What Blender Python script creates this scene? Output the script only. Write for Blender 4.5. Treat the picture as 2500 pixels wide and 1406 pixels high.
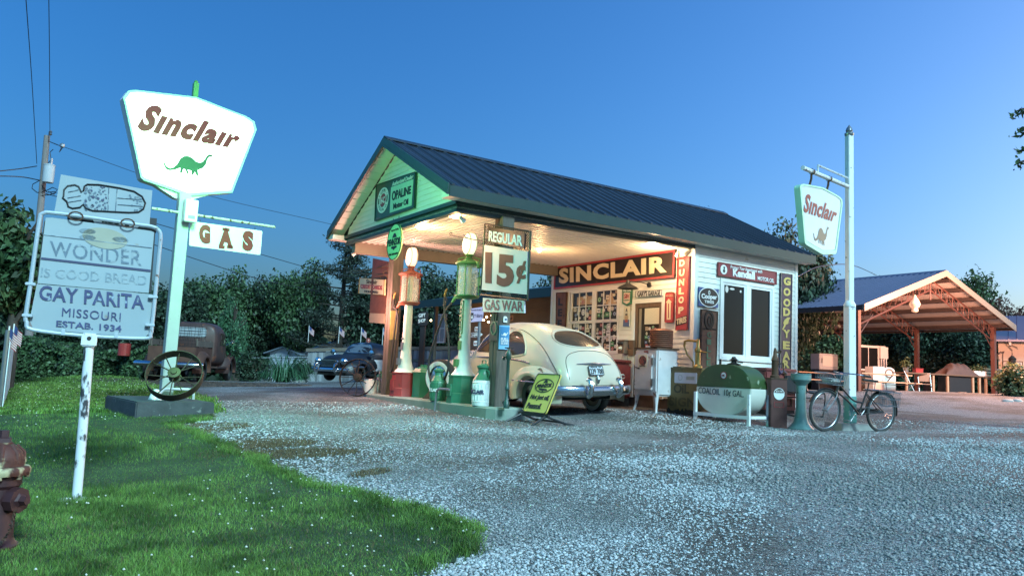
import bpy, bmesh, math, random
import numpy as np
from mathutils import Vector, Matrix
R=math.radians
S=bpy.context.scene
for o in list(bpy.data.objects): bpy.data.objects.remove(o)
COL=S.collection
# ------------------------------------------------------------------ camera, world, sun
F_PX,PITCH,ROLL,H=1899.95,.1106,.0458,1.25
cd=bpy.data.cameras.new('camera'); cam=bpy.data.objects.new('camera',cd); COL.objects.link(cam)
cd.sensor_width=36; cd.lens=F_PX/2500*36; cd.clip_end=2000; cd.clip_start=.05
cam.matrix_world=Matrix.Translation((0,0,H))@Matrix.Rotation(R(90)+PITCH,4,'X')@Matrix.Rotation(ROLL,4,'Z')
S.camera=cam
W=bpy.data.worlds.new('World'); S.world=W; W.use_nodes=True
nt=W.node_tree; bg=nt.nodes['Background']
sky=nt.nodes.new('ShaderNodeTexSky'); sky.sky_type='NISHITA'; sky.sun_disc=False
SUN_EL,SUN_AZ=R(4),R(72)      # low sun, off to the right of the view
sky.sun_elevation=SUN_EL; sky.sun_rotation=SUN_AZ; sky.ozone_density=4.6; sky.dust_density=3; sky.air_density=1.0
hs=nt.nodes.new('ShaderNodeHueSaturation'); hs.inputs['Saturation'].default_value=1.05; hs.inputs['Hue'].default_value=.503
nt.links.new(sky.outputs[0],hs.inputs['Color']); nt.links.new(hs.outputs[0],bg.inputs[0])
bg.inputs[1].default_value=.15
sl=bpy.data.lights.new('sun','SUN'); sl.energy=1.45; sl.angle=R(13); sl.color=(.50,.87,.98)
so=bpy.data.objects.new('sun',sl); COL.objects.link(so)
SD=Vector((math.sin(R(150))*math.cos(R(35)),math.cos(R(150))*math.cos(R(35)),math.sin(R(35))))
so.rotation_euler=SD.to_track_quat('Z','Y').to_euler(); so.location=(20,-20,20)
S.view_settings.view_transform='Standard'; S.view_settings.look='None'; S.view_settings.exposure=1.95; S.view_settings.gamma=1
S.cycles.max_bounces=6; S.cycles.diffuse_bounces=3; S.cycles.transparent_max_bounces=12
S.cycles.sample_clamp_indirect=4
# ------------------------------------------------------------------ picture <-> place
def ray(px,py):
    u2=(px-1250)/F_PX; v2=(py-703)/F_PX
    u=u2*math.cos(ROLL)+v2*math.sin(ROLL); v=-u2*math.sin(ROLL)+v2*math.cos(ROLL)
    c,s=math.cos(PITCH),math.sin(PITCH)
    return Vector((u,c+s*v,s-c*v))
def at(px,py,Y):
    r=ray(px,py); return Vector((0,0,H))+r*(Y/r.y)
class Fr:                       # an upright frame: origin + heading about z
    def __init__(s,loc,rz):
        s.loc=Vector(loc); s.rz=rz
        s.X=Vector((math.cos(rz),math.sin(rz),0)); s.Y=Vector((-math.sin(rz),math.cos(rz),0))
    def w(s,x,y,z): return s.loc+s.X*x+s.Y*y+Vector((0,0,z))
    def l(s,P): d=Vector(P)-s.loc; return Vector((d.dot(s.X),d.dot(s.Y),d.z))
    def hit(s,px,py,y=None,x=None,z=None):
        o=s.l((0,0,H)); r=ray(px,py); d=Vector((r.dot(s.X),r.dot(s.Y),r.z))
        t=(x-o.x)/d.x if x is not None else ((z-o.z)/d.z if z is not None else (y-o.y)/d.y)
        return o+d*t
    def p2(s,px,py,y=0):
        h=s.hit(px,py,y=y); return (h.x,h.z)
TH=.9886
BF=Fr((3.8398,16.2825,.89),-TH)           # the station: x along the front wall, y into the building
ANCH=dict(hyd=(-22,1340,4.3),wsign=(188,1222,6.3),blk=(329,1022,11),blk2=(521,1012,11.7),isl=(1185,1022,13.35),isl2=(879,966,17.9),
 aframe=(1320,1034,12.9),carR=(1456,1001,15.6),carL=(1303,1010,14.8),fridge=(1600,1004,16.1),found=(1541,992,17.6),oil=(1665,1012,15.6),
 tank=(1697,1020,14.9),tank2=(1828,1031,14.6),kero=(1895,1043,14.2),fount=(1955,1048,14.1),bike=(2075,1053,13.6),pole=(2075,1050,14.3),
 cooler=(1900,1000,17.2),truck=(530,938,24.5),truck2=(400,937,24),police=(800,937,34),fen=(760,931,37),fen2=(1000,925,34),hedge=(200,920,26),
 nf=(5,1000,13.5),nf2=(28,948,27),pav=(2150,953,27.5),pav2=(2405,967,32),pav3=(2490,973,33),mid=(2350,1000,20),mid2=(2490,1060,12),
 c1=(2500,1406,4),c2=(0,1406,3.9),c3=(1250,1406,4.2),far=(1200,925,36),far2=(1950,962,30),m3=(700,1000,13.8),m4=(1250,1120,7.8))
AP={k:at(*v) for k,v in ANCH.items()}
_P=np.array([[p.x,p.y] for p in AP.values()]); _Z=np.array([p.z for p in AP.values()])
def _phi(d2): return np.where(d2>0,d2*np.log(d2+1e-12)*.5,0)
def _tps():
    n=len(_P); d2=((_P[:,None]-_P[None])**2).sum(2); K=_phi(d2)+np.eye(n)*.08
    Q=np.hstack([np.ones((n,1)),_P]); A=np.block([[K,Q],[Q.T,np.zeros((3,3))]])
    return np.linalg.solve(A,np.concatenate([_Z,np.zeros(3)]))
_Wt=_tps()
def gz_np(x,y):
    x=np.clip(np.asarray(x,float),-19,21); y=np.clip(np.asarray(y,float),3.2,38)
    P=np.stack([x.ravel(),y.ravel()],1); out=np.empty(len(P))
    for i in range(0,len(P),20000):
        q=P[i:i+20000]; d2=((q[:,None]-_P[None])**2).sum(2)
        out[i:i+20000]=_phi(d2)@_Wt[:len(_P)]+_Wt[-3]+q@_Wt[-2:]
    return out.reshape(x.shape)
def gz(x,y): return float(gz_np(np.array([x]),np.array([y]))[0])
def gnd(px,py,y0=3.0):           # where the ray meets the ground
    r=ray(px,py); Y=np.arange(y0,60,.02); t=Y/r.y
    x=r.x*t; z=H+r.z*t; g=gz_np(x,Y); i=int(np.argmax(z<=g)); return Vector((x[i],Y[i],g[i]))
def base(name,dz=0):
    p=AP[name]; return Vector((p.x,p.y,gz(p.x,p.y)+dz))
def pxb(px,Y,dz=0):               # ground point on an image column at distance Y
    p=at(px,920,Y); return Vector((p.x,p.y,gz(p.x,p.y)+dz))
# ------------------------------------------------------------------ materials
MATS={}
def M(name,col,rough=.6,metal=0,var=.12,sc=6,wear=None,bump=0,bsc=40,emit=None,es=1,trans=0,alpha=1,island=0,stretch=None,subs=0,coat=0):
    if name in MATS: return MATS[name]
    m=bpy.data.materials.new(name); m.use_nodes=True; n=m.node_tree; b=n.nodes['Principled BSDF']; L=n.links.new
    col=tuple(col)+(1,)
    b.inputs['Roughness'].default_value=rough; b.inputs['Metallic'].default_value=metal; b.inputs['Coat Weight'].default_value=coat
    tc=n.nodes.new('ShaderNodeTexCoord'); vec=tc.outputs['Object']
    if stretch:
        mp=n.nodes.new('ShaderNodeMapping'); mp.inputs['Scale'].default_value=stretch; L(vec,mp.inputs[0]); vec=mp.outputs[0]
    def noise(s,d=4):
        k=n.nodes.new('ShaderNodeTexNoise'); k.inputs['Scale'].default_value=s; k.inputs['Detail'].default_value=d; L(vec,k.inputs[0]); return k
    cur=None
    def mix(fac,a,bc):
        k=n.nodes.new('ShaderNodeMix'); k.data_type='RGBA'
        if hasattr(fac,'is_linked'): L(fac,k.inputs[0])
        else: k.inputs[0].default_value=fac
        for v,i in ((a,6),(bc,7)):
            if hasattr(v,'is_linked'): L(v,k.inputs[i])
            else: k.inputs[i].default_value=v
        return k.outputs[2]
    def scl(c,f): return (min(1,c[0]*f),min(1,c[1]*f),min(1,c[2]*f),1)
    if var:
        cur=mix(noise(sc,5).outputs[0],scl(col,1-var*1.6),scl(col,1+var*1.6))
    else: cur=None
    if island:
        g=n.nodes.new('ShaderNodeNewGeometry')
        rp=n.nodes.new('ShaderNodeMapRange'); L(g.outputs['Random Per Island'],rp.inputs[0]); rp.inputs[3].default_value=0; rp.inputs[4].default_value=1
        cur=mix(rp.outputs[0],scl(col,1-island),scl(col,1+island))
        if var: cur=mix(noise(sc,2).outputs[0],cur,scl(col,1+var*2)) if 0 else cur
    if wear:
        wc,amt,ws=wear; k=noise(ws,8); rr=n.nodes.new('ShaderNodeValToRGB'); L(k.outputs[0],rr.inputs[0])
        lo=.72-amt*.42; rr.color_ramp.elements[0].position=lo; rr.color_ramp.elements[1].position=min(1,lo+.07)
        cur=mix(rr.outputs[0],cur if cur is not None else col,tuple(wc)+(1,))
    if cur is None: b.inputs['Base Color'].default_value=col
    else: L(cur,b.inputs['Base Color'])
    if bump:
        k=noise(bsc,6); bn=n.nodes.new('ShaderNodeBump'); bn.inputs['Strength'].default_value=bump; bn.inputs['Distance'].default_value=.02
        L(k.outputs[0],bn.inputs['Height']); L(bn.outputs[0],b.inputs['Normal'])
    if emit:
        b.inputs['Emission Color'].default_value=tuple(emit)+(1,); b.inputs['Emission Strength'].default_value=es
    if trans: b.inputs['Transmission Weight'].default_value=trans
    if alpha<1: b.inputs['Alpha'].default_value=alpha
    if subs:
        tr=n.nodes.new('ShaderNodeBsdfTranslucent'); ms=n.nodes.new('ShaderNodeMixShader'); ms.inputs[0].default_value=subs
        if cur is not None: L(cur,tr.inputs[0])
        else: tr.inputs[0].default_value=col
        L(b.outputs[0],ms.inputs[1]); L(tr.outputs[0],ms.inputs[2]); L(ms.outputs[0],n.nodes['Material Output'].inputs[0])
    MATS[name]=m; return m
RUST=(.11,.045,.022)
m_white=M('white_paint',(.72,.72,.70),.45,var=.05,wear=((.16,.10,.06),.12,9))
m_whiteflake=M('flaking_white_paint',(.70,.71,.72),.5,var=.06,wear=((.05,.05,.055),.42,14),stretch=(1,1,.5))
m_clean=M('clean_white',(.74,.74,.72),.4,var=.03)
m_trim=M('white_trim',(.72,.70,.66),.5,var=.04)
m_siding=M('vinyl_siding',(.70,.68,.62),.5,var=.08,sc=2,bump=.04,bsc=60,wear=((.50,.46,.38),.22,2.2))
m_black=M('black_paint',(.018,.018,.02),.45,var=.1)
m_rubber=M('rubber',(.022,.021,.021),.75,var=.2,sc=20,bump=.1)
m_chrome=M('chrome',(.55,.57,.60),.2,1,var=.04,wear=((.25,.2,.16),.10,18))
m_steel=M('steel',(.32,.33,.34),.35,.8,var=.1)
m_green=M('green_paint',(.035,.16,.085),.4,var=.15,wear=((.12,.11,.09),.14,12))
m_dkgreen=M('dark_green_paint',(.02,.055,.045),.35,var=.12)
m_red=M('red_paint',(.30,.035,.03),.4,var=.15,wear=(RUST,.2,9))
m_dkred=M('dark_red_letter',(.22,.022,.022),.45,var=.12,sc=14,wear=((.5,.3,.27),.1,30))
m_navy=M('navy_letter',(.045,.05,.11),.5,var=.1)
m_inkblack=M('black_letter',(.016,.016,.017),.5,var=0)
m_inkwhite=M('white_letter',(.75,.75,.72),.5,var=.02)
m_rust=M('rusty_iron',(.10,.05,.03),.75,.3,var=.4,sc=12,wear=((.035,.02,.016),.4,10),bump=.2,bsc=50)
m_darkiron=M('dark_iron',(.032,.028,.026),.6,.5,var=.3,sc=12)
m_brass=M('old_brass',(.30,.19,.06),.45,.7,var=.2)
m_wood=M('weathered_wood',(.105,.085,.068),.8,var=.35,sc=5,stretch=(6,6,.6),bump=.35,bsc=14)
m_greywood=M('grey_fence_wood',(.30,.295,.29),.85,var=.35,sc=4,stretch=(7,7,.5),bump=.3,bsc=12,island=.45)
m_conc=M('concrete',(.33,.32,.30),.85,var=.2,sc=4,bump=.25,bsc=30,wear=((.15,.14,.13),.2,3))
m_conc_green=M('painted_kerb',(.22,.27,.23),.8,var=.2,sc=3,bump=.3,bsc=30,wear=((.05,.05,.045),.2,2.5))
m_conc_dark=M('dark_concrete',(.055,.06,.065),.75,var=.4,sc=5,bump=.35,bsc=18,wear=((.20,.21,.2),.08,9))
m_glass=M('dark_glass',(.012,.014,.016),.08,0,var=0); m_glass.node_tree.nodes['Principled BSDF'].inputs['Specular IOR Level'].default_value=.12
m_glassclear=M('clear_glass',(.9,.95,.92),.03,0,var=0,alpha=.22)
m_bark=M('bark',(.055,.042,.033),.9,var=.4,sc=8,stretch=(4,4,.8),bump=.5,bsc=20)
# ------------------------------------------------------------------ mesh builder
class MB:
    def __init__(s): s.v=[]; s.f=[]; s.mi=[]; s.cur=0
    def add(s,vs,fs):
        o=len(s.v); s.v+= [tuple(v) for v in vs]; s.f+=[tuple(i+o for i in f) for f in fs]; s.mi+=[s.cur]*len(fs); return s
    def box(s,c,d,rot=None):
        hx,hy,hz=d[0]/2,d[1]/2,d[2]/2
        vs=[Vector((x,y,z)) for z in(-hz,hz) for y in(-hy,hy) for x in(-hx,hx)]
        if rot is not None: vs=[rot@v for v in vs]
        c=Vector(c)
        return s.add([v+c for v in vs],[(0,2,3,1),(4,5,7,6),(0,1,5,4),(2,6,7,3),(0,4,6,2),(1,3,7,5)])
    def bb(s,x0,x1,y0,y1,z0,z1): return s.box(((x0+x1)/2,(y0+y1)/2,(z0+z1)/2),(abs(x1-x0),abs(y1-y0),abs(z1-z0)))
    def hexa(s,b,t): return s.add(list(b)+list(t),[(3,2,1,0),(4,5,6,7),(0,1,5,4),(1,2,6,5),(2,3,7,6),(3,0,4,7)])
    def tube(s,pts,r,n=8,closed=False,flat=1):
        pts=[Vector(p) for p in pts]; N=len(pts); rs=r if isinstance(r,(list,tuple)) else [r]*N
        vs=[];up=None
        for i,p in enumerate(pts):
            a=pts[(i-1)%N] if (closed or i>0) else p; b=pts[(i+1)%N] if (closed or i<N-1) else p
            t=(b-a); t=t.normalized() if t.length>1e-9 else Vector((0,0,1))
            if up is None: up=Vector((0,0,1)) if abs(t.z)<.95 else Vector((1,0,0))
            x=t.cross(up)
            if x.length<1e-4: x=t.cross(Vector((.3,.9,.2)))
            x.normalize(); y=x.cross(t).normalized(); up=y
            for k in range(n):
                q=2*math.pi*k/n; vs.append(p+x*(math.cos(q)*rs[i])+y*(math.sin(q)*rs[i]*flat))
        fs=[]
        for i in range(N if closed else N-1):
            j=(i+1)%N
            for k in range(n): l=(k+1)%n; fs.append((i*n+k,i*n+l,j*n+l,j*n+k))
        if not closed: fs.append(tuple(range(n-1,-1,-1))); fs.append(tuple((N-1)*n+k for k in range(n)))
        return s.add(vs,fs)
    def lathe(s,prof,c=(0,0,0),n=24,axis='z',ang=2*math.pi,sx=1,sy=1):
        vs=[];c=Vector(c);m=len(prof); full=abs(ang-2*math.pi)<1e-6; nn=n if full else n+1
        for k in range(nn):
            q=ang*k/n; cs,sn=math.cos(q),math.sin(q)
            for r,z in prof:
                v=Vector((r*cs*sx,r*sn*sy,z))
                if axis=='y': v=Vector((v.x,-v.z,v.y))      # axis points to -y
                elif axis=='x': v=Vector((v.z,v.x,v.y))
                vs.append(c+v)
        fs=[]
        for k in range(n):
            l=(k+1)%nn
            for i in range(m-1): fs.append((k*m+i,l*m+i,l*m+i+1,k*m+i+1))
        if full and axis=='z':
            if prof[0][0]>1e-5: fs.append(tuple(k*m for k in range(n-1,-1,-1)))
            if prof[-1][0]>1e-5: fs.append(tuple(k*m+m-1 for k in range(n)))
        return s.add(vs,fs)
    def prism(s,poly,y0,y1):        # poly in (x,z), extruded along y
        n=len(poly)
        return s.add([(x,y0,z) for x,z in poly]+[(x,y1,z) for x,z in poly],
            [tuple(range(n)),tuple(range(2*n-1,n-1,-1))]+[(i,i+n,(i+1)%n+n,(i+1)%n) for i in range(n)])
    def ring(s,outer,inner,y0,y1):  # frame between two outlines of equal length
        n=len(outer); vs=[(x,y,z) for y in(y0,y1) for P in(outer,inner) for x,z in P]; fs=[]
        for i in range(n):
            j=(i+1)%n; fs+=[(i,j,n+j,n+i),(2*n+j,2*n+i,3*n+i,3*n+j),(j,i,2*n+i,2*n+j),(n+i,n+j,3*n+j,3*n+i)]
        return s.add(vs,fs)
    def grid(s,fn,nu,nv,closed=False):
        vs=[fn(i/nu,j/nv) for i in range(nu+1) for j in range(nv+1)]
        return s.add(vs,[(i*(nv+1)+j,(i+1)*(nv+1)+j,(i+1)*(nv+1)+j+1,i*(nv+1)+j+1) for i in range(nu) for j in range(nv)])
    def build(s,name,mat,parent=None,smooth=False,bevel=0,loc=None,rz=0,auto=True):
        me=bpy.data.meshes.new(name); me.from_pydata(s.v,[],s.f); 
        mats=mat if isinstance(mat,(list,tuple)) else [mat]
        for m in mats: me.materials.append(m)
        if any(s.mi): me.polygons.foreach_set('material_index',s.mi)
        bm=bmesh.new(); bm.from_mesh(me); bmesh.ops.recalc_face_normals(bm,faces=bm.faces)
        if bevel: bmesh.ops.bevel(bm,geom=[e for e in bm.edges if len(e.link_faces)==2 and e.calc_face_angle(0)>.6],offset=bevel,segments=2,affect='EDGES',clamp_overlap=True)
        bm.to_mesh(me); bm.free()
        o=bpy.data.objects.new(name,me); COL.objects.link(o)
        if smooth: smoothen(o,smooth if smooth is not True else 40)
        if parent is not None: o.parent=parent
        if loc is not None: o.location=loc
        o.rotation_euler.z=rz
        return o
def smoothen(o,deg=40):
    me=o.data; me.polygons.foreach_set('use_smooth',[True]*len(me.polygons))
    bm=bmesh.new(); bm.from_mesh(me)
    for e in bm.edges: e.smooth=not (len(e.link_faces)==2 and e.calc_face_angle(0)>R(deg))
    bm.to_mesh(me); bm.free()
def tag(o,label,cat,group=None):
    o['label']=label; o['category']=cat
    if group: o['group']=group
    return o
def thing(name,label,cat,loc,rz=0,group=None):
    o=bpy.data.objects.new(name,None); COL.objects.link(o); o.location=loc; o.rotation_euler=(0,0,rz); o.empty_display_size=.2
    return tag(o,label,cat,group)
def struct(o,kind='structure'): o['kind']=kind; return o
def lk(o,parent=None):
    COL.objects.link(o)
    if parent is not None: o.parent=parent
    return o
def copy_tree(o,parent=None):
    c=o.copy(); COL.objects.link(c)
    if parent is not None: c.parent=parent
    for ch in [k for k in bpy.data.objects if k.parent==o]: copy_tree(ch,c)
    return c
_TC={}
def text(parent,s,rect,mat,bold=0,shear=0,y=0,depth=.006,space=1,name='lettering',rot=0,corner=None,vscale=None):
    """lettering fitted to rect=(x0,z0,x1,z1) on the face at y (front = -y). corner: optional 4 (x,z) bl,br,tr,tl to warp into."""
    cu=bpy.data.curves.new('t','FONT'); cu.body=s; cu.offset=bold; cu.shear=shear; cu.extrude=.1; cu.space_character=space; cu.align_x='LEFT'; cu.resolution_u=3
    ob=bpy.data.objects.new('t',cu); COL.objects.link(ob); dg=bpy.context.evaluated_depsgraph_get()
    me=bpy.data.meshes.new_from_object(ob.evaluated_get(dg)); bpy.data.objects.remove(ob); bpy.data.curves.remove(cu)
    n=len(me.vertices); co=np.empty(n*3); me.vertices.foreach_get('co',co); co=co.reshape(-1,3)
    lo,hi=co.min(0),co.max(0); q=(co-lo)/np.maximum(hi-lo,1e-6)
    if corner:
        bl,br,tr,tl=[np.array(c) for c in corner]; a=q[:,0:1]; b=q[:,1:2]
        xz=bl*(1-a)*(1-b)+br*a*(1-b)+tr*a*b+tl*(1-a)*b
    else:
        x0,z0,x1,z1=rect; xz=np.stack([x0+q[:,0]*(x1-x0),z0+q[:,1]*(z1-z0)],1)
        if rot:
            c=np.array([(x0+x1)/2,(z0+z1)/2]); d=xz-c; xz=c+np.stack([d[:,0]*math.cos(rot)-d[:,1]*math.sin(rot),d[:,0]*math.sin(rot)+d[:,1]*math.cos(rot)],1)
    out=np.stack([xz[:,0],y-q[:,2]*depth,xz[:,1]],1)
    me.vertices.foreach_set('co',out.ravel()); me.name=name; me.materials.clear(); me.materials.append(mat); me.update()
    me.polygons.foreach_set('material_index',[0]*len(me.polygons))
    o=bpy.data.objects.new(name,me); COL.objects.link(o); o.parent=parent
    return o
def join(objs,name):
    """merge several freshly made mesh objects of one parent into one mesh (keeps materials)"""
    bm=bmesh.new(); mats=[]
    for o in objs:
        k=len(bm.faces); bm.from_mesh(o.data); bm.faces.ensure_lookup_table()
        mm=o.data.materials[0]
        if mm not in mats: mats.append(mm)
        for f in bm.faces[k:]: f.material_index=mats.index(mm)
    me=bpy.data.meshes.new(name); bm.to_mesh(me); bm.free()
    for m in mats: me.materials.append(m)
    r=bpy.data.objects.new(name,me); COL.objects.link(r); r.parent=objs[0].parent
    for o in objs:
        d=o.data; bpy.data.objects.remove(o); bpy.data.meshes.remove(d)
    return r
def curve(P,n=8):
    out=[];P=[Vector(p) for p in P]; Q=[P[0]*2-P[1]]+P+[P[-1]*2-P[-2]]
    for i in range(1,len(Q)-2):
        a,b,c,d=Q[i-1:i+3]
        for k in range(n): t=k/n; out.append(.5*((2*b)+(c-a)*t+(2*a-5*b+4*c-d)*t*t+(3*b-3*c+d-a)*t**3))
    return out+[P[-1]]
def ell(cx,cz,rx,rz,n=32,rot=0):
    return [(cx+math.cos(2*math.pi*i/n)*rx*math.cos(rot)-math.sin(2*math.pi*i/n)*rz*math.sin(rot),cz+math.cos(2*math.pi*i/n)*rx*math.sin(rot)+math.sin(2*math.pi*i/n)*rz*math.cos(rot)) for i in range(n)]
def rrect(x0,z0,x1,z1,r,n=5):
    P=[]
    for cx,cz,a in((x1-r,z0+r,-90),(x1-r,z1-r,0),(x0+r,z1-r,90),(x0+r,z0+r,180)):
        for i in range(n+1): q=R(a+90*i/n); P.append((cx+r*math.cos(q),cz+r*math.sin(q)))
    return P
def inset(P,d):
    cx=sum(p[0] for p in P)/len(P); cz=sum(p[1] for p in P)/len(P); w=max(p[0] for p in P)-min(p[0] for p in P); h=max(p[1] for p in P)-min(p[1] for p in P)
    return [(cx+(x-cx)*(1-2*d/w),cz+(z-cz)*(1-2*d/h)) for x,z in P]
def rnd_round(P,r,n=4):            # round the corners of an outline
    out=[];N=len(P)
    for i in range(N):
        a,b,c=Vector(P[i-1]),Vector(P[i]),Vector(P[(i+1)%N]); u=(a-b); v=(c-b); d=min(r,u.length*.45,v.length*.45); u.normalize(); v.normalize()
        p,q=b+u*d,b+v*d
        for k in range(n+1): t=k/n; w=p*(1-t)**2+b*2*t*(1-t)+q*t*t; out.append((w.x,w.y))
    return out
class Sign:
    """a flat board whose outline is given in picture points on the upright plane (origin point P, heading rz)"""
    def __init__(s,name,label,cat,P,rz,outline,mat,th=.03,group=None,rad=0,edge=None,ew=.02):
        f=Fr(P,rz); pts=[f.p2(*p) for p in outline]
        cx=sum(p[0] for p in pts)/len(pts); cz=min(p[1] for p in pts)
        s.f=Fr(f.w(cx,0,cz),rz); s.t=thing(name,label,cat,s.f.loc,rz,group)
        s.P=[(x-cx,z-cz) for x,z in pts]; s.th=th
        if rad: s.P=rnd_round(s.P,rad)
        a=sum(s.P[i][0]*s.P[(i+1)%len(s.P)][1]-s.P[(i+1)%len(s.P)][0]*s.P[i][1] for i in range(len(s.P)))
        s.board=MB().prism(s.P,-th/2,th/2).build('board',mat,s.t)
        if edge: MB().ring(s.P,inset(s.P,ew),-th/2-.012,-th/2+.002).build('frame',edge,s.t)
        s.y=-th/2-.002
    def l(s,px,py): return s.f.p2(px,py)
    def txt(s,t,bl,tr,mat,**k):
        a=s.l(*bl); b=s.l(*tr); return text(s.t,t,(a[0],a[1],b[0],b[1]),mat,y=s.y,**k)
    def txt4(s,t,bl,br,tr,tl,mat,**k):
        return text(s.t,t,None,mat,y=s.y,corner=[s.l(*p) for p in (bl,br,tr,tl)],**k)
    def patch(s,name,pts,mat,dy=.004,local=False):
        P=pts if local else [s.l(*p) for p in pts]
        return MB().prism(P,s.y-dy,s.y+.001).build(name,mat,s.t)
    def ringp(s,name,P,w,mat,dy=.006): return MB().ring(P,inset(P,w),s.y-dy,s.y+.001).build(name,mat,s.t)
# ------------------------------------------------------------------ ground
rng=np.random.default_rng(7)
def npmesh(name,V,Fc,mat,parent=None,smooth=False):
    me=bpy.data.meshes.new(name); k=Fc.shape[1]
    me.vertices.add(len(V)); me.vertices.foreach_set('co',np.ascontiguousarray(V,np.float32).ravel())
    me.loops.add(Fc.size); me.loops.foreach_set('vertex_index',np.ascontiguousarray(Fc,np.int32).ravel())
    me.polygons.add(len(Fc)); me.polygons.foreach_set('loop_start',np.arange(0,Fc.size,k,dtype=np.int32)); me.polygons.foreach_set('loop_total',np.full(len(Fc),k,np.int32))
    if smooth: me.polygons.foreach_set('use_smooth',[True]*len(Fc))
    me.update(calc_edges=True); me.materials.append(mat)
    o=bpy.data.objects.new(name,me); COL.objects.link(o)
    if parent is not None: o.parent=parent
    return o
def gravel_mat(name,c1,c2,scale):
    m=bpy.data.materials.new(name); m.use_nodes=True; n=m.node_tree; L=n.links.new; b=n.nodes['Principled BSDF']; b.inputs['Roughness'].default_value=.85
    tc=n.nodes.new('ShaderNodeTexCoord')
    v=n.nodes.new('ShaderNodeTexVoronoi'); v.inputs['Scale'].default_value=scale; L(tc.outputs['Object'],v.inputs['Vector'])
    v2=n.nodes.new('ShaderNodeTexVoronoi'); v2.inputs['Scale'].default_value=scale*2.3; L(tc.outputs['Object'],v2.inputs['Vector'])
    nz=n.nodes.new('ShaderNodeTexNoise'); nz.inputs['Scale'].default_value=.55; nz.inputs['Detail'].default_value=6; L(tc.outputs['Object'],nz.inputs['Vector'])
    bw=n.nodes.new('ShaderNodeSeparateColor'); L(v.outputs['Color'],bw.inputs[0])
    mx=n.nodes.new('ShaderNodeMix'); mx.data_type='RGBA'; L(bw.outputs[0],mx.inputs[0]); mx.inputs[6].default_value=c1+(1,); mx.inputs[7].default_value=c2+(1,)
    rp=n.nodes.new('ShaderNodeValToRGB'); L(nz.outputs[0],rp.inputs[0]); rp.color_ramp.elements[0].position=.40; rp.color_ramp.elements[0].color=(.48,.42,.37,1); rp.color_ramp.elements[1].position=.58; rp.color_ramp.elements[1].color=(1,1,1,1)
    m2=n.nodes.new('ShaderNodeMix'); m2.data_type='RGBA'; m2.blend_type='MULTIPLY'; m2.inputs[0].default_value=1; L(mx.outputs[2],m2.inputs[6]); L(rp.outputs[0],m2.inputs[7]); L(m2.outputs[2],b.inputs['Base Color'])
    ad=n.nodes.new('ShaderNodeMath'); ad.operation='MULTIPLY_ADD'; L(v2.outputs['Distance'],ad.inputs[0]); ad.inputs[1].default_value=.5; L(v.outputs['Distance'],ad.inputs[2])
    bn=n.nodes.new('ShaderNodeBump'); bn.inputs['Strength'].default_value=1; bn.inputs['Distance'].default_value=.03; bn.invert=True; L(ad.outputs[0],bn.inputs['Height']); L(bn.outputs[0],b.inputs['Normal'])
    return m
m_gravel=gravel_mat('gravel_ground',(.06,.06,.065),(.47,.47,.48),60)  # dark tone puts the shaded gaps between stones into the colour
m_soil=M('lawn_soil',(.022,.040,.014),.95,var=.5,sc=3,bump=.5,bsc=40)
def lines(a,b,st,far,n): return np.concatenate([a-np.geomspace(1,far,n)[::-1],np.arange(a,b+1e-6,st),b+np.geomspace(1,far,n)])
gx=lines(-24,24,.3,500,10); gy=np.concatenate([[-30,-6,-1],np.arange(0,42,.3),42+np.geomspace(1,500,10)])
GX,GY=np.meshgrid(gx,gy,indexing='ij'); GZ=gz_np(GX,GY)
def gridmesh(name,X,Y,Z,mat,mask=None):
    nx,ny=X.shape; V=np.stack([X.ravel(),Y.ravel(),Z.ravel()],1); i,j=np.meshgrid(np.arange(nx-1),np.arange(ny-1),indexing='ij'); a=(i*ny+j).ravel()
    Fc=np.stack([a,a+ny,a+ny+1,a+1],1)
    if mask is not None:
        Fc=Fc[mask.ravel()]; u,inv=np.unique(Fc,return_inverse=True); V=V[u]; Fc=inv.reshape(-1,4)
    return npmesh(name,V,Fc,mat,smooth=True)
struct(gridmesh('ground',GX,GY,GZ,m_gravel))
def inpoly(x,y,P):
    c=np.zeros(x.shape,bool); n=len(P)
    for k in range(n):
        x1,y1=P[k]; x2,y2=P[(k+1)%n]
        c^=((y1>y)!=(y2>y))&(x<(x2-x1)*(y-y1)/(y2-y1+1e-12)+x1)
    return c
_lw=[(520,1026),(425,1037),(470,1056),(560,1092),(640,1130),(760,1188),(900,1213),(1035,1256),(1115,1283),(1160,1305),(1145,1342),(1062,1383),(1010,1404)]
def ragged(P):
    g=random.Random(11); out=[]
    for i in range(len(P)-1):
        a,b=Vector(P[i]),Vector(P[i+1]); n=max(2,int((b-a).length/.16))
        for k in range(n): out.append(tuple(a+(b-a)*k/n+(Vector((g.gauss(0,.045),g.gauss(0,.045))) if (i or k) else Vector((0,0)))))
    return out+[P[-1]]
_lw=ragged([tuple(gnd(*p).xy) for p in _lw])
LAWN=_lw+[(-.6,2.2),(-9,2.2),(-24,12),(-24,27)]+[tuple(pxb(p,Y).xy) for p,Y in ((40,28),(300,27.5),(430,21),(520,15.6),(523,12.6))]
lx=np.arange(-24,1.2,.12); ly=np.arange(2,29,.12); LX,LY=np.meshgrid(lx,ly,indexing='ij')
cm=inpoly(LX[:-1,:-1]+.06,LY[:-1,:-1]+.06,LAWN)
struct(gridmesh('lawn',LX,LY,gz_np(LX,LY)+.012,m_soil,cm))
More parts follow.
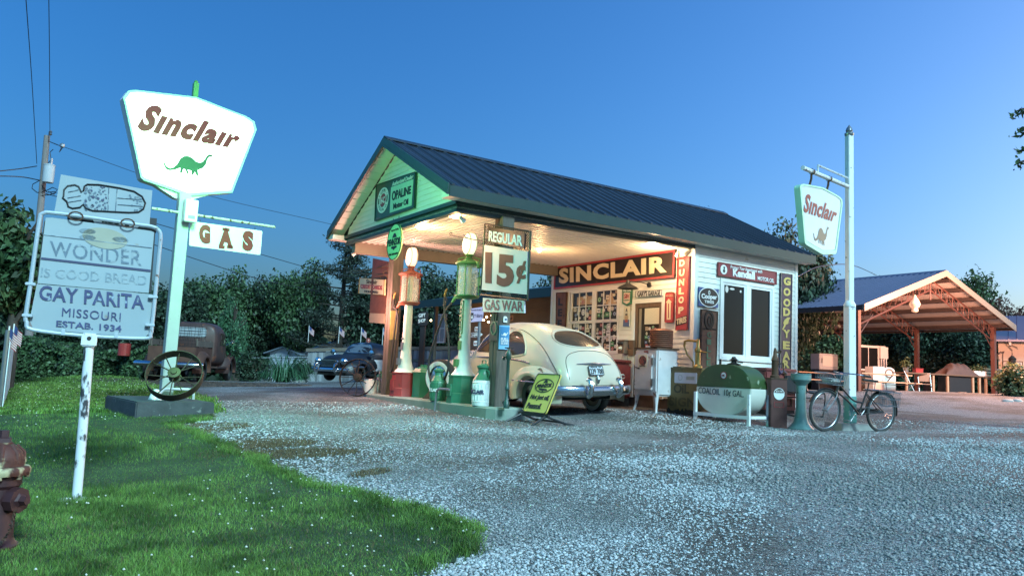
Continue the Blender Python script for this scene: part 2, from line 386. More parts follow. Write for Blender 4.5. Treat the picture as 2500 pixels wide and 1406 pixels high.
def scatter(n,y0,y1,xlim,power,poly=None,inside=True,jit=0):
    """points on the ground, denser near the viewer, within the view wedge"""
    t=rng.random(n*3); y=(y0**(1-power)+t*(y1**(1-power)-y0**(1-power)))**(1/(1-power)); x=(rng.random(n*3)*(xlim[1]-xlim[0])+xlim[0])*y
    if poly is not None:
        k=inpoly(x+rng.normal(0,jit+1e-6,len(x)),y+rng.normal(0,jit+1e-6,len(x)),poly); x,y=(x[k],y[k]) if inside else (x[~k],y[~k])
    x,y=x[:n],y[:n]; return x,y,gz_np(x,y)
def blades(name,x,y,z,h,wd,mat,lean=.5):
    n=len(x); a=rng.random(n)*6.283; h=h*(.55+.9*rng.random(n)); d=rng.random(n)*lean*h; b=rng.random(n)*6.283
    px,py=np.cos(a)*wd/2,np.sin(a)*wd/2; V=np.empty((n,5,3))
    V[:,0]=np.stack([x-px,y-py,z],1); V[:,1]=np.stack([x+px,y+py,z],1)
    mxx,myy=x+np.cos(b)*d*.35,y+np.sin(b)*d*.35
    V[:,2]=np.stack([mxx+px*.8,myy+py*.8,z+h*.6],1); V[:,3]=np.stack([mxx-px*.8,myy-py*.8,z+h*.6],1)
    V[:,4]=np.stack([x+np.cos(b)*d,y+np.sin(b)*d,z+h],1)
    i=np.arange(n)*5; Fc=np.concatenate([np.stack([i,i+1,i+2],1),np.stack([i,i+2,i+3],1),np.stack([i+3,i+2,i+4],1)])
    return npmesh(name,V.reshape(-1,3),Fc,mat)
m_grass=M('grass_blade',(.15,.27,.05),.6,var=0,island=.55,subs=.25)
def patchy(m,c2,sc,lo,hi):
    n=m.node_tree; L=n.links.new; b=n.nodes['Principled BSDF']; old=b.inputs['Base Color'].links[0].from_socket
    tc=n.nodes.new('ShaderNodeTexCoord'); k=n.nodes.new('ShaderNodeTexNoise'); k.inputs['Scale'].default_value=sc; k.inputs['Detail'].default_value=5; L(tc.outputs['Object'],k.inputs[0]); r=n.nodes.new('ShaderNodeMapRange'); L(k.outputs[0],r.inputs[0]); r.inputs[1].default_value=lo; r.inputs[2].default_value=hi
    mx=n.nodes.new('ShaderNodeMix'); mx.data_type='RGBA'; mx.blend_type='MULTIPLY'; L(r.outputs[0],mx.inputs[0]); L(old,mx.inputs[6]); mx.inputs[7].default_value=c2+(1,)
    for l in list(n.links):
        if l.from_socket==old and l.to_node!=mx: t=l.to_socket; n.links.remove(l); L(mx.outputs[2],t)
patchy(m_grass,(.36,.42,.30),2.6,.44,.60)
m_dry=M('dry_grass_blade',(.13,.095,.045),.8,var=0,island=.5)
m_clover=M('clover_flower',(.6,.6,.5),.8,var=0)
def meadow():
    parts=[]
    xs,ys,zs=[],[],[]
    x,y,z=scatter(265000,2.6,13,(-.95,.35),1.5,LAWN,True,.05); 
    patch=np.sin(x*2.1+np.sin(y*1.3)*2)+np.sin(y*2.7+x*.8)
    o=struct(blades('grass',x,y,z,.034+.02*np.clip(patch,-1,1.5)*.6,.0028+.0005*y/3,m_grass,.9),'stuff')
    x,y,z=scatter(70000,12,29,(-.72,-.3),1.2,LAWN,True,.1); struct(blades('grass',x,y,z,.06,.02,m_grass,.8),'stuff')
    x,y,z=scatter(10500,2.6,13,(-.95,.35),1.4,LAWN,True,.05); struct(blades('dry_grass',x,y,z,.04,.0035,m_dry,1.2),'stuff')
    # ragged longer tufts on the point of the lawn
    n=9000; e=rng.random(n); k=(e*(len(_lw)-2)).astype(int); f=rng.random(n); P=np.array(LAWN)
    x=P[k,0]*(1-f)+P[k+1,0]*f+rng.normal(0,.055,n)-.05; y=P[k,1]*(1-f)+P[k+1,1]*f+rng.normal(0,.055,n); 
    struct(blades('grass',x,y,gz_np(x,y),.05,.005,m_grass,1.1),'stuff')
    for c,rx,ry,nn in (((650,1084),.55,.16,2600),((730,1108),.62,.14,3200),((905,1155),.16,.10,500),((500,1045),.5,.25,2200),((590,1100),.3,.25,1600)):
        g=gnd(*c); r=np.sqrt(rng.random(nn)); a=rng.random(nn)*6.283; x=g.x+r*np.cos(a)*rx+r*np.sin(a)*ry*.8; y=g.y+r*np.sin(a)*ry*2.2
        struct(blades('dry_grass',x,y,gz_np(x,y),.025,.006,m_dry,1.3),'stuff')
    x,y,z=scatter(800,2.8,13,(-.95,.3),1.1,LAWN,True); x2,y2,z2=scatter(600,12,25,(-.7,-.3),1.02,LAWN,True)
    keep=(np.sin(x*1.7+y*.6)+np.sin(y*1.9-x)+rng.normal(0,.7,len(x)))>-.2; x=np.r_[x[keep],x2]; y=np.r_[y[keep],y2]; z=np.r_[z[keep],z2]
    n=len(x); r=.0045+.004*rng.random(n)+.00035*y; h=.035+.03*rng.random(n)
    oc=np.array([[1,0,0],[0,1,0],[-1,0,0],[0,-1,0],[0,0,.9],[0,0,-.7]]); V=oc[None]*r[:,None,None]+np.stack([x,y,z+h],1)[:,None]
    ft=np.array([[0,1,4],[1,2,4],[2,3,4],[3,0,4],[1,0,5],[2,1,5],[3,2,5],[0,3,5]]); Fc=(ft[None]+(np.arange(n)*6)[:,None,None]).reshape(-1,3)
    struct(npmesh('clover_flowers',V.reshape(-1,3),Fc,m_clover),'stuff')
meadow()
def ico():
    t=(1+5**.5)/2; V=np.array([[-1,t,0],[1,t,0],[-1,-t,0],[1,-t,0],[0,-1,t],[0,1,t],[0,-1,-t],[0,1,-t],[t,0,-1],[t,0,1],[-t,0,-1],[-t,0,1]],float); V/=np.linalg.norm(V[0])
    Fc=np.array([[0,11,5],[0,5,1],[0,1,7],[0,7,10],[0,10,11],[1,5,9],[5,11,4],[11,10,2],[10,7,6],[7,1,8],[3,9,4],[3,4,2],[3,2,6],[3,6,8],[3,8,9],[4,9,5],[2,4,11],[6,2,10],[8,6,7],[9,8,1]])
    return V,Fc
ICO=ico()
def stones(name,x,y,z,r,mat,flat=.65):
    n=len(x); V0,F0=ICO; V=V0[None]*(1+rng.uniform(-.25,.25,(n,12,1))); sc=np.stack([r*(.8+.5*rng.random(n)),r*(.7+.4*rng.random(n)),r*flat*(.8+.4*rng.random(n))],1)
    V=V*sc[:,None]; a=rng.random(n)*6.283; c,s=np.cos(a)[:,None],np.sin(a)[:,None]; X=V[:,:,0]*c-V[:,:,1]*s; Y=V[:,:,0]*s+V[:,:,1]*c
    V=np.stack([X+x[:,None],Y+y[:,None],V[:,:,2]+(z+r*flat*.35)[:,None]],2)
    return npmesh(name,V.reshape(-1,3),(F0[None]+(np.arange(n)*12)[:,None,None]).reshape(-1,3),mat)
m_stone=M('gravel_stone',(.42,.425,.43),.85,var=0,island=.42)
patchy(m_stone,(.52,.50,.48),.5,.44,.60)
def pebbles():
    x,y,z=scatter(150000,2.5,16,(-.7,1.0),1.55,LAWN,False,.04)
    x0_=x-.25*y; tk=np.minimum(np.abs(np.sin((x0_-.02*y*y)*1.05)),1); tr=1.1*tk-.35+.5*np.sin(x*.9+y*.35)+.6*np.sin(y*1.1-x*.4+1)+rng.normal(0,.5,len(x)); k=tr>-.12; x,y,z=x[k],y[k],z[k]
    r=(.0042+.0085*rng.random(len(x))**2.6+.00032*y)*(1+.25*np.sin(x*1.3+y*.7))
    struct(stones('gravel',x,y,z,r,m_stone),'stuff')
pebbles()
# ------------------------------------------------------------------ trees and plants
def leafmesh(name,C,size,mat,up=.3,out=None,parent=None,aspect=.55):
    n=len(C); nrm=rng.normal(0,1,(n,3)); 
    if out is not None: nrm+=out*1.2
    nrm[:,2]+=up; nrm/=np.linalg.norm(nrm,axis=1)[:,None]; t=np.cross(nrm,rng.normal(0,1,(n,3))); t/=np.linalg.norm(t,axis=1)[:,None]+1e-9; b=np.cross(nrm,t)
    s=(size*(.6+.8*rng.random(n)))[:,None]; V=np.empty((n,4,3)); V[:,0]=C-t*s; V[:,1]=C+b*s*aspect+nrm*s*.15; V[:,2]=C+t*s; V[:,3]=C-b*s*aspect+nrm*s*.15
    return npmesh(name,V.reshape(-1,3),np.arange(n*4).reshape(-1,4),mat,parent)
def lobed(n,nl,rx,ry,rz,cz,lr=.42,seed=0):
    g=np.random.default_rng(seed); d=g.normal(0,1,(nl,3)); d/=np.linalg.norm(d,axis=1)[:,None]; rad=g.random(nl)**.45*.78; ctr=d*rad[:,None]; ctr[:,2]=np.clip(ctr[:,2],-.75,1)
    lr_=lr*(.6+.7*g.random(nl)); k=g.choice(nl,n,p=lr_**2/np.sum(lr_**2)); u=g.normal(0,1,(n,3)); u/=np.linalg.norm(u,axis=1)[:,None]; q=g.random(n)**.4
    off=u*(lr_[k]*q)[:,None]*(1+.10*g.normal(0,1,(n,1))); P=ctr[k]+off; P=P*np.array([rx,ry,rz]); P[:,2]+=cz; return P,u
def leafmat(name,c,island=.6): return M(name,c,.55,var=0,island=island,subs=.3)
m_leaf=leafmat('broad_leaf',(.055,.105,.04),.8); m_leafd=leafmat('dark_leaf',(.036,.064,.034),.8); m_leafl=leafmat('pale_leaf',(.05,.13,.06)); m_needle=leafmat('pine_needle',(.034,.05,.034)); m_leafr=leafmat('copper_leaf',(.10,.055,.04)); m_leafy=leafmat('yellow_green_leaf',(.10,.12,.045))
CROWN={}
def trunk_mesh(h,r,seed,spread=.5,nb=7):
    g=random.Random(seed); mb=MB(); pts=[(g.uniform(-.04,.04)*h*i/5,g.uniform(-.04,.04)*h*i/5,h*i/5) for i in range(6)]; pts[0]=(0,0,-.3)
    mb.tube(pts,[r*1.25,r*.95,r*.8,r*.62,r*.42,r*.15],10)
    for i in range(nb):
        k=g.randint(2,4); a=g.random()*6.283; p=Vector(pts[k]); q=p+Vector((math.cos(a)*spread*h*.22,math.sin(a)*spread*h*.22,h*.18)); e=q+Vector((math.cos(a+.4)*spread*h*.12,math.sin(a+.4)*spread*h*.12,h*.08))
        mb.tube([p,q,e],[r*.45,r*.28,r*.1],6)
    return mb
def tree(name,label,pos,h,w,mat,kind=0,seed=1,n=9000,group=None,low=.12,leaf=.032,cat='tree'):
    """trunk + crown; crown meshes of one kind are shared and scaled"""
    t=thing(name,label,cat,pos,seed*1.3,group); key=(kind,n,mat.name,leaf)
    trunk_mesh(h*.82,h*.022+.05,seed).build('trunk',m_bark,t,smooth=True)
    if key not in CROWN:
        P,u=lobed(n,26 if kind==0 else 40,1,1,1,0,.42 if kind==0 else .33,seed=kind*17+n%13+3); o=leafmesh('crown',P,np.full(n,leaf),mat,.4,u); CROWN[key]=o.data; bpy.data.objects.remove(o)
    o=bpy.data.objects.new('crown',CROWN[key]); lk(o,t); ch=h*(1-low); o.scale=(w/2*.88,w/2*.88,ch/2*.9); o.location=(0,0,h*low+ch/2); return t
def pine(label,pos,h,w,seed=3,n=260):
    t=thing('pine_tree',label,'tree',pos,0,'conifers behind the fence'); g=random.Random(seed); mb=MB(); mb.tube([(0,0,-.3),(.05,0,h*.5),(0,.05,h)],[.22,.15,.03],8); C=[]
    for i in range(46):
        z=h*(.2+.78*i/46); a=g.random()*6.283; L=w/2*(1.05-.75*(z/h)**1.6)*g.uniform(.55,1.1); tip=Vector((math.cos(a)*L,math.sin(a)*L,z+L*g.uniform(-.02,.25))); mb.tube([(0,0,z),tuple(Vector((0,0,z))*.4+tip*.6+Vector((0,0,-.1)) if 0 else (tip.x*.55,tip.y*.55,z+L*.04)),tip],[.05,.035,.012],5)
        for k in range(int(4+L*3)):
            f=g.uniform(.35,1.0); c=Vector((tip.x*f,tip.y*f,z+(tip.z-z)*f*f)); C.append(c+Vector((g.gauss(0,.22),g.gauss(0,.22),g.gauss(.08,.08))))
    mb.build('trunk',m_bark,t,smooth=True); C=np.array(C); k=rng.integers(0,len(C),len(C)*26); P=C[k]+rng.normal(0,1,(len(k),3))*np.array([.2,.2,.12]); leafmesh('crown',P,np.full(len(P),.10),m_needle,.3,None,t,.3); return t
def bush(name,label,pos,rx,ry,h,mat,n=2500,leaf=.05,group=None,cat='shrub',rz=0,seed=2):
    t=thing(name,label,cat,pos,rz,group); P,u=lobed(n,14,rx*.8,ry*.8,h*.5,h*.48,.5,seed); P[:,2]=np.maximum(P[:,2],.02); leafmesh('foliage',P,np.full(n,leaf),mat,.4,u,t); mb=MB(); g=random.Random(seed)
    for i in range(6): a=g.random()*6.28; mb.tube([(0,0,-.05),(math.cos(a)*rx*.3,math.sin(a)*ry*.3,h*.45),(math.cos(a)*rx*.55,math.sin(a)*ry*.55,h*.75)],[.03,.02,.008],5)
    mb.build('stem',m_bark,t); return t
BT='broadleaf trees behind the yard'
for i,(px,Y,tp,w,mt,kd,lb) in enumerate((
 (402,40,668,5.2,m_leafd,0,'dark broadleaf tree directly behind the lit pole sign'),
 (480,44,648,5.6,m_leaf,0,'round-topped tree standing right over the rusty pickup'),
 (575,46,640,5.0,m_leaf,1,'dense tree behind the pale fluffy conifer'),
 (655,46,650,5.0,m_leafd,0,'dark tree between the pickup and the plank fence, under the wires'),
 (722,44,612,4.6,m_leaf,1,'tall tree touching the pine on the pickup side'),
 (905,44,640,5.0,m_leafd,0,'dark tree behind the hanging credit cards sign'),
 (1065,42,632,5.0,m_leafd,1,'dark tree between the two glowing pump globes'),
 (1165,46,640,5.6,m_leafd,0,'tree behind the green-lit pump and the price board'),
 (1315,46,650,6.0,m_leafd,1,'dark tree over the blue shingle roof left of the station wall'))):
    p=pxb(px,Y); z=at(px,tp,Y).z; tree('broadleaf_tree',lb,p,z-p.z,w,mt,kd,i+1,15000,BT,.1,.040)
for i,(px,Y,tp,w,mt,kd,lb) in enumerate(((130,38,700,5.0,m_leafd,1,'dark tree over the hedge between slatted fence and town sign'),(235,40,690,5.0,m_leafd,0,'dark tree behind the hedge and the town sign'),(325,41,680,5.0,m_leafd,1,'dark tree behind the hedge between the two sign poles'),(985,46,648,5.0,m_leafd,1,'dark tree behind the far canopy post'))):
    p=pxb(px,Y); z=at(px,tp,Y).z; tree('broadleaf_tree',lb,p,z-p.z,w,mt,kd,i+51,15000,BT,.02,.040)
def woods():
    n=60000; px=rng.uniform(-300,2800,n); Y=rng.uniform(56,64,n); x=(px-1250)/F_PX*Y; hh=3.4+.9*np.sin(px*.021)+.6*np.sin(px*.057+1); z=gz_np(x,Y)+rng.random(n)**.8*hh
    struct(leafmesh('woods',np.stack([x,Y,z],1),np.full(n,.34),m_leafd,.3,None),'stuff')
woods()
BR='trees behind the station and pavilion'
for i,(px,Y,tp,w,mt,kd,lb) in enumerate((
 (1730,30,486,2.5,m_leafd,1,'tree whose top pokes over the station roof ridge'),
 (1925,31,520,4.2,m_leafd,1,'tall dark tree behind the far roof edge of the station'),
 (2160,52,652,4.4,m_leafd,0,'small distant tree top just above the pavilion ridge'),
 (2335,47,636,6.6,m_leaf,0,'big rounded tree rising behind the pavilion gable'),
 (2262,42,700,5.2,m_leafd,1,'forked tree behind the middle post of the pavilion'),
 (2475,44,712,4.0,m_leafr,1,'reddish copper-leaved tree over the cream shed'),
 (2005,45,735,5.0,m_leafy,0,'warm-lit tree seen under the pavilion roof beside the station'),
 (2140,44,735,5.0,m_leafy,1,'warm-lit tree behind the white cabinet in the pavilion'),
 (2400,40,760,4.6,m_leafd,0,'dark tree between the pavilion and the shed'))):
    p=pxb(px,Y); z=at(px,tp,Y).z; tree('broadleaf_tree',lb,p,z-p.z,w,mt,kd,i+21,15000,BR,.06,.040)
p=pxb(822,43); pine('tall open-branched pine behind the plank fence',p,at(822,572,43).z-p.z,5.6)
p=pxb(560,33); z=at(560,712,33).z; tree('fluffy_conifer','pale green fluffy conifer beside the rusty pickup cab',p,z-p.z,1.75,m_leafl,1,61,9000,'conifers behind the fence',.02,.05)
p=pxb(15,20); tree('large_leaf_tree','big-leaved tree growing over the slatted fence and utility pole foot',p,at(15,478,20).z-p.z,3.0,m_leaf,1,71,9000,None,.28,.075)
def edge_tree():
    p=pxb(2740,13); t=thing('drooping_leaf_tree','drooping tree of which only a few branch tips show against the open sky','tree',p); top=at(2740,150,13).z-p.z; mb=MB(); mb.tube([(0,0,-.3),(.05,0,top*.5),(0,0,top)],[.22,.16,.05],8); C=[]; O=[]
    for px,py in((2478,272),(2484,318),(2482,398),(2492,362),(2560,180),(2575,470)):
        e=at(px,py,13)-p; s0=Vector((0,0,e.z+.25)); mid=(s0+e)/2+Vector((0,0,.12)); cv=curve([s0,mid,e],6); mb.tube(cv,[.035]+[.02]*(len(cv)-2)+[.006],5)
        for k in range(150):
            f=rng.random()**.6*(len(cv)-1.01); i=int(f); q=Vector(cv[i])*(1-f+i)+Vector(cv[i+1])*(f-i); sp=.02+.05*(1-f/len(cv)); C.append((q.x+rng.normal(0,sp+.02),q.y+rng.normal(0,.10),q.z-abs(rng.normal(0,.05)))); O.append((-.4,0,-.3))
    mb.build('trunk',m_bark,t,smooth=True); leafmesh('crown',np.array(C),np.full(len(C),.055),m_leaf,-.2,np.array(O),t,.4)
    P,u=lobed(3000,20,1.0,1.0,1.3,top-1.0,.4,5); leafmesh('crown',P,np.full(len(P),.07),m_leaf,.3,u,t)
edge_tree()
# hedge along the left back
def hedge():
    a=pxb(40,28); b=pxb(385,26); L=(b-a).xy.length; rz=math.atan2(b.y-a.y,b.x-a.x); t=thing('hedge','vine-covered hedge along the back of the lawn','hedge',a,rz); n=26000
    X=rng.random(n)*L; Z=rng.random(n)**.8; hh=1.45+.12*np.sin(X*1.3)+.1*np.sin(X*3.1+1)+.25*np.exp(-((X-.6)/1.2)**2); dep=.45+.18*np.sin(X*2.3)+.12*np.sin(X*5); side=rng.random(n)
    Yv=np.where(side<.75,-dep*np.sqrt(np.clip(1-Z**4,0,1))+rng.normal(0,.07,n),rng.uniform(-.5,.5,n)); Zv=np.where(side<.75,Z*hh,hh*(.85+.2*rng.random(n))); P=np.stack([X,Yv,Zv],1); leafmesh('foliage',P,np.full(n,.06),m_leaf,.2,np.array([[0,-1,.2]]),t,.7)
    mb=MB(); mb.bb(0,L,-.2,.25,.1,1.2); mb.build('dark_core',m_bark,t)  # added solid dark core behind the leaves
hedge()
for px,Y,rx,h,mt,lb in ((607,31,1.0,1.15,m_leafd,'dark low shrub in front of the pickup nose'),(735,35,.75,1.0,m_leafd,'dark shrub against the end of the plank fence')):
    bush('shrub',lb,pxb(px,Y),rx,.6,h,mt,2600,.05,'low shrubs by the gravel')
def tallgrass():
    p=pxb(690,33.5); t=thing('ornamental_grass','clump of long arching grass at the edge of the gravel','grass clump',p); n=520; a=rng.random(n)*6.283; r=rng.random(n); V=[];Fc=[]
    for k in range(n):
        ca,sa=math.cos(a[k]),math.sin(a[k]); L=.35+.8*r[k]; w=.006+.006*rng.random(); c0=(ca*.12*r[k]*2,sa*.12*r[k]*2)
        q=[(0,0),(.25*L,.62*L),(.6*L,.95*L),(1.0*L,.78*L),(1.2*L,.35*L)]; o=len(V)
        for d,z in q: z*=(.8+.5*rng.random()*.0+.35*math.sin(k)); V+= [(c0[0]+ca*d-sa*w,c0[1]+sa*d+ca*w,z*1.05),(c0[0]+ca*d+sa*w,c0[1]+sa*d-ca*w,z*1.05)]
        Fc+=[(o+2*i,o+2*i+1,o+2*i+3,o+2*i+2) for i in range(4)]
    npmesh('blades',np.array(V),np.array(Fc),m_leafl,t)
tallgrass()
# ------------------------------------------------------------------ zoomed readings -> picture points
def Z(ox,oy,s): return lambda x,y:(ox+x*s,oy+y*s)
z3=Z(780,320,.2845); z6=Z(1320,580,.31299); z6b=Z(1380,690,.14933); z7=Z(1560,600,.34135); zk1=Z(1600,440,.2); z4=Z(740,640,.27027); z5=Z(1000,540,.36265)
zl=Z(0,150,.35569); zl2=Z(0,600,.32); zl7=Z(0,480,.2561); zr=Z(1920,600,.32713); zr8=Z(2080,840,.168); zp=Z(1900,280,.5694); zc=Z(1160,760,.18493); z3b=Z(1420,840,.232); z2b=Z(820,880,.24); zg=Z(1000,650,.17784)
# ------------------------------------------------------------------ the station
m_roof=M('dark_metal_roof',(.024,.029,.038),.42,.1,var=.2,sc=1.2,coat=.1)
m_fascia=M('dark_green_trim',(.018,.042,.040),.4,var=.1)
m_soffit=M('ribbed_soffit',(.66,.64,.58),.45,var=.05)
m_doorwood=M('brown_door_wood',(.13,.075,.045),.6,var=.3,sc=4,stretch=(5,5,.6))
m_beam=M('beam_wrap',(.20,.17,.13),.5,var=.12)
m_found=M('foundation',(.10,.075,.065),.9,var=.4,sc=5,bump=.3)
WD,LN,GY,FY=5.03,3.40,-5.80,-6.12
st=thing('gas_station','small white clapboard filling station with green-lit gable, metal roof and drive-under canopy','gas station',BF.loc,BF.rz)
zb=lambda y:3.18+.0172*y            # underside of the canopy beams
def siding(mb,x0,x1,z0,z1,opens,fn,hc=.108,ext=None):
    z=z0
    while z<z1-.02:
        h=min(hc,z1-z); a,b=(x0,x1) if ext is None else ext(z+h*.5)
        segs=[(a,b)]
        for ox0,ox1,oz0,oz1 in opens:
            if oz0<z+h*.6 and oz1>z+h*.4:
                ns=[]
                for s,e in segs:
                    if ox1<=s or ox0>=e: ns.append((s,e)); continue
                    if ox0>s: ns.append((s,ox0))
                    if ox1<e: ns.append((ox1,e))
                segs=ns
        for s,e in segs:
            if e-s<.01: continue
            q=[(0,0),(.020,0),(.006,h),(0,h)]
            mb.add([fn(s,d,z+k) for d,k in q]+[fn(e,d,z+k) for d,k in q],[(0,1,2,3),(7,6,5,4),(0,4,5,1),(1,5,6,2),(2,6,7,3),(3,7,4,0)])
        z+=hc
DX0,DX1=-1.79,-.93
def wl(p): return BF.hit(*p,y=0)
wa,wb=wl((1391,712)),wl((1513,858)); WX0,WX1,WZ0,WZ1=wa.x,wl((1513,780)).x,wl((1510,862)).z,wl((1452,703)).z
FO=[(WX0,WX1,WZ0,WZ1),(DX0-.09,DX1+.09,-.05,2.2)]
fn=lambda x,d,z:(x,-d,z); fs=lambda y,d,z:(d,y,z)
SO=[(.835,2.475,.955,2.56)]
mb=MB(); siding(mb,-WD+.07,-.07,0,3.3,FO,fn); siding(mb,.07,LN-.07,-.1,3.22,SO,fs)
mb.bb(-WD,-WD+.02,.0,LN,0,3.3); mb.bb(-WD,0,LN-.02,LN,0,3.3)
mb.bb(-WD+.02,WX0,.004,.03,0,3.3); mb.bb(WX1,DX0-.09,.004,.03,0,3.3); mb.bb(DX1+.09,-.004,.004,.03,0,3.3); mb.bb(WX0,WX1,.004,.03,0,WZ0); mb.bb(WX0,WX1,.004,.03,WZ1,3.3); mb.bb(DX0-.09,DX1+.09,.004,.03,2.2,3.3)
mb.bb(-.03,-.004,.03,.835,0,3.3); mb.bb(-.03,-.004,2.475,LN-.02,0,3.3); mb.bb(-.03,-.004,.835,2.475,0,.955); mb.bb(-.03,-.004,.835,2.475,2.56,3.3)
mb.build('wall',m_siding,st)
mb=MB(); mb.bb(-WD+.03,-.03,.03,LN-.03,-.02,0); mb.bb(-WD+.03,-.03,1.2,1.24,0,3.3); mb.build('interior',M('dim_interior',(.06,.045,.035),.9,var=.3),st)
for q in((-.075,.024,-.024,.075,-.12,3.2),(-WD-.024,-WD+.07,-.024,.07,0,3.2),(-.075,.024,LN-.075,LN+.02,-.5,3.3)): MB().bb(*q).build('corner_board',m_trim,st)
mb=MB(); mb.bb(-WD,0-.01,.01,LN-.01,-.9,-.001); mb.build('foundation',m_found,st)
# windows of the front: four panels of six panes
m_interior_glass=M('shop_window_glass',(.035,.026,.02),.12,var=.3,sc=3)
STK=[M('sticker_'+n,c,.5,var=.08,sc=30) for n,c in (('cream',(.62,.55,.42)),('white',(.66,.64,.6)),('red',(.35,.06,.05)),('green',(.06,.22,.08)),('black',(.03,.03,.03)),('tan',(.42,.28,.16)),('blue',(.06,.10,.22)))]
STICK=[]
def stickers(parent,x0,x1,z0,z1,n,y,seed,name='sticker',s=(.03,.07),cols=(0,0,1,1,1,2,5,3,6)):
    g=random.Random(seed); done=[]
    for i in range(n*6):
        if len(done)>=n: break
        r=g.uniform(*s); x=g.uniform(x0+r,x1-r); z=g.uniform(z0+r,z1-r)
        if any(abs(x-a)<(r+c)*.85 and abs(z-b)<(r+c)*.85 for a,b,c in done): continue
        done.append((x,z,r)); k=g.choice(cols); STICK.append((r,parent,x,z,y,k,g.random(),[g.random() for _ in range(5)],g.choice((4,2,4,6)) if k in(0,1,5) else 1,.0015+.0001*len(done)))
def draw_sticker(mb,q):
    r,parent,x,z,y,k,sh,gr,k2,dd=q; mb.cur=k
    P=ell(x,z,r,r*(1,1,.75,1.2)[int(gr[0]*4)],14) if sh<.55 else [(x-r,z-r*(.6+.4*gr[1])),(x+r,z-r*.8),(x+r*(.85+.15*gr[2]),z+r*.8),(x-r,z+r*.9)]
    mb.prism(P,y-dd,y); mb.cur=k2
    if sh<.55: mb.ring(ell(x,z,r*.72,r*.68,12),ell(x,z,r*.58,r*.54,12),y-dd-.001,y-dd)
    else: mb.bb(x-r*.6,x+r*.6,y-dd-.001,y-dd,z-r*.1,z+r*.2)
def flush_stickers():
    STICK.sort(key=lambda q:-q[0])
    for q in STICK[:92]: mb=MB(); draw_sticker(mb,q); mb.build('sticker',STK,q[1])
    mb=MB(); [draw_sticker(mb,q) for q in STICK[92:]]; struct(mb.build('stickers',STK,st),'stuff')
def panelwin(i,tl,br):
    a,b=wl(tl),wl(br); x0,x1,z0,z1=a.x,b.x,b.z,a.z
    t=MB().bb(x0-.02,x1+.02,.012,.03,z0-.02,z1+.02).build('window',m_interior_glass,st)
    f=MB(); w=.045; f.bb(x0-w,x0,-.03,.012,z0-w,z1+w); f.bb(x1,x1+w,-.03,.012,z0-w,z1+w); f.bb(x0,x1,-.03,.012,z1,z1+w); f.bb(x0,x1,-.03,.012,z0-w,z0)
    for k in(1,2): xm=x0+(x1-x0)*k/3; f.bb(xm-.009,xm+.009,-.012,.012,z0,z1)
    zm=(z0+z1)/2; f.bb(x0,x1,-.013,.012,zm-.01,zm+.01); f.build('frame',m_trim,t)
    return t,x0,x1,z0,z1
for i,(tl,br,n) in enumerate([((1399,717),(1446,782),16),((1457.6,712),(1507,778.5),22),((1396,791),(1445,857),26),((1454.7,788),(1506.5,856),52)]):
    t,x0,x1,z0,z1=panelwin(i,tl,br)
    if i==0: stickers(t,x0,x1,z0,(z0+z1)/2,14,.010,5); MB().bb(x0+(x1-x0)*.2,x1-.04,.006,.0115,(z0+z1)/2+.05,z1-.1).build('poster',STK[5],t); stickers(t,x0+.3*(x1-x0),x1,(z0+z1)/2+.06,z1-.05,5,.006,8,'print',(.04,.09))
    elif i==1: stickers(t,x0,x1,z0,(z0+z1)/2,16,.010,15); MB().prism([(x0+.42*(x1-x0),z0+.53*(z1-z0)),(x1-.05,z0+.53*(z1-z0)),(x0+.62*(x1-x0),z1-.06)],.006,.0115).build('pennant',STK[5],t); stickers(t,x0,x1,(z0+z1)/2,z1,11,.005,9)
    else: stickers(t,x0,x1,z0,z1,n+20,.010,20+i,s=(.035,.085))
a,b=WX0,WX1; mb=MB(); mb.bb(a,b,-.034,-.0,WZ0-.02,WZ0+.05); mb.bb(a,b,-.026,0,WZ1-.05,WZ1); mb.bb(a,a+.05,-.026,0,WZ0+.05,WZ1-.05); mb.bb(b-.05,b,-.026,0,WZ0+.05,WZ1-.05); m=(wl((1452,745)).x); mb.bb(m-.035,m+.035,-.026,.006,WZ0+.05,WZ1-.05); zm=wl((1452,785)).z; mb.bb(a+.05,m-.035,-.025,.006,zm-.02,zm+.02); mb.bb(m+.035,b-.05,-.025,.006,zm-.02,zm+.02); mb.build('window_casing',m_trim,st)
# side window: two tall casements
w=MB().bb(-.02,.002,.84,2.47,.96,2.555).build('window',m_glass,st)
f=MB(); y0,y1,q0,q1=.835,2.475,.955,2.56; cw=.075
f.bb(-.01,.045,y0-cw,y0,q0-cw,q1+cw); f.bb(-.01,.045,y1,y1+cw,q0-cw,q1+cw); f.bb(-.01,.045,y0,y1,q1,q1+cw); f.bb(-.01,.05,y0,y1,q0-cw,q0); ym=(y0+y1)/2
f.bb(-.01,.04,ym-.06,ym+.06,q0,q1)
for s,e in((y0,ym-.06),(ym+.06,y1)):
    f.bb(0,.028,s,s+.055,q0,q1); f.bb(0,.028,e-.055,e,q0,q1); f.bb(0,.028,s+.055,e-.055,q0,q0+.06); f.bb(0,.028,s+.055,e-.055,q1-.055,q1)
f.build('frame',m_clean,w)
mb=MB(); 
for y,z,ry,rz_ in((1.0,2.42,.05,.08),(1.17,2.44,.08,.025),(1.45,2.41,.03,.03)): mb.prism([(a,b) for a,b in ell(y,z,ry,rz_,10)],.003,.0045)
mb.v=[(y_,x_,z_) for x_,y_,z_ in mb.v]; mb.build('sticker',STK[1],w)
mb=MB(); mb.bb(-.3,-.28,.9,2.4,1.0,1.6); mb.build('shelf',m_doorwood,w)
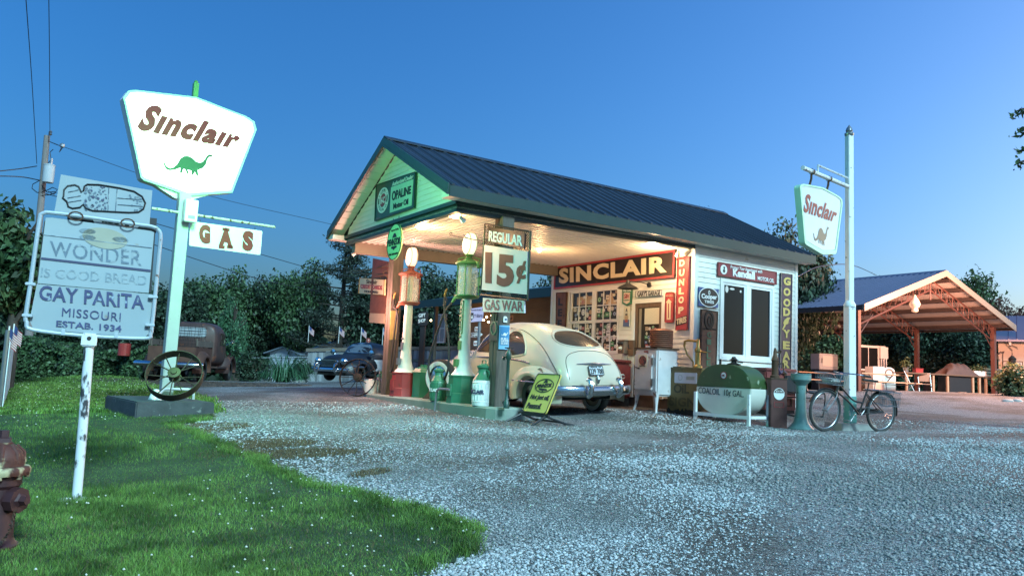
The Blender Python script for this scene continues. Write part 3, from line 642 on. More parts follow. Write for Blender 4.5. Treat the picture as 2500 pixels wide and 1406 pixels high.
# door
dj=MB(); dj.bb(DX0-.09,DX0,-.03,.02,-.02,2.2); dj.bb(DX1,DX1+.09,-.03,.02,-.02,2.2); dj.bb(DX0,DX1,-.03,.02,2.1,2.2); dj.build('door_casing',m_trim,st)
dr=MB(); dr.bb(DX0,DX0+.09,-.012,.02,0,2.1); dr.bb(DX1-.09,DX1,-.012,.02,0,2.1); dr.bb(DX0+.09,DX1-.09,-.012,.02,2.0,2.1); dr.bb(DX0+.09,DX1-.09,-.012,.02,.62,.70); dr.bb(DX0+.09,DX1-.09,-.012,.02,0,.14); dr.bb(DX0+.09,DX1-.09,-.005,.02,.14,.62)
for a,b in((DX0+.13,(DX0+DX1)/2-.03),((DX0+DX1)/2+.03,DX1-.13)): dr.bb(a,b,-.012,-.004,.2,.56)
dr=dr.build('door',m_doorwood,st,bevel=.004)
MB().bb(DX0+.09,DX1-.09,.006,.018,.70,2.0).build('glass',m_interior_glass,dr)
MB().bb(DX0+.30,DX1-.1,.001,.0055,1.62,1.98).build('panel',STK[0],dr); MB().bb(DX0+.12,DX0+.2,.001,.0055,.75,1.98).build('curtain',M('dim_curtain',(.25,.2,.15),.8),dr)
stickers(dr,DX0+.32,DX1-.1,.75,1.60,46,.004,44,s=(.03,.055)); mb=MB(); mb.bb(DX0+.09,DX1-.09,-.018,-.012,.42,.45); mb.build('push_bar',m_brass,dr)
flush_stickers(); e=MB().bb(DX0+.02,DX0+.46,-.022,-.012,.70,.92).build('placard',STK[0],dr)
# canopy
mb=MB(); z0=lambda y:zb(y)+.045
def slab(mb,x0,x1,y0,y1,za,zbb): mb.hexa([(x0,y0,za(y0)),(x1,y0,za(y0)),(x1,y1,za(y1)),(x0,y1,za(y1))],[(x0,y0,zbb(y0)),(x1,y0,zbb(y0)),(x1,y1,zbb(y1)),(x0,y1,zbb(y1))])
slab(mb,-WD,0,GY,-.02,lambda y:z0(y)+.02,lambda y:z0(y)+.05); y=GY+.1
while y<-.05:
    slab(mb,-WD+.1,-.12,y,y+.05,lambda q:z0(q)-.006,lambda q:z0(q)+.02); y+=.14
mb.build('canopy_ceiling',m_soffit,st)
mb=MB(); slab(mb,-.12,0,GY,.0,lambda y:zb(y),lambda y:zb(y)+.17); slab(mb,0,.03,GY-.03,0,lambda y:zb(y)+.13,lambda y:zb(y)+.17); slab(mb,0,.024,GY-.03,0,lambda y:zb(y)-.005,lambda y:zb(y)+.03)
mb.bb(-WD,0,GY,GY+.1,zb(GY),zb(GY)+.20); mb.bb(-WD-.02,.03,GY-.05,GY,zb(GY)+.13,zb(GY)+.20); mb.bb(-WD-.02,.03,GY-.03,GY,zb(GY)-.01,zb(GY)+.035)
mb.build('canopy_fascia',m_fascia,st)
mb=MB(); slab(mb,-WD,-WD+.12,GY+.1,-.02,lambda y:zb(y)-.03,lambda y:zb(y)+.2); slab(mb,-WD+.12,-WD+.3,GY+.1,-.02,lambda y:zb(y)-.2,lambda y:zb(y)+.06); mb.build('beam',m_beam,st)
# gable and roof
RX,RZ,EZR,EZL,EXR,EXL=-2.51,4.89,3.45,3.37,.29,-5.34; RB=LN+.30
def roofz(x): return RZ+(x-RX)*(EZR-RZ)/(EXR-RX) if x>RX else RZ+(x-RX)*(EZL-RZ)/(EXL-RX)
def gext(z):
    zz=z+.13; a=RX+(zz-RZ)*(EXL-RX)/(EZL-RZ); b=RX+(zz-RZ)*(EXR-RX)/(EZR-RZ); return (max(a,-WD),min(b,0))
g=MB(); siding(g,-WD,0,zb(GY)+.2,4.75,[],lambda x,d,z:(x,GY+.04-d,z),.105,gext)
g.prism([(-WD,zb(GY)+.2),(0,zb(GY)+.2),(0,roofz(0)-.1),(RX,RZ-.1),(-WD,roofz(-WD)-.1)],GY+.042,GY+.08); g.build('gable_wall',m_siding,st)
mb=MB()
for ex,ez in((EXR,EZR),(EXL,EZL)):
    dx,dz=ex-RX,ez-RZ; sg=1 if ex>RX else -1
    mb.hexa([(RX,FY,RZ-.03),(ex,FY,ez-.03),(ex,RB,ez-.03),(RX,RB,RZ-.03)],[(RX,FY,RZ),(ex,FY,ez),(ex,RB,ez),(RX,RB,RZ)])
    y=FY+.06
    while y<RB-.04:      # standing ribs
        q=.028
        mb.add([(RX,y-.032,RZ),(RX,y-.012,RZ+q),(RX,y+.012,RZ+q),(RX,y+.032,RZ),(ex+sg*.02,y-.032,ez-.005),(ex+sg*.02,y-.012,ez+q-.005),(ex+sg*.02,y+.012,ez+q-.005),(ex+sg*.02,y+.032,ez-.005)],[(0,4,5,1),(1,5,6,2),(2,6,7,3),(4,7,6,5)])
        for k in(.1,.2): 
            yy=y+k
            if yy<RB-.04: mb.add([(RX,yy-.012,RZ),(RX,yy,RZ+.008),(RX,yy+.012,RZ),(ex,yy-.012,ez),(ex,yy,ez+.008),(ex,yy+.012,ez)],[(0,3,4,1),(1,4,5,2),(3,5,4)])
        y+=.3
mb.hexa([(RX-.16,FY-.02,RZ-.055),(RX,FY-.02,RZ+.035),(RX,RB+.01,RZ+.035),(RX-.16,RB+.01,RZ-.055)],[(RX-.16,FY-.02,RZ-.04),(RX,FY-.02,RZ+.05),(RX,RB+.01,RZ+.05),(RX-.16,RB+.01,RZ-.04)])
mb.hexa([(RX+.16,FY-.02,RZ-.055),(RX,FY-.02,RZ+.035),(RX,RB+.01,RZ+.035),(RX+.16,RB+.01,RZ-.055)],[(RX+.16,FY-.02,RZ-.04),(RX,FY-.02,RZ+.05),(RX,RB+.01,RZ+.05),(RX+.16,RB+.01,RZ-.04)])
mb.build('roof',m_roof,st)
mb=MB()
for ex,ez in((EXR,EZR),(EXL,EZL)):           # rake boards, front and back
    for ya,yb2,h in((FY-.03,FY,.17),(RB,RB+.03,.15)):
        mb.hexa([(RX,ya,RZ-h),(ex,ya,ez-h),(ex,yb2,ez-h),(RX,yb2,RZ-h)],[(RX,ya,RZ+.02),(ex,ya,ez+.02),(ex,yb2,ez+.02),(RX,yb2,RZ+.02)])
    mb.hexa([(RX,FY-.045,RZ-.17),(ex,FY-.045,ez-.17),(ex,FY-.03,ez-.17),(RX,FY-.03,RZ-.17)],[(RX,FY-.045,RZ-.13),(ex,FY-.045,ez-.13),(ex,FY-.03,ez-.13),(RX,FY-.03,RZ-.13)])
    sg=1 if ex>RX else -1
    mb.bb(ex-sg*.005,ex+sg*.02,FY,RB,ez-.20,ez-.012)
mb.build('fascia',m_fascia,st)
mb=MB()
for ex,ez in((EXR,EZR),(EXL,EZL)):
    sg=1 if ex>RX else -1; wx=0 if sg>0 else -WD
    mb.bb(wx+sg*.03 if sg>0 else ex+.005,ex-.006 if sg>0 else wx-.03,GY-.02,RB,ez-.19,ez-.175)      # eave soffit
    n=14
    for k in range(n):                    # boarded underside of the front overhang
        a,b=(k+.04)/n,(k+.96)/n; P=lambda t,q:(RX+(ex-RX)*t,q,RZ+(ez-RZ)*t)
        A,B=P(a,0),P(b,0); mb.hexa([(A[0],FY+.002,A[2]-.075),(B[0],FY+.002,B[2]-.075),(B[0],GY+.02,B[2]-.075),(A[0],GY+.02,A[2]-.075)],[(A[0],FY+.002,A[2]-.06),(B[0],FY+.002,B[2]-.06),(B[0],GY+.02,B[2]-.06),(A[0],GY+.02,A[2]-.06)])
    mb.bb(ex-sg*.01,ex-sg*.32,FY+.004,GY-.024,ez-.195,ez-.12) if 0 else None
    mb.bb(min(ex-sg*.012,wx),max(ex-sg*.012,wx),FY+.003,GY-.03,ez-.19,ez-.09)
mb.build('eave_soffit',m_soffit,st)
for i,(x,y) in enumerate(((-4.37,-4.85),(-.02,-4.80))):
    zlo=-.6; mb=MB(); mb.bb(x-.125,x-.004,y-.125,y+.125,zlo,zb(y)+.03); mb.bb(x+.004,x+.125,y-.12,y+.125,zlo,zb(y)+.03); mb.build('post',m_wood,st,bevel=.006)
# canopy lamps and floodlights; the middle bulb is added
def lamp(pos,name,energy,col,rad=.05,parent=None):
    l=bpy.data.lights.new(name,'POINT'); l.energy=energy*.88; l.color=col; l.shadow_soft_size=rad; o=bpy.data.objects.new(name,l); COL.objects.link(o); o.location=pos
    if parent is not None: o.parent=parent
    return o
m_lampglow=M('lamp_glow',(1,.8,.5),.5,var=0,emit=(1,.62,.28),es=7)
WARM=(1,.56,.25)
for x,y,en in((-1.9,GY+.30,15),(-.45,GY+.22,5)):
    z=zb(y)+.03; mb=MB(); mb.lathe([(.0,.02),(.12,.02),(.12,-.01),(.09,-.035),(0,-.04)],(x,y,z),20); mb.build('ceiling_lamp',m_lampglow,st,smooth=True); lamp((x,y,z-.30),'ceiling_lamp_light',en,WARM,.09,st)
def flood(pos,aim,parent=st):
    mb=MB(); d=Vector(aim).normalized(); p=Vector(pos); mb.tube([p,p+Vector((0,0,-.07))],.012,6); q=p+Vector((0,0,-.09)); mb.tube([q-d*.05,q+d*.05,q+d*.08],[.025,.045,.055],12); return mb.build('floodlight',m_clean,parent,smooth=True)
flood((-.25,-.25,3.17),(-.6,.4,-.4)); flood((-.15,GY+.18,3.1),(-.3,.7,-.3)); flood((-WD+.1,GY+.2,3.0),(-.4,-.5,-.4))
lamp((-.45,-.75,2.98),'wall_floodlight_light',30,(1,.66,.36),.06,st); lamp((-2.6,-2.2,2.8),'canopy_fill_light',16,WARM,.08,st)  # second light is added to brighten the mid canopy
mb=MB(); mb.lathe([(0,.02),(.05,.02),(.05,-.02),(.035,-.07),(0,-.09)],(-2.6,-2.2,z0(-2.2)+.0),14); mb.build('ceiling_lamp',m_lampglow,st,smooth=True)  # made-up fixture for the added mid-canopy light
# ------------------------------------------------------------------ boards on the station
FRONT=BF.w(0,-.045,0); SIDE=BF.w(.05,0,0); RZF=-TH; RZS=-TH+math.pi/2; GAB=BF.w(0,GY-.01,0)
m_signblack=M('sign_black_brown',(.018,.012,.011),.35,var=.3,wear=(RUST,.12,6)); m_signred=M('sign_red',(.36,.04,.045),.35,var=.15,wear=((.2,.08,.05),.12,8)); m_cream=M('cream_letter',(.68,.56,.36),.45,var=.06)
m_signgreen=M('sign_green',(.015,.07,.045),.35,var=.1); m_signblue=M('sign_blue',(.025,.075,.22),.35,var=.12); m_signmaroon=M('sign_maroon',(.20,.022,.035),.35,var=.12); m_yellow=M('yellow_letter',(.62,.44,.12),.45,var=.1,wear=((.2,.1,.05),.12,20)); m_rustsign=M('rust_stained_tin',(.16,.07,.045),.6,.1,var=.4,sc=7,wear=((.06,.03,.025),.3,5)); m_indigo=M('sign_indigo',(.028,.02,.055),.35,var=.2,wear=((.3,.2,.1),.07,16))
s=Sign('wall_sign','long black tin sign with red border and huge cream capitals above the shop windows','sign',FRONT,RZF,[z6(108,405),z6(1048,310),z6(1055,95),z6(118,232)],m_signblack,.05,'boards on the station',edge=m_signred,ew=.045)
s.txt4('SINCLAIR',z6(150,362),z6(990,272),z6(990,140),z6(150,244),m_cream,bold=.045,space=1.12); MB().bb(-.004+s.l(*z6(545,250))[0],.004+s.l(*z6(545,250))[0],s.y-.005,s.y,.03,.5).build('seam',m_rust,s.t)
s=Sign('vertical_sign','tall red vertical tin sign with white letters and a black TIRES band','sign',FRONT,RZF,[z6(1057,722),z6(1147,718),z6(1165,145),z6(1072,155)],m_signred,.035,'boards on the station',edge=m_dkred,ew=.012)
for c,y in zip('DUNLOP',(228,303,378,445,515,595)): s.txt4(c,z6(1086-(y-228)*.022,y),z6(1128-(y-228)*.025,y-3),z6(1131-(y-228)*.025,y-58),z6(1089-(y-228)*.022,y-52),m_cream,bold=.05)
s.patch('band',[z6(1060,690),z6(1148,664),z6(1150,605),z6(1064,632)],m_inkblack); s.y-=.005; s.txt4('TIRES',z6(1066,682),z6(1143,660),z6(1144,614),z6(1068,636),m_cream,bold=.03); s.y+=.005
s=Sign('name_board','narrow white board with black capitals over the shop door','sign',FRONT,RZF,[z6(745,468),z6(948,452),z6(948,406),z6(745,418)],m_clean,.02,'boards on the station',edge=m_inkblack,ew=.006)
s.txt4("GARY'S GARAGE",z6(758,462),z6(936,448),z6(936,411),z6(758,422),m_inkblack,bold=.02,vscale=1)
s=Sign('shield_sign','green shield-shaped sign with a pink centre under the barn lamp','sign',FRONT,RZF,[z6(638,515),z6(672,533),z6(708,515),z6(716,405),z6(640,398)],m_green,.025,'boards on the station')
s.patch('centre',[z6(650,505),z6(675,518),z6(698,503),z6(701,430),z6(652,430)],M('stamp_pink',(.66,.5,.42),.5)); s.txt4('We Give',z6(646,424),z6(708,420),z6(710,404),z6(648,405),m_inkwhite,bold=.01); s.y-=.005; s.txt4('S&H',z6(655,478),z6(697,474),z6(698,436),z6(656,438),m_signred,bold=.01,shear=.3); s.txt4('GREEN',z6(655,495),z6(695,490),z6(695,482),z6(655,486),m_green)
s=Sign('narrow_sign','narrow cream tin sign with a capped bottle design over the wall telephone','sign',FRONT,RZF,[z6(645,695),z6(693,695),z6(698,540),z6(652,538)],STK[0],.02,'boards on the station')
s.patch('base_panel',[z6(645,694),z6(693,694),z6(695,640),z6(648,640)],STK[6]); s.y-=.004; c=s.l(*z6(672,628)); MB().prism(ell(c[0],c[1],.062,.085,16),s.y-.002,s.y).build('figure',STK[5],s.t); c=s.l(*z6(672,650)); MB().prism(ell(c[0],c[1],.05,.035,14),s.y-.003,s.y).build('collar',STK[2],s.t); c=s.l(*z6(673,600)); MB().prism(ell(c[0],c[1],.045,.02,12),s.y-.003,s.y).build('cap',STK[4],s.t); s.txt4('A',z6(668,580),z6(680,580),z6(680,552),z6(669,552),STK[4])
s=Sign('thermometer_sign','rounded red thermometer sign with a cream arrow','sign',FRONT,RZF,[z6(972,655),z6(978,664),z6(1030,664),z6(1038,652),z6(1044,435),z6(1034,424),z6(988,426),z6(978,440)],m_signred,.03,'boards on the station',rad=.03,edge=m_dkred,ew=.012)
s.patch('arrow',[z6(988,640),z6(1018,640),z6(1020,505),z6(1028,505),z6(1004,478),z6(980,508),z6(990,508)],m_cream); s.txt4('ICE COLD',z6(985,462),z6(1034,460),z6(1034,448),z6(986,450),m_cream); s.y-=.005; s.patch('tube',[z6(999,628),z6(1005,628),z6(1007,515),z6(1001,515)],m_dkred)
s=Sign('vertical_sign','narrow rusty vertical sign with black letters between wall corner and shop windows','sign',FRONT,RZF,[z6(120,760),z6(193,760),z6(208,425),z6(126,430)],m_rustsign,.03,'boards on the station',edge=m_rust,ew=.015)
for k,(c,y) in enumerate(zip('LEE',(530,614,700))): s.txt4(c,z6(142-k*3,y),z6(174-k*3,y),z6(176-k*3,y-58),z6(144-k*3,y-57),m_inkblack,bold=.04)
# side wall
s=Sign('wall_sign','dark red motor oil board with a white hand badge above the side window','sign',SIDE,RZS,[zk1(757,1163),zk1(1470,1278),zk1(1474,1122),zk1(761,997)],m_signmaroon,.03,'boards on the station',edge=m_dkred,ew=.012)
s.txt4('Kendall',zk1(937,1172),zk1(1205,1218),zk1(1205,1118),zk1(937,1078),m_inkwhite,bold=.05); s.txt4('MOTOR OIL',zk1(1240,1220),zk1(1440,1254),zk1(1440,1205),zk1(1240,1172),m_inkwhite,bold=.02); s.txt4('Protect Your Investment with',zk1(905,1080),zk1(1295,1140),zk1(1295,1098),zk1(907,1036),m_inkwhite,bold=.012,shear=.25)
c=s.l(*zk1(827,1092)); MB().prism(ell(c[0],c[1],.105,.105,24),s.y-.005,s.y).build('badge',m_inkwhite,s.t); b=MB()
for k,a in enumerate((-.3,.25)): q=Vector((c[0]+.01,0,c[1])); b.tube([(q.x,s.y-.006,q.z),(q.x+math.sin(a)*.06,s.y-.006,q.z+.065)],.010,5)
b.prism(ell(c[0]+.005,c[1]-.03,.035,.04,12),s.y-.008,s.y-.005); b.build('hand',m_inkblack,s.t)
s=Sign('square_sign','square blue tyre sign with a black oval','sign',SIDE,RZS,[z7(422,428),z7(562,445),z7(568,312),z7(426,295)],m_signblue,.03,'boards on the station')
c=s.l(*z7(495,369)); P=ell(c[0],c[1],.31,.215,36); MB().prism(P,s.y-.004,s.y).build('oval',m_inkblack,s.t); s.y-=.004; s.ringp('rim',P,.02,m_inkwhite,.003); s.txt4('Cooper',z7(441,386),z7(552,395),z7(553,352),z7(441,340),m_inkwhite,bold=.04); s.txt4('TIRES',z7(462,408),z7(530,416),z7(530,395),z7(462,388),m_inkwhite,bold=.03); c=s.l(*z7(497,336)); MB().ring(ell(c[0],c[1],.028,.05,14),ell(c[0],c[1],.014,.034,14),s.y-.003,s.y).build('emblem',m_inkwhite,s.t)
s=Sign('vertical_sign','tall rusted brown tin sign with faded green vertical letters','sign',SIDE,RZS,[z7(432,1010),z7(545,1005),z7(560,470),z7(442,452)],m_rustsign,.03,'boards on the station',edge=m_rust,ew=.02)
for k,(c,y) in enumerate(zip('GILLETTE',(655,706,757,806,857,905,955,1000))): s.txt4(c,z7(482-k*1.2,y),z7(512-k*1.2,y+2),z7(512-k*1.2,y-38),z7(482-k*1.2,y-40),m_green,bold=.03)
c=s.l(*z7(497,530)); b=MB(); b.ring(ell(c[0],c[1],.15,.20,20),ell(c[0],c[1],.10,.14,20),s.y-.012,s.y); b.ring(ell(c[0]+.02,c[1]-.02,.07,.11,16),ell(c[0]+.02,c[1]-.02,.03,.06,16),s.y-.010,s.y); b.build('emblem',m_darkiron,s.t); s.txt4('A BEAR FOR WEAR',z7(450,600),z7(545,606),z7(545,592),z7(450,586),m_inkblack)
s=Sign('vertical_sign','very tall dark vertical tin sign with yellow letters and a winged foot','sign',SIDE,RZS,[z7(1003,905),z7(1080,905),z7(1092,205),z7(1012,193)],m_indigo,.035,'boards on the station',edge=M('tan_edge',(.4,.3,.22),.5,wear=((.1,.06,.05),.3,20)),ew=.010)
for k,(c,y) in enumerate(zip('GOODYEAR',(282,358,434,501,656,738,812,872))): s.txt4(c,z7(1028-k*.9,y),z7(1078-k*.9,y+3),z7(1078-k*.9,y-54),z7(1028-k*.9,y-58),m_yellow,bold=.05)
c=[z7(*p) for p in((1018,598),(1032,568),(1026,552),(1036,528),(1058,512),(1078,514),(1066,530),(1062,556),(1044,566),(1040,578),(1024,600))]; s.patch('winged_foot',c,m_yellow)
# gable board
s=Sign('gable_sign','dark green motor oil board with round badge on the green-lit gable','sign',GAB,RZF,[z3(480,775),z3(818,660),z3(832,350),z3(493,463)],m_signgreen,.03,'boards on the station',edge=m_inkblack,ew=.012)
s.patch('panel',[z3(610,705),z3(797,642),z3(813,415),z3(622,485)],M('panel_mint',(.42,.62,.42),.4)); s.txt4('Authorized Dealer',z3(630,478),z3(812,408),z3(815,372),z3(632,442),m_inkwhite,shear=.2,bold=.01); s.y-=.005
s.txt4('OPALINE',z3(630,605),z3(795,540),z3(797,470),z3(634,520),m_inkblack,bold=.03); s.txt4('Motor Oil',z3(642,675),z3(770,630),z3(772,580),z3(644,625),m_inkblack,bold=.03); s.y+=.005
c=s.l(*z3(551,596)); P=ell(c[0],c[1],.275,.265,40); s.ringp('ring',P,.03,m_inkwhite); s.ringp('inner_ring',ell(c[0],c[1],.17,.165,30),.02,m_inkwhite); MB().prism(ell(c[0],c[1],.14,.135,24),s.y-.003,s.y).build('disc',m_signred,s.t)
s.y-=.004; text(s.t,'H-C',(c[0]-.1,c[1]-.07,c[0]+.1,c[1]+.07),m_inkwhite,y=s.y,bold=.03)
def arc_text(s,t,c,r,a0,a1,h,mat,flip=False):
    n=len(t)
    for k,ch in enumerate(t):
        if ch==' ': continue
        a=R(a0+(a1-a0)*(k+.5)/n); x,z=c[0]+r*math.cos(a),c[1]+r*math.sin(a); text(s.t,ch,(x-h*.36,z-h/2,x+h*.36,z+h/2),mat,y=s.y,rot=a-math.pi/2+(math.pi if flip else 0),bold=.02)
arc_text(s,'SINCLAIR',c,.205,165,15,.07,m_inkwhite); arc_text(s,'GASOLINE',c,.205,195,345,.07,m_inkwhite,True)
# round hanging sign
P0=BF.w(0,GY+.02,0); f=Fr(P0,RZF); c0=f.p2(*z3(671,955)); t=thing('round_sign','round green motor oil sign hanging from the canopy edge above the red pump','sign',f.w(c0[0],-.06,c0[1]-.36),RZF,'boards on the station')
s=Sign.__new__(Sign); s.t=t; s.f=Fr(t.location,RZF); s.y=-.014
cen=(0,.36); MB().prism(ell(0,.36,.335,.36,40),-.012,.012).build('board',M('sign_lime',(.50,.85,.38),.4,var=.06),t); P=ell(0,.36,.335,.36,40); s.ringp('rim',P,.014,m_inkblack)
text(t,'PENNZOIL',(-.29,.29,.29,.43),m_inkblack,y=s.y,bold=.035); text(t,'Supreme Quality',(-.17,.57,.17,.62),m_inkblack,y=s.y,rot=0); text(t,'Safe Lubrication',(-.2,.10,.2,.15),m_inkblack,y=s.y)
b=MB(); b.prism([(-.10,.445),(.10,.445),(.06,.50),(.03,.53),(-.03,.53),(-.06,.50)],s.y-.004,s.y); b.prism([(-.11,.275),(.11,.275),(.13,.24),(.05,.225),(0,.195),(-.05,.225),(-.13,.24)],s.y-.004,s.y); b.build('bell',m_inkblack,t); MB().tube([(-.1,0,.7),(-.14,0,.84)],.006,5).tube([(.1,0,.7),(.12,0,.86)],.006,5).build('chain',m_darkiron,t)
# wall telephone, gooseneck lamp, porch light
p=BF.hit(*z6(640,860),y=-.12); t=thing('wall_telephone','old wooden crank telephone on the wall between windows and door','telephone',BF.w(p.x,-.025,p.z-.13),RZF)
mb=MB(); mb.bb(-.10,.10,-.16,0,0,.30); mb.bb(-.12,.12,-.17,0,.29,.31); mb.build('case',m_doorwood,t,bevel=.006); mb=MB(); mb.bb(.12,.30,-.04,0,-.05,.31); mb.build('backboard',m_doorwood,t,bevel=.004)
mb=MB(); [mb.lathe([(0,0),(.037,0),(.045,.02),(.03,.04),(0,.045)],(x,-.16,.235),16,'y') for x in(-.05,.05)]; mb.build('bell',m_darkiron,t,smooth=True); mb=MB(); mb.lathe([(.05,0),(.05,.01),(.02,.02),(.02,.06),(.04,.09),(.035,.09),(0,.07)],(0,-.16,.12),16,'y'); mb.build('mouthpiece',STK[0],t,smooth=True); mb=MB(); mb.tube([(.20,-.04,.12),(.20,-.1,.12),(.2,-.1,.2)],.008,6); mb.tube([(-.05,-.05,0),(-.07,-.05,-.15),(-.1,-.04,-.3),(-.06,-.03,-.42),(.08,-.03,-.40),(.12,-.03,-.25),(.1,-.03,-.05)],.005,5); mb.build('cord',m_black,t)
p=BF.hit(*z6(850,368),y=-.02); t=thing('gooseneck_lamp','black enamel barn lamp on an arm over the door board','wall lamp',BF.w(p.x,-.03,p.z),RZF); MB().lathe([(0,0),(.06,0),(.06,.02),(0,.03)],(0,0,0),16,'y').tube([(0,-.01,0),(0,-.25,.03),(-.06,-.5,.03),(-.10,-.55,.0)],.013,8).build('arm',m_black,t,smooth=True)
MB().lathe([(0,.05),(.035,.05),(.045,.0),(.06,-.03),(.2,-.10),(.235,-.14),(.225,-.14),(.15,-.095),(0,-.06)],(-.10,-.55,0),28).build('shade',m_black,t,smooth=True)
t.parent=None
# ------------------------------------------------------------------ pump island
ISZ=BF.w(0,-4.8,-.2).z
def island():
    P=[]; fr=-5.12; bk=-4.42
    f1=BF.hit(1170,993,y=fr); 
    P=[(-5.05,bk),(-5.05-.12,bk-.12),(-5.2,-4.75),(-5.12,fr+.16),(-4.95,fr)]+[(.16,fr),(.34,fr+.08),(.42,fr+.25),(.42,bk-.1),(.32,bk)]
    n=len(P); vs=[];  zt=-.2
    for z,dd in((-.75,0),(zt-.03,0),(zt,.03)):
        for x,y in P: cx,cy=-2.4,-4.77; vs.append(BF.w(x-dd*(1 if x>cx else -1),y-dd*(1 if y>cy else -1),z))
    mb=MB(); fs=[(k*n+i,k*n+(i+1)%n,(k+1)*n+(i+1)%n,(k+1)*n+i) for k in range(2) for i in range(n)]+[tuple(2*n+i for i in range(n))]; mb.add(vs,fs); o=mb.build('pump_island',m_conc_green); struct(o)
island()
def onisl(px,y=-4.8,dz=0): h=BF.hit(px,985,y=y); return BF.w(h.x,y,-.2+dz)
m_glasscyl=M('pump_glass',(.72,.80,.70),.04,var=0,alpha=.20); m_glassback=M('pump_tube',(.5,.42,.3),.3,var=.2)
m_globew=M('globe_lit_white',(1,1,.95),.4,var=0,emit=(1,.98,.60),es=.30); m_globeo=M('globe_lit_warm',(1,.9,.8),.4,var=0,emit=(1,.78,.50),es=.30)
m_salmon=M('faded_red_paint',(.30,.085,.055),.45,var=.2,wear=(RUST,.2,12)); m_lime=M('pump_green_trim',(.07,.20,.06),.4,var=.15)
m_pumpwhite=M('pump_white',(.62,.66,.60),.4,var=.08,wear=((.25,.2,.15),.12,10))
def pump(label,loc,skirt,trim,globe,lcol,le,k,word,hose,rzglobe):
    t=thing('gas_pump',label,'gas pump',loc,RZF,'visible gas pumps')
    mb=MB(); mb.lathe([(.30,0),(.295,.03),(.285,.15),(.283,.17),(.275,.18),(.265,.46),(.275,.47),(.275,.50),(0,.51)],n=10); mb.bb(-.07,.07,-.30,-.24,.12,.34); mb.build('base',skirt,t,smooth=30)
    mb=MB(); mb.lathe([(.235,.505),(.17,.58),(.125,.75),(.105,1.0),(.095,1.45),(.085,1.95),(0,1.95)],n=24); mb.build('column',m_pumpwhite,t,smooth=True)
    for q in((-.05,.05,-.118,-.098,.98,1.14),(-.045,.045,-.20,-.128,.66,.80),(-.04,.03,-.115,-.09,1.2,1.24)): MB().bb(*q).build('plate',m_lime if k else m_steel,t)
    if word:
        for i,ch in enumerate('VISIBLE'): text(t,ch,(-.03,1.83-i*.08,.03,1.885-i*.08),m_green,y=-.112,bold=.02)
        mb=MB(); mb.ring(rrect(-.05,1.26,.05,1.91,.04),rrect(-.042,1.268,.042,1.902,.034),-.112,-.088); mb.build('word_panel',m_lime,t)
    mb=MB(); mb.lathe([(.0,1.93),(.11,1.93),(.21,1.96),(.235,1.985),(.235,2.0),(0,2.0)],n=28); mb.build('collar',trim,t,smooth=True)
    mb=MB(); mb.lathe([(.19,2.0),(.19,2.56),(.183,2.56),(.183,2.0)],n=32); mb.build('cylinder',m_glasscyl,t,smooth=True)
    mb=MB(); mb.tube([(.0,.03,2.0),(0,.03,2.56)],.035,10); mb.bb(-.055,-.02,-.06,-.05,2.02,2.54); 
    for i in range(11): mb.bb(-.08,.01,-.068,-.06,2.04+i*.046,2.052+i*.046)
    mb.build('gauge',m_glassback,t)
    mb=MB(); mb.lathe([(0,2.56),(.20,2.56),(.255,2.58),(.265,2.60),(.25,2.625),(.14,2.66),(.07,2.70),(.06,2.74),(.085,2.76),(.085,2.78),(0,2.78)],n=28); mb.build('cap',trim,t,smooth=True)
    for i in range(4):
        a=math.pi/4+i*math.pi/2; x,y=math.cos(a)*.215,math.sin(a)*.215; mb=MB(); mb.tube([(x,y,1.97),(x,y,2.6),(x*.95,y*.95,2.70),(x*.4,y*.4,2.73)],.011,6); mb.build('rod',trim,t,smooth=True)
    mb=MB(); mb.tube([(-.2,-.05,2.62),(-.28,-.06,2.60),(-.29,-.06,2.5)],[.03,.04,.02],8); mb.tube([(.22,.02,2.63),(.30,.02,2.6),(.33,.02,2.50)],[.02,.03,.035],8); mb.build('vent_pipe',trim,t,smooth=True)
    g=MB(); g.lathe([(0,-.10),(.12,-.095),(.185,-.08),(.205,-.055),(.21,0),(.205,.055),(.185,.08),(.12,.095),(0,.10)],(0,0,2.985),32,'y'); go=g.build('globe',globe,t,smooth=60); go.rotation_euler.z=rzglobe
    g=MB(); g.ring(ell(0,2.985,.212,.212,32),ell(0,2.985,.196,.196,32),-.066,-.058); g.ring(ell(0,2.985,.212,.212,32),ell(0,2.985,.196,.196,32),.058,.066); gr=g.build('globe_ring',trim,t); gr.rotation_euler.z=rzglobe
    lamp((0,-.0,3.4),'globe_spill_light',le*.12,lcol,.12,t); lamp((-.5,-.75,1.9),'globe_spill_light',le*.8,lcol,.15,t)  # second light is added below and ahead of the globe for the gravel
    h=MB(); h.tube([(-.2,-.02,1.985),(-.36,-.05,1.985),(-.45,-.06,1.90)],[.035,.035,.03],8); h.build('outlet_pipe',trim,t,smooth=True)
    h=MB(); h.tube(hose,.021,8); h.build('hose',m_rubber,t,smooth=True)
    e=Vector(hose[-1]); h=MB(); h.tube([e,e+Vector((-.02,0,.09)),e+Vector((-.02,0,.2))],[.03,.024,.02],8); h.tube([e+Vector((.02,0,.02)),e+Vector((.1,0,.12)),e+Vector((.0,0,.2))],.008,5); h.build('nozzle',m_darkiron,t,smooth=True); h=MB(); h.tube([e+Vector((-.02,0,.2)),e+Vector((0,0,.28)),e+Vector((.06,0,.34))],[.02,.022,.018],8); h.build('spout',m_brass,t,smooth=True); return t
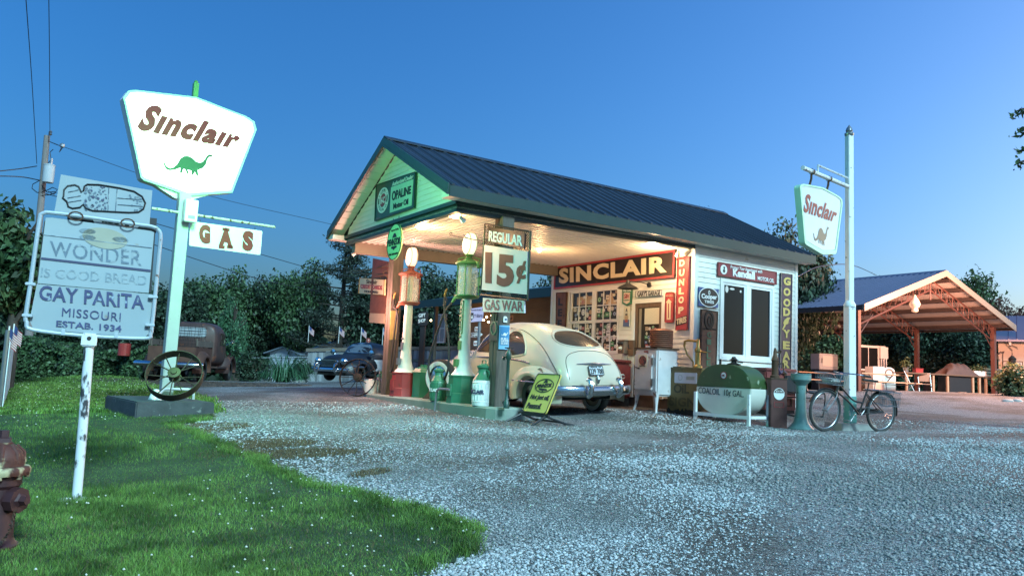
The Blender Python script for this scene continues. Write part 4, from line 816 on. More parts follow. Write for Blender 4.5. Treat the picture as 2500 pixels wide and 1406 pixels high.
pump('green-based gas pump with white column, lit round globe and long looping hose',onisl(1127,-4.82),m_green,m_lime,m_globew,(.85,1,.70),10,1,True,
 curve([(-.45,-.06,1.9),(-.75,-.08,1.65),(-1.05,-.1,1.1),(-1.18,-.12,.7),(-1.0,-.14,.38),(-.62,-.14,.32),(-.38,-.12,.6),(-.45,-.1,1.15),(-.68,-.09,1.65),(-.72,-.08,1.82)]),-.15)
pump('red-based gas pump with white column and lit round globe, second along the island',onisl(984,-4.82),m_red,m_salmon,m_globeo,(1,.46,.36),95,0,False,
 curve([(-.45,-.06,1.9),(-.42,-.1,1.4),(-.46,-.12,.8),(-.42,-.14,.52),(-.28,-.16,.58),(-.22,-.15,1.1),(-.24,-.12,1.6),(-.42,-.1,1.86),(-.55,-.1,1.9)]),-.15)
def lathe_thing(name,label,cat,loc,parts,group=None,n=24,rz=RZF):
    t=thing(name,label,cat,loc,rz,group)
    for nm,prof,mt in parts: MB().lathe(prof,n=n).build(nm,mt,t,smooth=35)
    return t
CANB=[(.0,0),(.155,0),(.16,.02),(.16,.36),(.15,.38)]; CANS=[(.15,.38),(.155,.385),(.10,.47),(.085,.50),(.085,.55)]; CANL=[(.0,.63),(.055,.63),(.07,.61),(.105,.60),(.105,.57),(.085,.55)]
def milkcan(label,loc,mb_,ml,word,col,gr='lidded cans on the pump island',sc=1.15):
    t=lathe_thing('milk_can',label,'milk can',loc,[('body',CANB,mb_),('shoulder',CANS,ml),('lid',CANL,ml)],gr); t.scale=(sc,sc,sc)
    h=MB(); 
    for s_ in(-1,1): h=MB(); h.tube([(s_*.13,0,.41),(s_*.17,0,.47),(s_*.15,0,.52),(s_*.09,0,.53)],.011,6); h.build('side_handle',ml,t,smooth=True)
    h=MB(); h.tube(curve([(-.05,0,.63),(-.045,0,.68),(.045,0,.68),(.05,0,.63)],5),.009,6); h.build('handle',ml,t,smooth=True)
    h=MB(); [h.lathe([(.162,z),(.166,z+.01),(.162,z+.02)],n=24) for z in(.05,.33)]
    for k in range(20):
        a=k*2*math.pi/20; h.tube([(math.cos(a)*.161,math.sin(a)*.161,.08),(math.cos(a)*.161,math.sin(a)*.161,.16)],.009,4); h.tube([(math.cos(a)*.161,math.sin(a)*.161,.26),(math.cos(a)*.161,math.sin(a)*.161,.32)],.009,4)
    h.build('rib_pattern',mb_,t)
    if word:
        o=text(t,word,(-.14,.175,.16,.24),col,y=0,bold=.03); me=o.data; n=len(me.vertices); co=np.empty(n*3); me.vertices.foreach_get('co',co); co=co.reshape(-1,3); a=co[:,0]/.16; rr=.172-co[:,1]; me.vertices.foreach_set('co',np.stack([np.sin(a)*rr,-np.cos(a)*rr,co[:,2]],1).ravel())
        o.rotation_euler.z=.15
    return t
milkcan('green lidded can lettered in white under the looping hose',onisl(1068,-5.0),m_green,m_green,'SINCLAIR',m_inkwhite,sc=.98)
milkcan('white-bodied can with green lid squeezed between green pump and post',onisl(1177,-4.95),m_clean,m_green,'SINCLAIR',m_navy)
lathe_thing('oil_drum','squat green square-shouldered drum behind the pumps','drum',onisl(1030,-4.55),[('body',[(0,0),(.25,0),(.25,.03),(.24,.05),(.24,.50),(.25,.52)],m_green),('lid',[(.25,.52),(.2,.6),(.08,.64),(.08,.68),(0,.68)],m_green)],None,8)
lathe_thing('oil_drum','green can half hidden between red pump and corner post','drum',onisl(968,-4.5),[('body',[(0,0),(.16,0),(.16,.62),(.13,.66)],m_green),('lid',[(.13,.66),(.10,.72),(.07,.74),(0,.74)],m_lime)],None,18)
t=thing('standpipe','old iron standpipe tap in front of the corner post','tap',BF.w(BF.hit(1236,993,y=-4.98).x,-4.98,-.2),RZF)
MB().lathe([(.05,0),(.05,.1),(.035,.12),(.035,.16),(.025,.18),(.025,.3),(.04,.31),(.04,.35),(.028,.37),(.028,.8),(.045,.82),(.05,.9),(.03,.94),(.02,1.0),(0,1.0)],n=14).tube([(0,0,.86),(-.10,-.02,.86),(-.12,-.02,.80)],.022,8).build('pipe',m_dkgreen,t,smooth=True); MB().tube([(-.08,0,1.0),(.08,0,1.0)],.011,6).tube([(0,-.08,1.0),(0,.08,1.0)],.011,6).build('handle',m_darkiron,t)
MB().tube([(-.03,.0,.08),(-.1,.05,.03),(-.16,.05,.10)],.03,8).build('elbow',m_darkiron,t)
def tyre(mb,R0,w,n=32,c=(0,0,0)): mb.lathe([(R0*.62,-w*.42),(R0*.80,-w*.5),(R0*.95,-w*.44),(R0,-w*.25),(R0,w*.25),(R0*.95,w*.44),(R0*.80,w*.5),(R0*.62,w*.42)],c,n,'y')
def whitewall(mb,R0,w,c=(0,0,0),f0=.64,f1=.88): mb.lathe([(R0*f0,w*.44),(R0*.76,w*.52),(R0*f1,w*.50)],c,32,'y')
t=thing('tyre_stand','whitewall tyre with mirror hubcap propped on a wedge stand behind the hose','tyre',onisl(1072,-4.62,.0),RZF+.35)
mb=MB(); tyre(mb,.36,.19,c=(0,0,.44)); mb.build('tyre',m_rubber,t,smooth=True); mb=MB(); whitewall(mb,.36,.19,(0,0,.44)); mb.build('whitewall',m_clean,t,smooth=True); mb=MB(); mb.lathe([(.225,.06),(.14,.065),(.13,.07),(.115,.10),(0,.125)],(0,0,.44),24,'y'); mb.build('hubcap',m_chrome,t,smooth=True)
mb=MB(); mb.prism([(-.34,0),(.34,0),(.16,.16),(-.16,.16)],-.14,.14); mb.build('stand',m_doorwood,t)
t=lathe_thing('watering_can','galvanised watering can with long spout at the far end of the island','watering can',onisl(920,-4.75),[('body',[(0,0),(.15,0),(.15,.24),(.13,.27),(.05,.34),(.05,.37),(0,.37)],m_steel)]); MB().tube([(.12,0,.06),(.3,-.1,.28),(.42,-.16,.46)],[.03,.02,.014],8).build('spout',m_steel,t,smooth=True); MB().tube(curve([(.05,0,.36),(0,0,.52),(-.14,0,.42),(-.15,0,.2)],6),.010,6).build('handle',m_steel,t,smooth=True)
lathe_thing('bucket','white bucket with pink stains at the far end of the island','bucket',onisl(902,-4.95),[('body',[(0,0),(.14,0),(.17,.30)],m_white),('rim',[(.17,.30),(.18,.305),(.175,.315),(.16,.31),(.14,.05)],m_steel)])
lathe_thing('oil_can','small green can next to the corner post','can',onisl(924,-4.6),[('body',[(0,0),(.13,0),(.13,.36),(.08,.40),(.03,.44),(.03,.5),(0,.5)],m_green)])
# pipe hoops guarding the island
for i,(px,y,lb) in enumerate(((1085,-5.2,'bent grey pipe guard at the foot of the green pump'),)):
    h=BF.hit(px,1000,y=y); t=tag(MB().tube(curve([(-.35,-.02,-.3),(-.34,0,.14),(-.28,0,.22),(-.2,0,.24),(.1,.02,.24)],5),.022,8).build('pipe_guard',m_steel,None,smooth=True,loc=BF.w(h.x,y,-.2),rz=RZF),lb,'pipe guard')
# signs carried by the corner post
def frame_sign():
    P=BF.w(0,-4.98,0); px=lambda x,y:z5(x,y); s=Sign('price_board','price board REGULAR 15 cents in a black mesh frame on the corner post','sign',P,RZF,[px(490,462),px(795,495),px(800,205),px(508,160)],M('board_cool_white',(.60,.56,.66),.5,var=.04),.03,None)
    a=s.l(*px(483,525)); b=s.l(*px(815,75)); o=[s.l(*px(480,495)),s.l(*px(795,532)),s.l(*px(815,72)),s.l(*px(508,18))]; mb=MB()
    for k in range(4): p,q=o[k],o[(k+1)%4]; mb.tube([(p[0],-.0,p[1]),(q[0],-.0,q[1])],.018,6)
    mb.build('frame',m_black,s.t); mb=MB()
    bl,br,tr,tl=[Vector((q[0],.02,q[1])) for q in o]
    for k in range(-24,26):
        for sg in(1,-1):
            pts=[]
            for i in range(25):
                v=i/24; u=k/25+v*1.0*sg
                if sg<0: u+=1
                if 0<=u<=1: pts.append(bl*(1-u)*(1-v)+br*u*(1-v)+tr*u*v+tl*(1-u)*v)
            if len(pts)>1: mb.tube([pts[0],pts[-1]],.006,4)
    mb.build('mesh_panel',m_rust,s.t)
    MB().prism([s.l(*p) for p in(px(535,140),px(780,188),px(785,80),px(538,38))],-.03,.0).build('heading_board',m_signblack,s.t); y0=s.y; s.y=-.031; s.txt4('REGULAR',px(543,136),px(770,172),px(770,100),px(545,65),M('pale_blue_letter',(.55,.70,.78),.5),bold=.03); s.y=y0
    for t_,c in (('1',(px(516,417),px(558,420),px(562,212),px(516,208))),('5',(px(592,440),px(708,445),px(712,232),px(600,220))),('\u00a2',(px(724,420),px(790,425),px(792,270),px(726,268)))): s.txt4(t_,*c,M('woodgrain_brown',(.085,.026,.024),.6,var=.4,sc=12,stretch=(6,1,1)),bold=.055 if t_!='\u00a2' else .03)
    mb=MB(); mb.tube([s.f.l(BF.w(-.1,-4.9,.9)),(0,.0,.3)],.01,5); 
    h=[(x,.02,z) for x,z in [s.l(*px(x,y)) for x,y in((505,140),(400,118),(330,105),(285,96),(266,92),(262,80),(272,76),(280,84))]]; h2=[(x,.02,z) for x,z in [s.l(*px(x,y)) for x,y in((400,118),(372,108),(360,98),(366,90),(376,94))]]; mb.tube(h,.010,6); mb.tube(h2,.008,6); mb.build('scroll_bracket',m_black,s.t); return s
frame_sign()
s=Sign('small_board','white hand-painted board reading GAS WAR below the price board','sign',BF.w(0,-4.97,0),RZF,[z5(495,610),z5(776,618),z5(776,535),z5(497,516)],M('board_worn_white',(.60,.56,.62),.5,var=.06,wear=((.3,.2,.15),.1,10)),.025)
s.txt4('GAS WAR',z5(508,598),z5(770,608),z5(770,540),z5(510,524),M('plum_letter',(.12,.04,.06),.5),bold=.015)
s=Sign('island_sign','blue plate reading FULL SERVICE ISLAND on the corner post','sign',BF.w(.13,0,0),RZS,[z5(598,860),z5(664,864),z5(672,702),z5(604,700)],M('plate_lightblue',(.20,.45,.66),.4,var=.05),.02)
s.patch('field',[z5(605,832),z5(662,834),z5(668,712),z5(608,710)],M('plate_midblue',(.05,.22,.42),.4,var=.05)); s.y-=.005
for tx,y,h in(('FULL',803,20),('SERVICE',814,10),('ISLAND',829,12)): s.txt4(tx,z5(610,y),z5(660,y+1),z5(661,y-h+1),z5(611,y-h),m_inkwhite,bold=.03)
DINO=[(1112,690),(1130,700),(1140,720),(1165,735),(1190,728),(1215,705),(1235,670),(1260,652),(1290,650),(1320,665),(1345,690),(1370,697),(1390,690),(1405,670),(1420,648),(1437,638),(1455,645),(1458,655),(1445,657),(1430,660),(1420,680),(1412,710),(1390,735),(1355,748),(1362,785),(1348,785),(1335,758),(1325,780),(1312,780),(1313,752),(1285,745),(1297,772),(1282,772),(1270,742),(1255,740),(1250,766),(1232,766),(1237,732),(1200,745),(1165,750),(1140,742),(1128,722),(1118,700)]
def dino(s,x0,z0,x1,z1,mat,sk=.0):
    P=[((x-1112)/346,(785-(y-(x-1285)*.10))/147) for x,y in DINO]; zz=[p[1] for p in P]; a,b=min(zz),max(zz)
    P=[(x0+u*(x1-x0),z0+(v-a)/(b-a)*(z1-z0)) for u,v in P]; return MB().prism(P,s.y-.004,s.y+.001).build('dinosaur',mat,s.t)
c=s.l(*z5(612,772)); d=s.l(*z5(660,748)); dino(s,c[0],c[1],d[0],d[1],m_inkwhite)
s=Sign('small_plate','small white arched plate above the blue plate on the post','sign',BF.w(.13,0,0),RZS,[z5(630,680),z5(656,682),z5(657,650),z5(650,640),z5(637,639),z5(631,648)],m_clean,.012); s.patch('symbol',[z5(640,668),z5(652,668),z5(652,655),z5(640,655)],STK[6])
s=Sign('plaque','dark painted plaque on the green-lit face of the corner post','plaque',BF.w(0,-4.935,0),RZF,[z5(537,805),z5(590,806),z5(597,672),z5(545,672)],m_dkgreen,.015); c=s.l(*z5(568,720)); MB().ring(ell(c[0],c[1],.10,.12,18),ell(c[0],c[1],.075,.095,18),s.y-.004,s.y).build('emblem',m_green,s.t)
s=Sign('small_board','small mint tin board hanging behind the price board edge','sign',BF.w(0,-4.6,0),RZF,[z5(444,442),z5(490,432),z5(490,374),z5(446,384)],M('mint_board',(.28,.52,.40),.5,var=.1),.02,edge=m_green,ew=.012)
# credit card sign on a scroll bracket at the other post
s=Sign('hanging_sign','cream sign for honored credit cards hanging from a scroll bracket','sign',BF.w(-4.5,-4.85,0),RZF-.12,[z4(508,285),z4(738,302),z4(742,158),z4(517,138)],M('sign_cream',(.72,.58,.34),.45,var=.05),.035,edge=m_brass,ew=.018)
s.txt4('Sinclair',z4(578,194),z4(678,200),z4(678,162),z4(580,156),m_inkblack,bold=.01); s.txt4('CREDIT CARDS',z4(526,238),z4(722,252),z4(722,212),z4(528,198),m_signred,bold=.04); s.txt4('HONORED',z4(562,274),z4(686,284),z4(686,263),z4(562,254),m_inkblack,bold=.04)
mb=MB(); L=lambda x,y:(s.l(*z4(x,y))[0],0,s.l(*z4(x,y))[1])
mb.tube([L(800,130),L(640,110),L(490,102),L(392,90)],.010,6); mb.tube([L(800,30),L(600,65),L(392,88)],.008,6); mb.tube(curve([L(800,110),L(750,130),L(725,100),L(750,78),L(765,95)],6),.007,5); mb.tube(curve([L(530,75),L(512,82),L(520,92),L(530,84)],5),.006,5); mb.tube([L(803,0),L(803,165)],.012,6); mb.tube([L(565,125),L(565,145)],.006,4); mb.tube([L(700,130),L(700,160)],.006,4); mb.build('scroll_bracket',m_brass,s.t)
s=Sign('mesh_board','back of a rusty framed price board on the far post','sign',BF.w(0,-4.68,0),RZF,[z4(605,460),z4(745,465),z4(790,0),z4(635,-35)],M('rust_board',(.16,.06,.035),.6,var=.3),.03)
s=Sign('blank_board','blank tan board under the rusty framed board on the far post','sign',BF.w(0,-4.68,0),RZF,[z4(600,545),z4(735,556),z4(738,462),z4(606,455)],M('tan_board',(.42,.30,.20),.6,var=.12),.025)
s=Sign('notice_sheet','yellowed notice sheet on the inner face of the far post','notice',BF.w(-4.23,0,0),RZS,[z4(782,700),z4(852,700),z4(862,440),z4(790,440)],M('yellow_sheet',(.5,.36,.13),.6,var=.2),.01)
# pennzoil swinger sign by the island corner
def aframe():
    p=base('aframe'); t=thing('stand_sign','yellow-green motor oil sign tilted on a black metal stand beside the island corner','sign',p,RZF); m=M('sign_olive',(.58,.46,.10),.4,var=.06); lean=R(24)
    w,h=.66,.70; e=bpy.data.objects.new('board',None); bpy.data.objects.remove(e)
    b=MB(); b.prism(rrect(-w/2,0,w/2,h,.05),-.012,.012); b=b.build('board',m,t); b.location=(0,-.14,.17); b.rotation_euler.x=-lean
    s=Sign.__new__(Sign); s.t=b; s.y=-.014; P=rrect(-w/2,0,w/2,h,.05); s.ringp('edge',P,.012,m_inkblack)
    E=ell(0,.485,.25,.125,40); s.ringp('oval',E,.016,m_inkblack); text(b,'PENNZOIL',(-.20,.45,.20,.52),m_inkblack,y=s.y,bold=.04,rot=.10,shear=.2)
    k=MB(); k.prism([(-.06,.535),(.06,.535),(.04,.57),(.02,.59),(-.02,.59),(-.04,.57)],s.y-.004,s.y); k.prism([(-.1,.435),(.1,.43),(.12,.40),(.03,.395),(0,.375),(-.03,.395),(-.12,.405)],s.y-.004,s.y); k.build('bell',m_inkblack,b)
    text(b,'Not just oil,',(-.26,.21,.26,.32),m_inkblack,y=s.y,bold=.035,shear=.2); text(b,'Pennzoil.',(-.26,.07,.14,.17),m_inkblack,y=s.y,bold=.035,shear=.2)
    f=MB(); f.bb(-.42,.42,-.17,-.13,.12,.17); f.bb(-.38,.38,.16,.19,.03,.06)
    for sx in(-1,1): f.tube([(sx*.34,-.15,.14),(sx*.38,-.45,.0)],.02,6); f.tube([(sx*.34,-.15,.14),(sx*.38,.20,.03),(sx*.40,.38,.0)],.02,6)
    f.build('stand',m_black,t)
aframe()
# ------------------------------------------------------------------ vehicles (x forward, y left, z up)
class Hull:
    """lofted body: rows of (x, zbottom, ztop, half width, z of widest, upper exponent)"""
    def __init__(s,rows,n=56):
        r=np.array(rows,float); xs=r[:,0]; s.x=np.linspace(xs[0],xs[-1],n); s.c=np.zeros((n,6)); s.c[:,0]=s.x
        for j in range(1,6):
            # monotone-ish smooth interpolation
            d=np.diff(r[:,j])/np.diff(xs); m=np.zeros(len(xs)); m[1:-1]=np.where(d[:-1]*d[1:]>0,2*d[:-1]*d[1:]/(d[:-1]+d[1:]+1e-12),0); m[0]=d[0]; m[-1]=d[-1]
            k=np.clip(np.searchsorted(xs,s.x)-1,0,len(xs)-2); h=xs[k+1]-xs[k]; t=(s.x-xs[k])/h
            s.c[:,j]=(2*t**3-3*t**2+1)*r[k,j]+(t**3-2*t**2+t)*h*m[k]+(-2*t**3+3*t**2)*r[k+1,j]+(t**3-t**2)*h*m[k+1]
    def at(s,x): return [np.interp(x,s.x,s.c[:,j]) for j in range(1,6)]
    def hw(s,x,z):
        zb_,zt,w,zm,n=s.at(x); q=(z-zm)/(zt-zm) if z>zm else (zm-z)/(zm-zb_); q=min(max(q,0),1); e=n if z>zm else 4; return w*max(1-q**e,0)**(1/e)
    def top(s,x,y):
        zb_,zt,w,zm,n=s.at(x); q=min(abs(y)/w,1); return zm+(zt-zm)*max(1-q**n,0)**(1/n)
    def back(s,y,z):             # rear surface: x at (y,z)
        a,b=s.x[0]+.002,0
        for _ in range(40):
            m=(a+b)/2
            zb_,zt,w,zm,n=s.at(m); ok=abs(y)<w and s.top(m,y)>=z
            if ok: b=m
            else: a=m
        return b
    def rear(s,P,d=.006,rings=5):
        cy=sum(p[0] for p in P)/len(P); cz=sum(p[1] for p in P)/len(P); mb=MB(); n=len(P); vs=[]
        for r in range(rings+1):
            f=r/rings
            for y,z in P: Y,Zz=cy+(y-cy)*f,cz+(z-cz)*f; vs.append((s.back(Y,Zz)-d,Y,Zz+d*.4))
        return mb.add(vs,[(r*n+i,r*n+(i+1)%n,(r+1)*n+(i+1)%n,(r+1)*n+i) for r in range(rings) for i in range(n)])
    def mesh(s,nn=48):
        mb=MB(); vs=[]
        for i,x in enumerate(s.x):
            zb_,zt,w,zm,n=s.c[i,1:]
            for k in range(nn):
                a=2*math.pi*k/nn; c,sn=math.cos(a),math.sin(a); e=n if sn>0 else 4
                vs.append((x,w*math.copysign(abs(c)**(2/e),c),zm+(zt-zm if sn>0 else zm-zb_)*math.copysign(abs(sn)**(2/e),sn)))
        N=len(s.x); fs=[(i*nn+k,(i+1)*nn+k,(i+1)*nn+(k+1)%nn,i*nn+(k+1)%nn) for i in range(N-1) for k in range(nn)]
        fs+=[tuple(range(nn)),tuple((N-1)*nn+k for k in range(nn-1,-1,-1))]; mb.add(vs,fs); return mb
    def side(s,P,sg,d=.006,rings=5):
        cx=sum(p[0] for p in P)/len(P); cz=sum(p[1] for p in P)/len(P); mb=MB(); n=len(P); vs=[]
        for r in range(rings+1):
            f=r/rings
            for x,z in P: X,Zz=cx+(x-cx)*f,cz+(z-cz)*f; vs.append((X,sg*(s.hw(X,Zz)+d),Zz))
        return mb.add(vs,[(r*n+i,r*n+(i+1)%n,(r+1)*n+(i+1)%n,(r+1)*n+i) for r in range(rings) for i in range(n)])
    def plan(s,P,d=.006,rings=5):
        cx=sum(p[0] for p in P)/len(P); cy=sum(p[1] for p in P)/len(P); mb=MB(); n=len(P); vs=[]
        for r in range(rings+1):
            f=r/rings
            for x,y in P: X,Yy=cx+(x-cx)*f,cy+(y-cy)*f; vs.append((X-d*.6,Yy,s.top(X,Yy)+d))
        return mb.add(vs,[(r*n+i,r*n+(i+1)%n,(r+1)*n+(i+1)%n,(r+1)*n+i) for r in range(rings) for i in range(n)])
def smoothpoly(P,n=5): 
    q=curve([Vector((x,0,z)) for x,z in P+[P[0],P[1],P[2]]],n); q=q[n:n+n*len(P)]; return [(v.x,v.z) for v in q]
def fender(wx,wz,ra,outline,yin,yout,bul,sg,nt=30,nr=9,a0=-12,a1=192,zmin=.26):
    """bulged shell round a wheel arch; outline: radius as fn of angle"""
    def fn(u,v):
        a=R(a0+(a1-a0)*u); ro=outline(a); r=ra+(ro-ra)*v; y=yout-(yout-yin)*v**2.6+.02*math.sin(math.pi*min(1,v*2))
        return (wx+math.cos(a)*r,sg*y,max(zmin,wz+math.sin(a)*r))
    mb=MB().grid(fn,nt,nr)
    mb.grid(lambda u,v:(wx+math.cos(R(a0+(a1-a0)*u))*ra,sg*(yout-v*.30),max(zmin,wz+math.sin(R(a0+(a1-a0)*u))*ra)),nt,1); return mb
def wheel(t,x,y,sg,r,w,rim,cap,wall=None,steer=0):
    mb=MB(); tyre(mb,r,w); e=mb.build('wheel',m_rubber,t,smooth=True); e.location=(x,y,r); e.rotation_euler.z=(0 if sg<0 else math.pi)+steer
    mb=MB(); mb.lathe([(r*.62,w*.40),(r*.56,w*.25),(r*.38,w*.2),(.0,w*.2)],n=28,axis='y'); mb.build('rim',rim,e,smooth=True); mb=MB(); mb.lathe([(r*.40,w*.22),(r*.37,w*.34),(r*.2,w*.45),(0,w*.48)],n=24,axis='y'); mb.build('hubcap',cap,e,smooth=True)
    if wall: mb=MB(); whitewall(mb,r,w); mb.build('whitewall',wall,e,smooth=True)
    return e
def orient(t,P,rz,up):
    X=Vector((math.cos(rz),math.sin(rz),0)); up=up.normalized(); Y=up.cross(X).normalized(); X=Y.cross(up); t.matrix_world=Matrix((( X.x,Y.x,up.x,P.x),(X.y,Y.y,up.y,P.y),(X.z,Y.z,up.z,P.z),(0,0,0,1)))
def ground_up(P,d=1.2):
    gx_=(gz(P.x+d,P.y)-gz(P.x-d,P.y))/(2*d); gy_=(gz(P.x,P.y+d)-gz(P.x,P.y-d))/(2*d); return Vector((-gx_,-gy_,1))
# cream two-door sedan seen from behind
m_carpaint=M('cream_car_paint',(.56,.47,.36),.34,var=.04,sc=2,coat=.25); m_seam=M('seam_dark',(.03,.027,.025),.7,var=0); m_cardark=M('underbody',(.01,.01,.01),.9,var=0); m_carglass=M('car_glass',(.05,.035,.028),.05,var=.3,sc=2)
def sedan(P,rz):
    t=thing('sedan','cream 1940s two-door sedan parked under the canopy, tail towards the gravel','car',P)
    Hh=Hull([(-2.30,.46,.74,.62,.60,2.4),(-2.25,.42,.92,.69,.64,2.5),(-2.16,.38,1.08,.735,.68,2.6),(-2.0,.35,1.27,.77,.72,2.6),(-1.75,.33,1.45,.80,.75,2.6),(-1.4,.32,1.60,.815,.77,2.6),(-1.0,.32,1.695,.825,.78,2.65),(-.5,.32,1.75,.83,.80,2.7),(0,.32,1.765,.83,.80,2.7),(.2,.32,1.745,.83,.80,2.7),(.45,.32,1.68,.83,.80,2.6),(.68,.32,1.50,.82,.80,2.5),(.86,.32,1.28,.80,.80,2.4),(.98,.34,1.20,.77,.80,2.3),(1.6,.36,1.17,.60,.80,2.4),(2.1,.4,1.11,.48,.78,2.4),(2.38,.45,1.0,.37,.74,2.3),(2.48,.52,.84,.25,.7,2.2)],84)
    body=Hh.mesh(64).build('body',m_carpaint,t,smooth=50)
    for sg in(1,-1):
        fr=fender(-1.42,.36,.37,lambda a:.58+.24*max(0,-math.cos(a))**2+.24*max(0,math.cos(a))**2,.76,.93,.0,sg); fr.build('fender',m_carpaint,t,smooth=60)
        fr=fender(1.48,.36,.37,lambda a:.66+.22*max(0,-math.cos(a))**2+.24*max(0,math.cos(a))**2,.50,.91,.0,sg); fr.build('fender',m_carpaint,t,smooth=60)
        q=smoothpoly([(-.42,1.12),(-.42,1.50),(-.55,1.57),(-.80,1.50),(-1.02,1.34),(-1.10,1.20),(-1.02,1.13)]); Hh.side([((x-.02)*1,z) for x,z in q],sg,.012).build('window',m_carglass,t,smooth=True)
        q2=inset(q,-.035); mb=MB(); vs=[(x,sg*(Hh.hw(x,z)+.006),z) for x,z in q2]; mb.tube(vs,.014,6,closed=True); mb.build('window_frame',m_carpaint,t,smooth=True)
        q=rnd_round([(-.30,1.13),(.60,1.13),(.46,1.36),(.28,1.55),(-.24,1.57)],.06); Hh.side(q,sg,.010).build('window',m_carglass,t,smooth=True)
        mb=MB()
        for pl in([(-.36,.44),(-.36,1.0),(-.35,1.62)],[(-.35,1.62),(.18,1.61),(.45,1.50),(.66,1.25),(.80,1.05),(.84,.42)]):
            mb.tube(curve([(x,sg*(Hh.hw(x,z)+.001),z) for x,z in pl],8),.006,4)
        mb.tube(curve([(x,sg*(Hh.hw(x,z)+.002),z) for x,z in((-.30,1.63),(-.75,1.58),(-1.2,1.44),(-1.6,1.24),(-1.9,1.0),(-2.08,.80),(-2.14,.6))],8),.006,4); mb.build('seam',m_seam,t)
        mb=MB(); mb.tube(curve([(x,sg*(Hh.hw(x,z)+.008),z) for x,z in((2.0,.92),(1.2,.99),(.4,1.03),(-.4,1.03),(-1.0,1.0),(-1.35,.955))],8),[.013]*40+[.004],6,flat=1) if 0 else mb.tube(curve([(x,sg*(Hh.hw(x,z)+.008),z) for x,z in((1.1,1.0),(.4,1.03),(-.4,1.03),(-1.0,1.0),(-1.32,.955))],8),.016,6); mb.tube(curve([(x,sg*y,.62) for x,y in((-.86,.90),(-1.2,.945),(-1.7,.94),(-2.0,.86))],6),.013,6); mb.tube(curve([(x,sg*y,.62) for x,y in((.8,.86),(1.3,.93),(1.9,.90))],6),.013,6); mb.tube([(-.25,sg*(Hh.hw(-.25,.97)+.03),.97),(-.38,sg*(Hh.hw(-.38,.97)+.035),.97)],.014,6); mb.build('trim_strip',m_chrome,t,smooth=True)
        wheel(t,-1.42,sg*.74,-sg,.345,.19,m_carpaint,m_chrome,m_clean); wheel(t,1.48,sg*.74,-sg,.345,.19,m_carpaint,m_chrome,m_clean)
        mb=MB(); c=Vector((-2.02,sg*.80,.74)); mb.tube([c+Vector((.22,sg*-.02,.0)),c,c+Vector((-.12,sg*.0,0))],[.02,.062,.058],14,flat=.8); mb.build('tail_light_pod',m_carpaint,t,smooth=True); mb=MB(); mb.tube([c+Vector((-.118,0,0)),c+Vector((-.135,0,0))],[.05,.045],14,flat=.65); mb.build('tail_light',M('tail_lens',(.10,.02,.02),.2,var=0),t)
        mb=MB(); mb.lathe([(0,.02),(.07,.015),(.085,.0)],(-1.72,sg*.875,.80),18,'y',sx=1.15); o=mb.build('filler_cap',m_carpaint,t,smooth=True) if sg>0 else None
        mb=MB(); mb.tube([(.78,sg*.80,1.1),(.83,sg*.98,1.16)],.012,6); mb.lathe([(0,.0),(.075,.0),(.07,.03),(0,.045)],(.83,sg*.99,1.18),16,'x'); mb.build('mirror',m_chrome,t,smooth=True)
        mb=MB(); mb.lathe([(.11,0),(.125,-.05),(.11,-.12),(0,-.16)],(2.2,sg*.62,.80),18,'x'); mb.build('headlight',m_carpaint,t,smooth=True)
    # rear window in the curve of the back
    q=smoothpoly([(0,1.29),(.30,1.30),(.47,1.35),(.46,1.45),(.30,1.56),(0,1.59),(-.30,1.56),(-.46,1.45),(-.47,1.35),(-.30,1.30)]); Hh.rear(q,.008).build('rear_window',m_carglass,t,smooth=True); mb=MB(); q2=inset(q,-.016); mb.tube([(Hh.back(y,z)-.004,y,z+.004) for y,z in q2],.016,6,closed=True); mb.build('window_frame',m_carpaint,t,smooth=True)
    mb=MB(); mb.tube(curve([(Hh.back(y,z)-.003,y,z) for y,z in((.60,.56),(.63,.80),(.60,1.0),(.50,1.13),(.28,1.20),(0,1.22),(-.28,1.20),(-.50,1.13),(-.60,1.0),(-.63,.80),(-.60,.56))],6),.006,4); mb.tube([(Hh.back(y,.60)-.003,y,.585) for y in(.58,.3,0,-.3,-.58)],.006,4); mb.build('seam',m_seam,t)
    mb=MB(); mb.tube([(Hh.back(y,.97)-.018,y,.97+.012*math.cos(y*3)) for y in(.42,.2,.06,0,-.06,-.2,-.42)],[.005,.016,.020,.028,.020,.016,.005],8); xh=Hh.back(0,.73); mb.tube([(xh-.03,0,.76),(xh-.06,0,.70),(xh-.05,0,.62)],[.028,.034,.014],8); mb.build('trunk_handle',m_chrome,t,smooth=True)
    # plate
    pl=MB().prism(rrect(-.17,-.09,.17,.09,.02),-.008,.008).build('licence_plate',M('plate_white',(.5,.52,.54),.5),t); nv=Vector((-1,0,.40)).normalized(); pl.location=Vector((Hh.back(0,.85)-.035,.02,.86)); pl.rotation_euler=(R(-18),0,R(-90))
    text(pl,'239 708',(-.15,-.07,.15,.035),m_inkblack,y=-.009,bold=.02); text(pl,'MISSOURI  1947',(-.13,.05,.13,.075),m_inkblack,y=-.009); MB().ring(rrect(-.175,-.095,.175,.095,.02),rrect(-.16,-.08,.16,.08,.02),-.012,-.004).build('frame',m_black,pl)
    mb=MB()
    def bar(u,v):
        y=-.98+1.96*u; a=v*2*math.pi; x=-2.47+.30*abs(y/.98)**3.2; return (x-math.cos(a)*.03,y,.50+math.sin(a)*.085)
    mb.grid(bar,40,12); mb.build('bumper',m_chrome,t,smooth=True)
    for y in(-.36,.36): mb=MB(); mb.tube(curve([(-2.47,y,.40),(-2.55,y,.44),(-2.575,y,.56),(-2.54,y,.68),(-2.46,y,.71)],5),[.02]+[.048]*19+[.03],8); mb.build('bumper_guard',m_chrome,t,smooth=True)
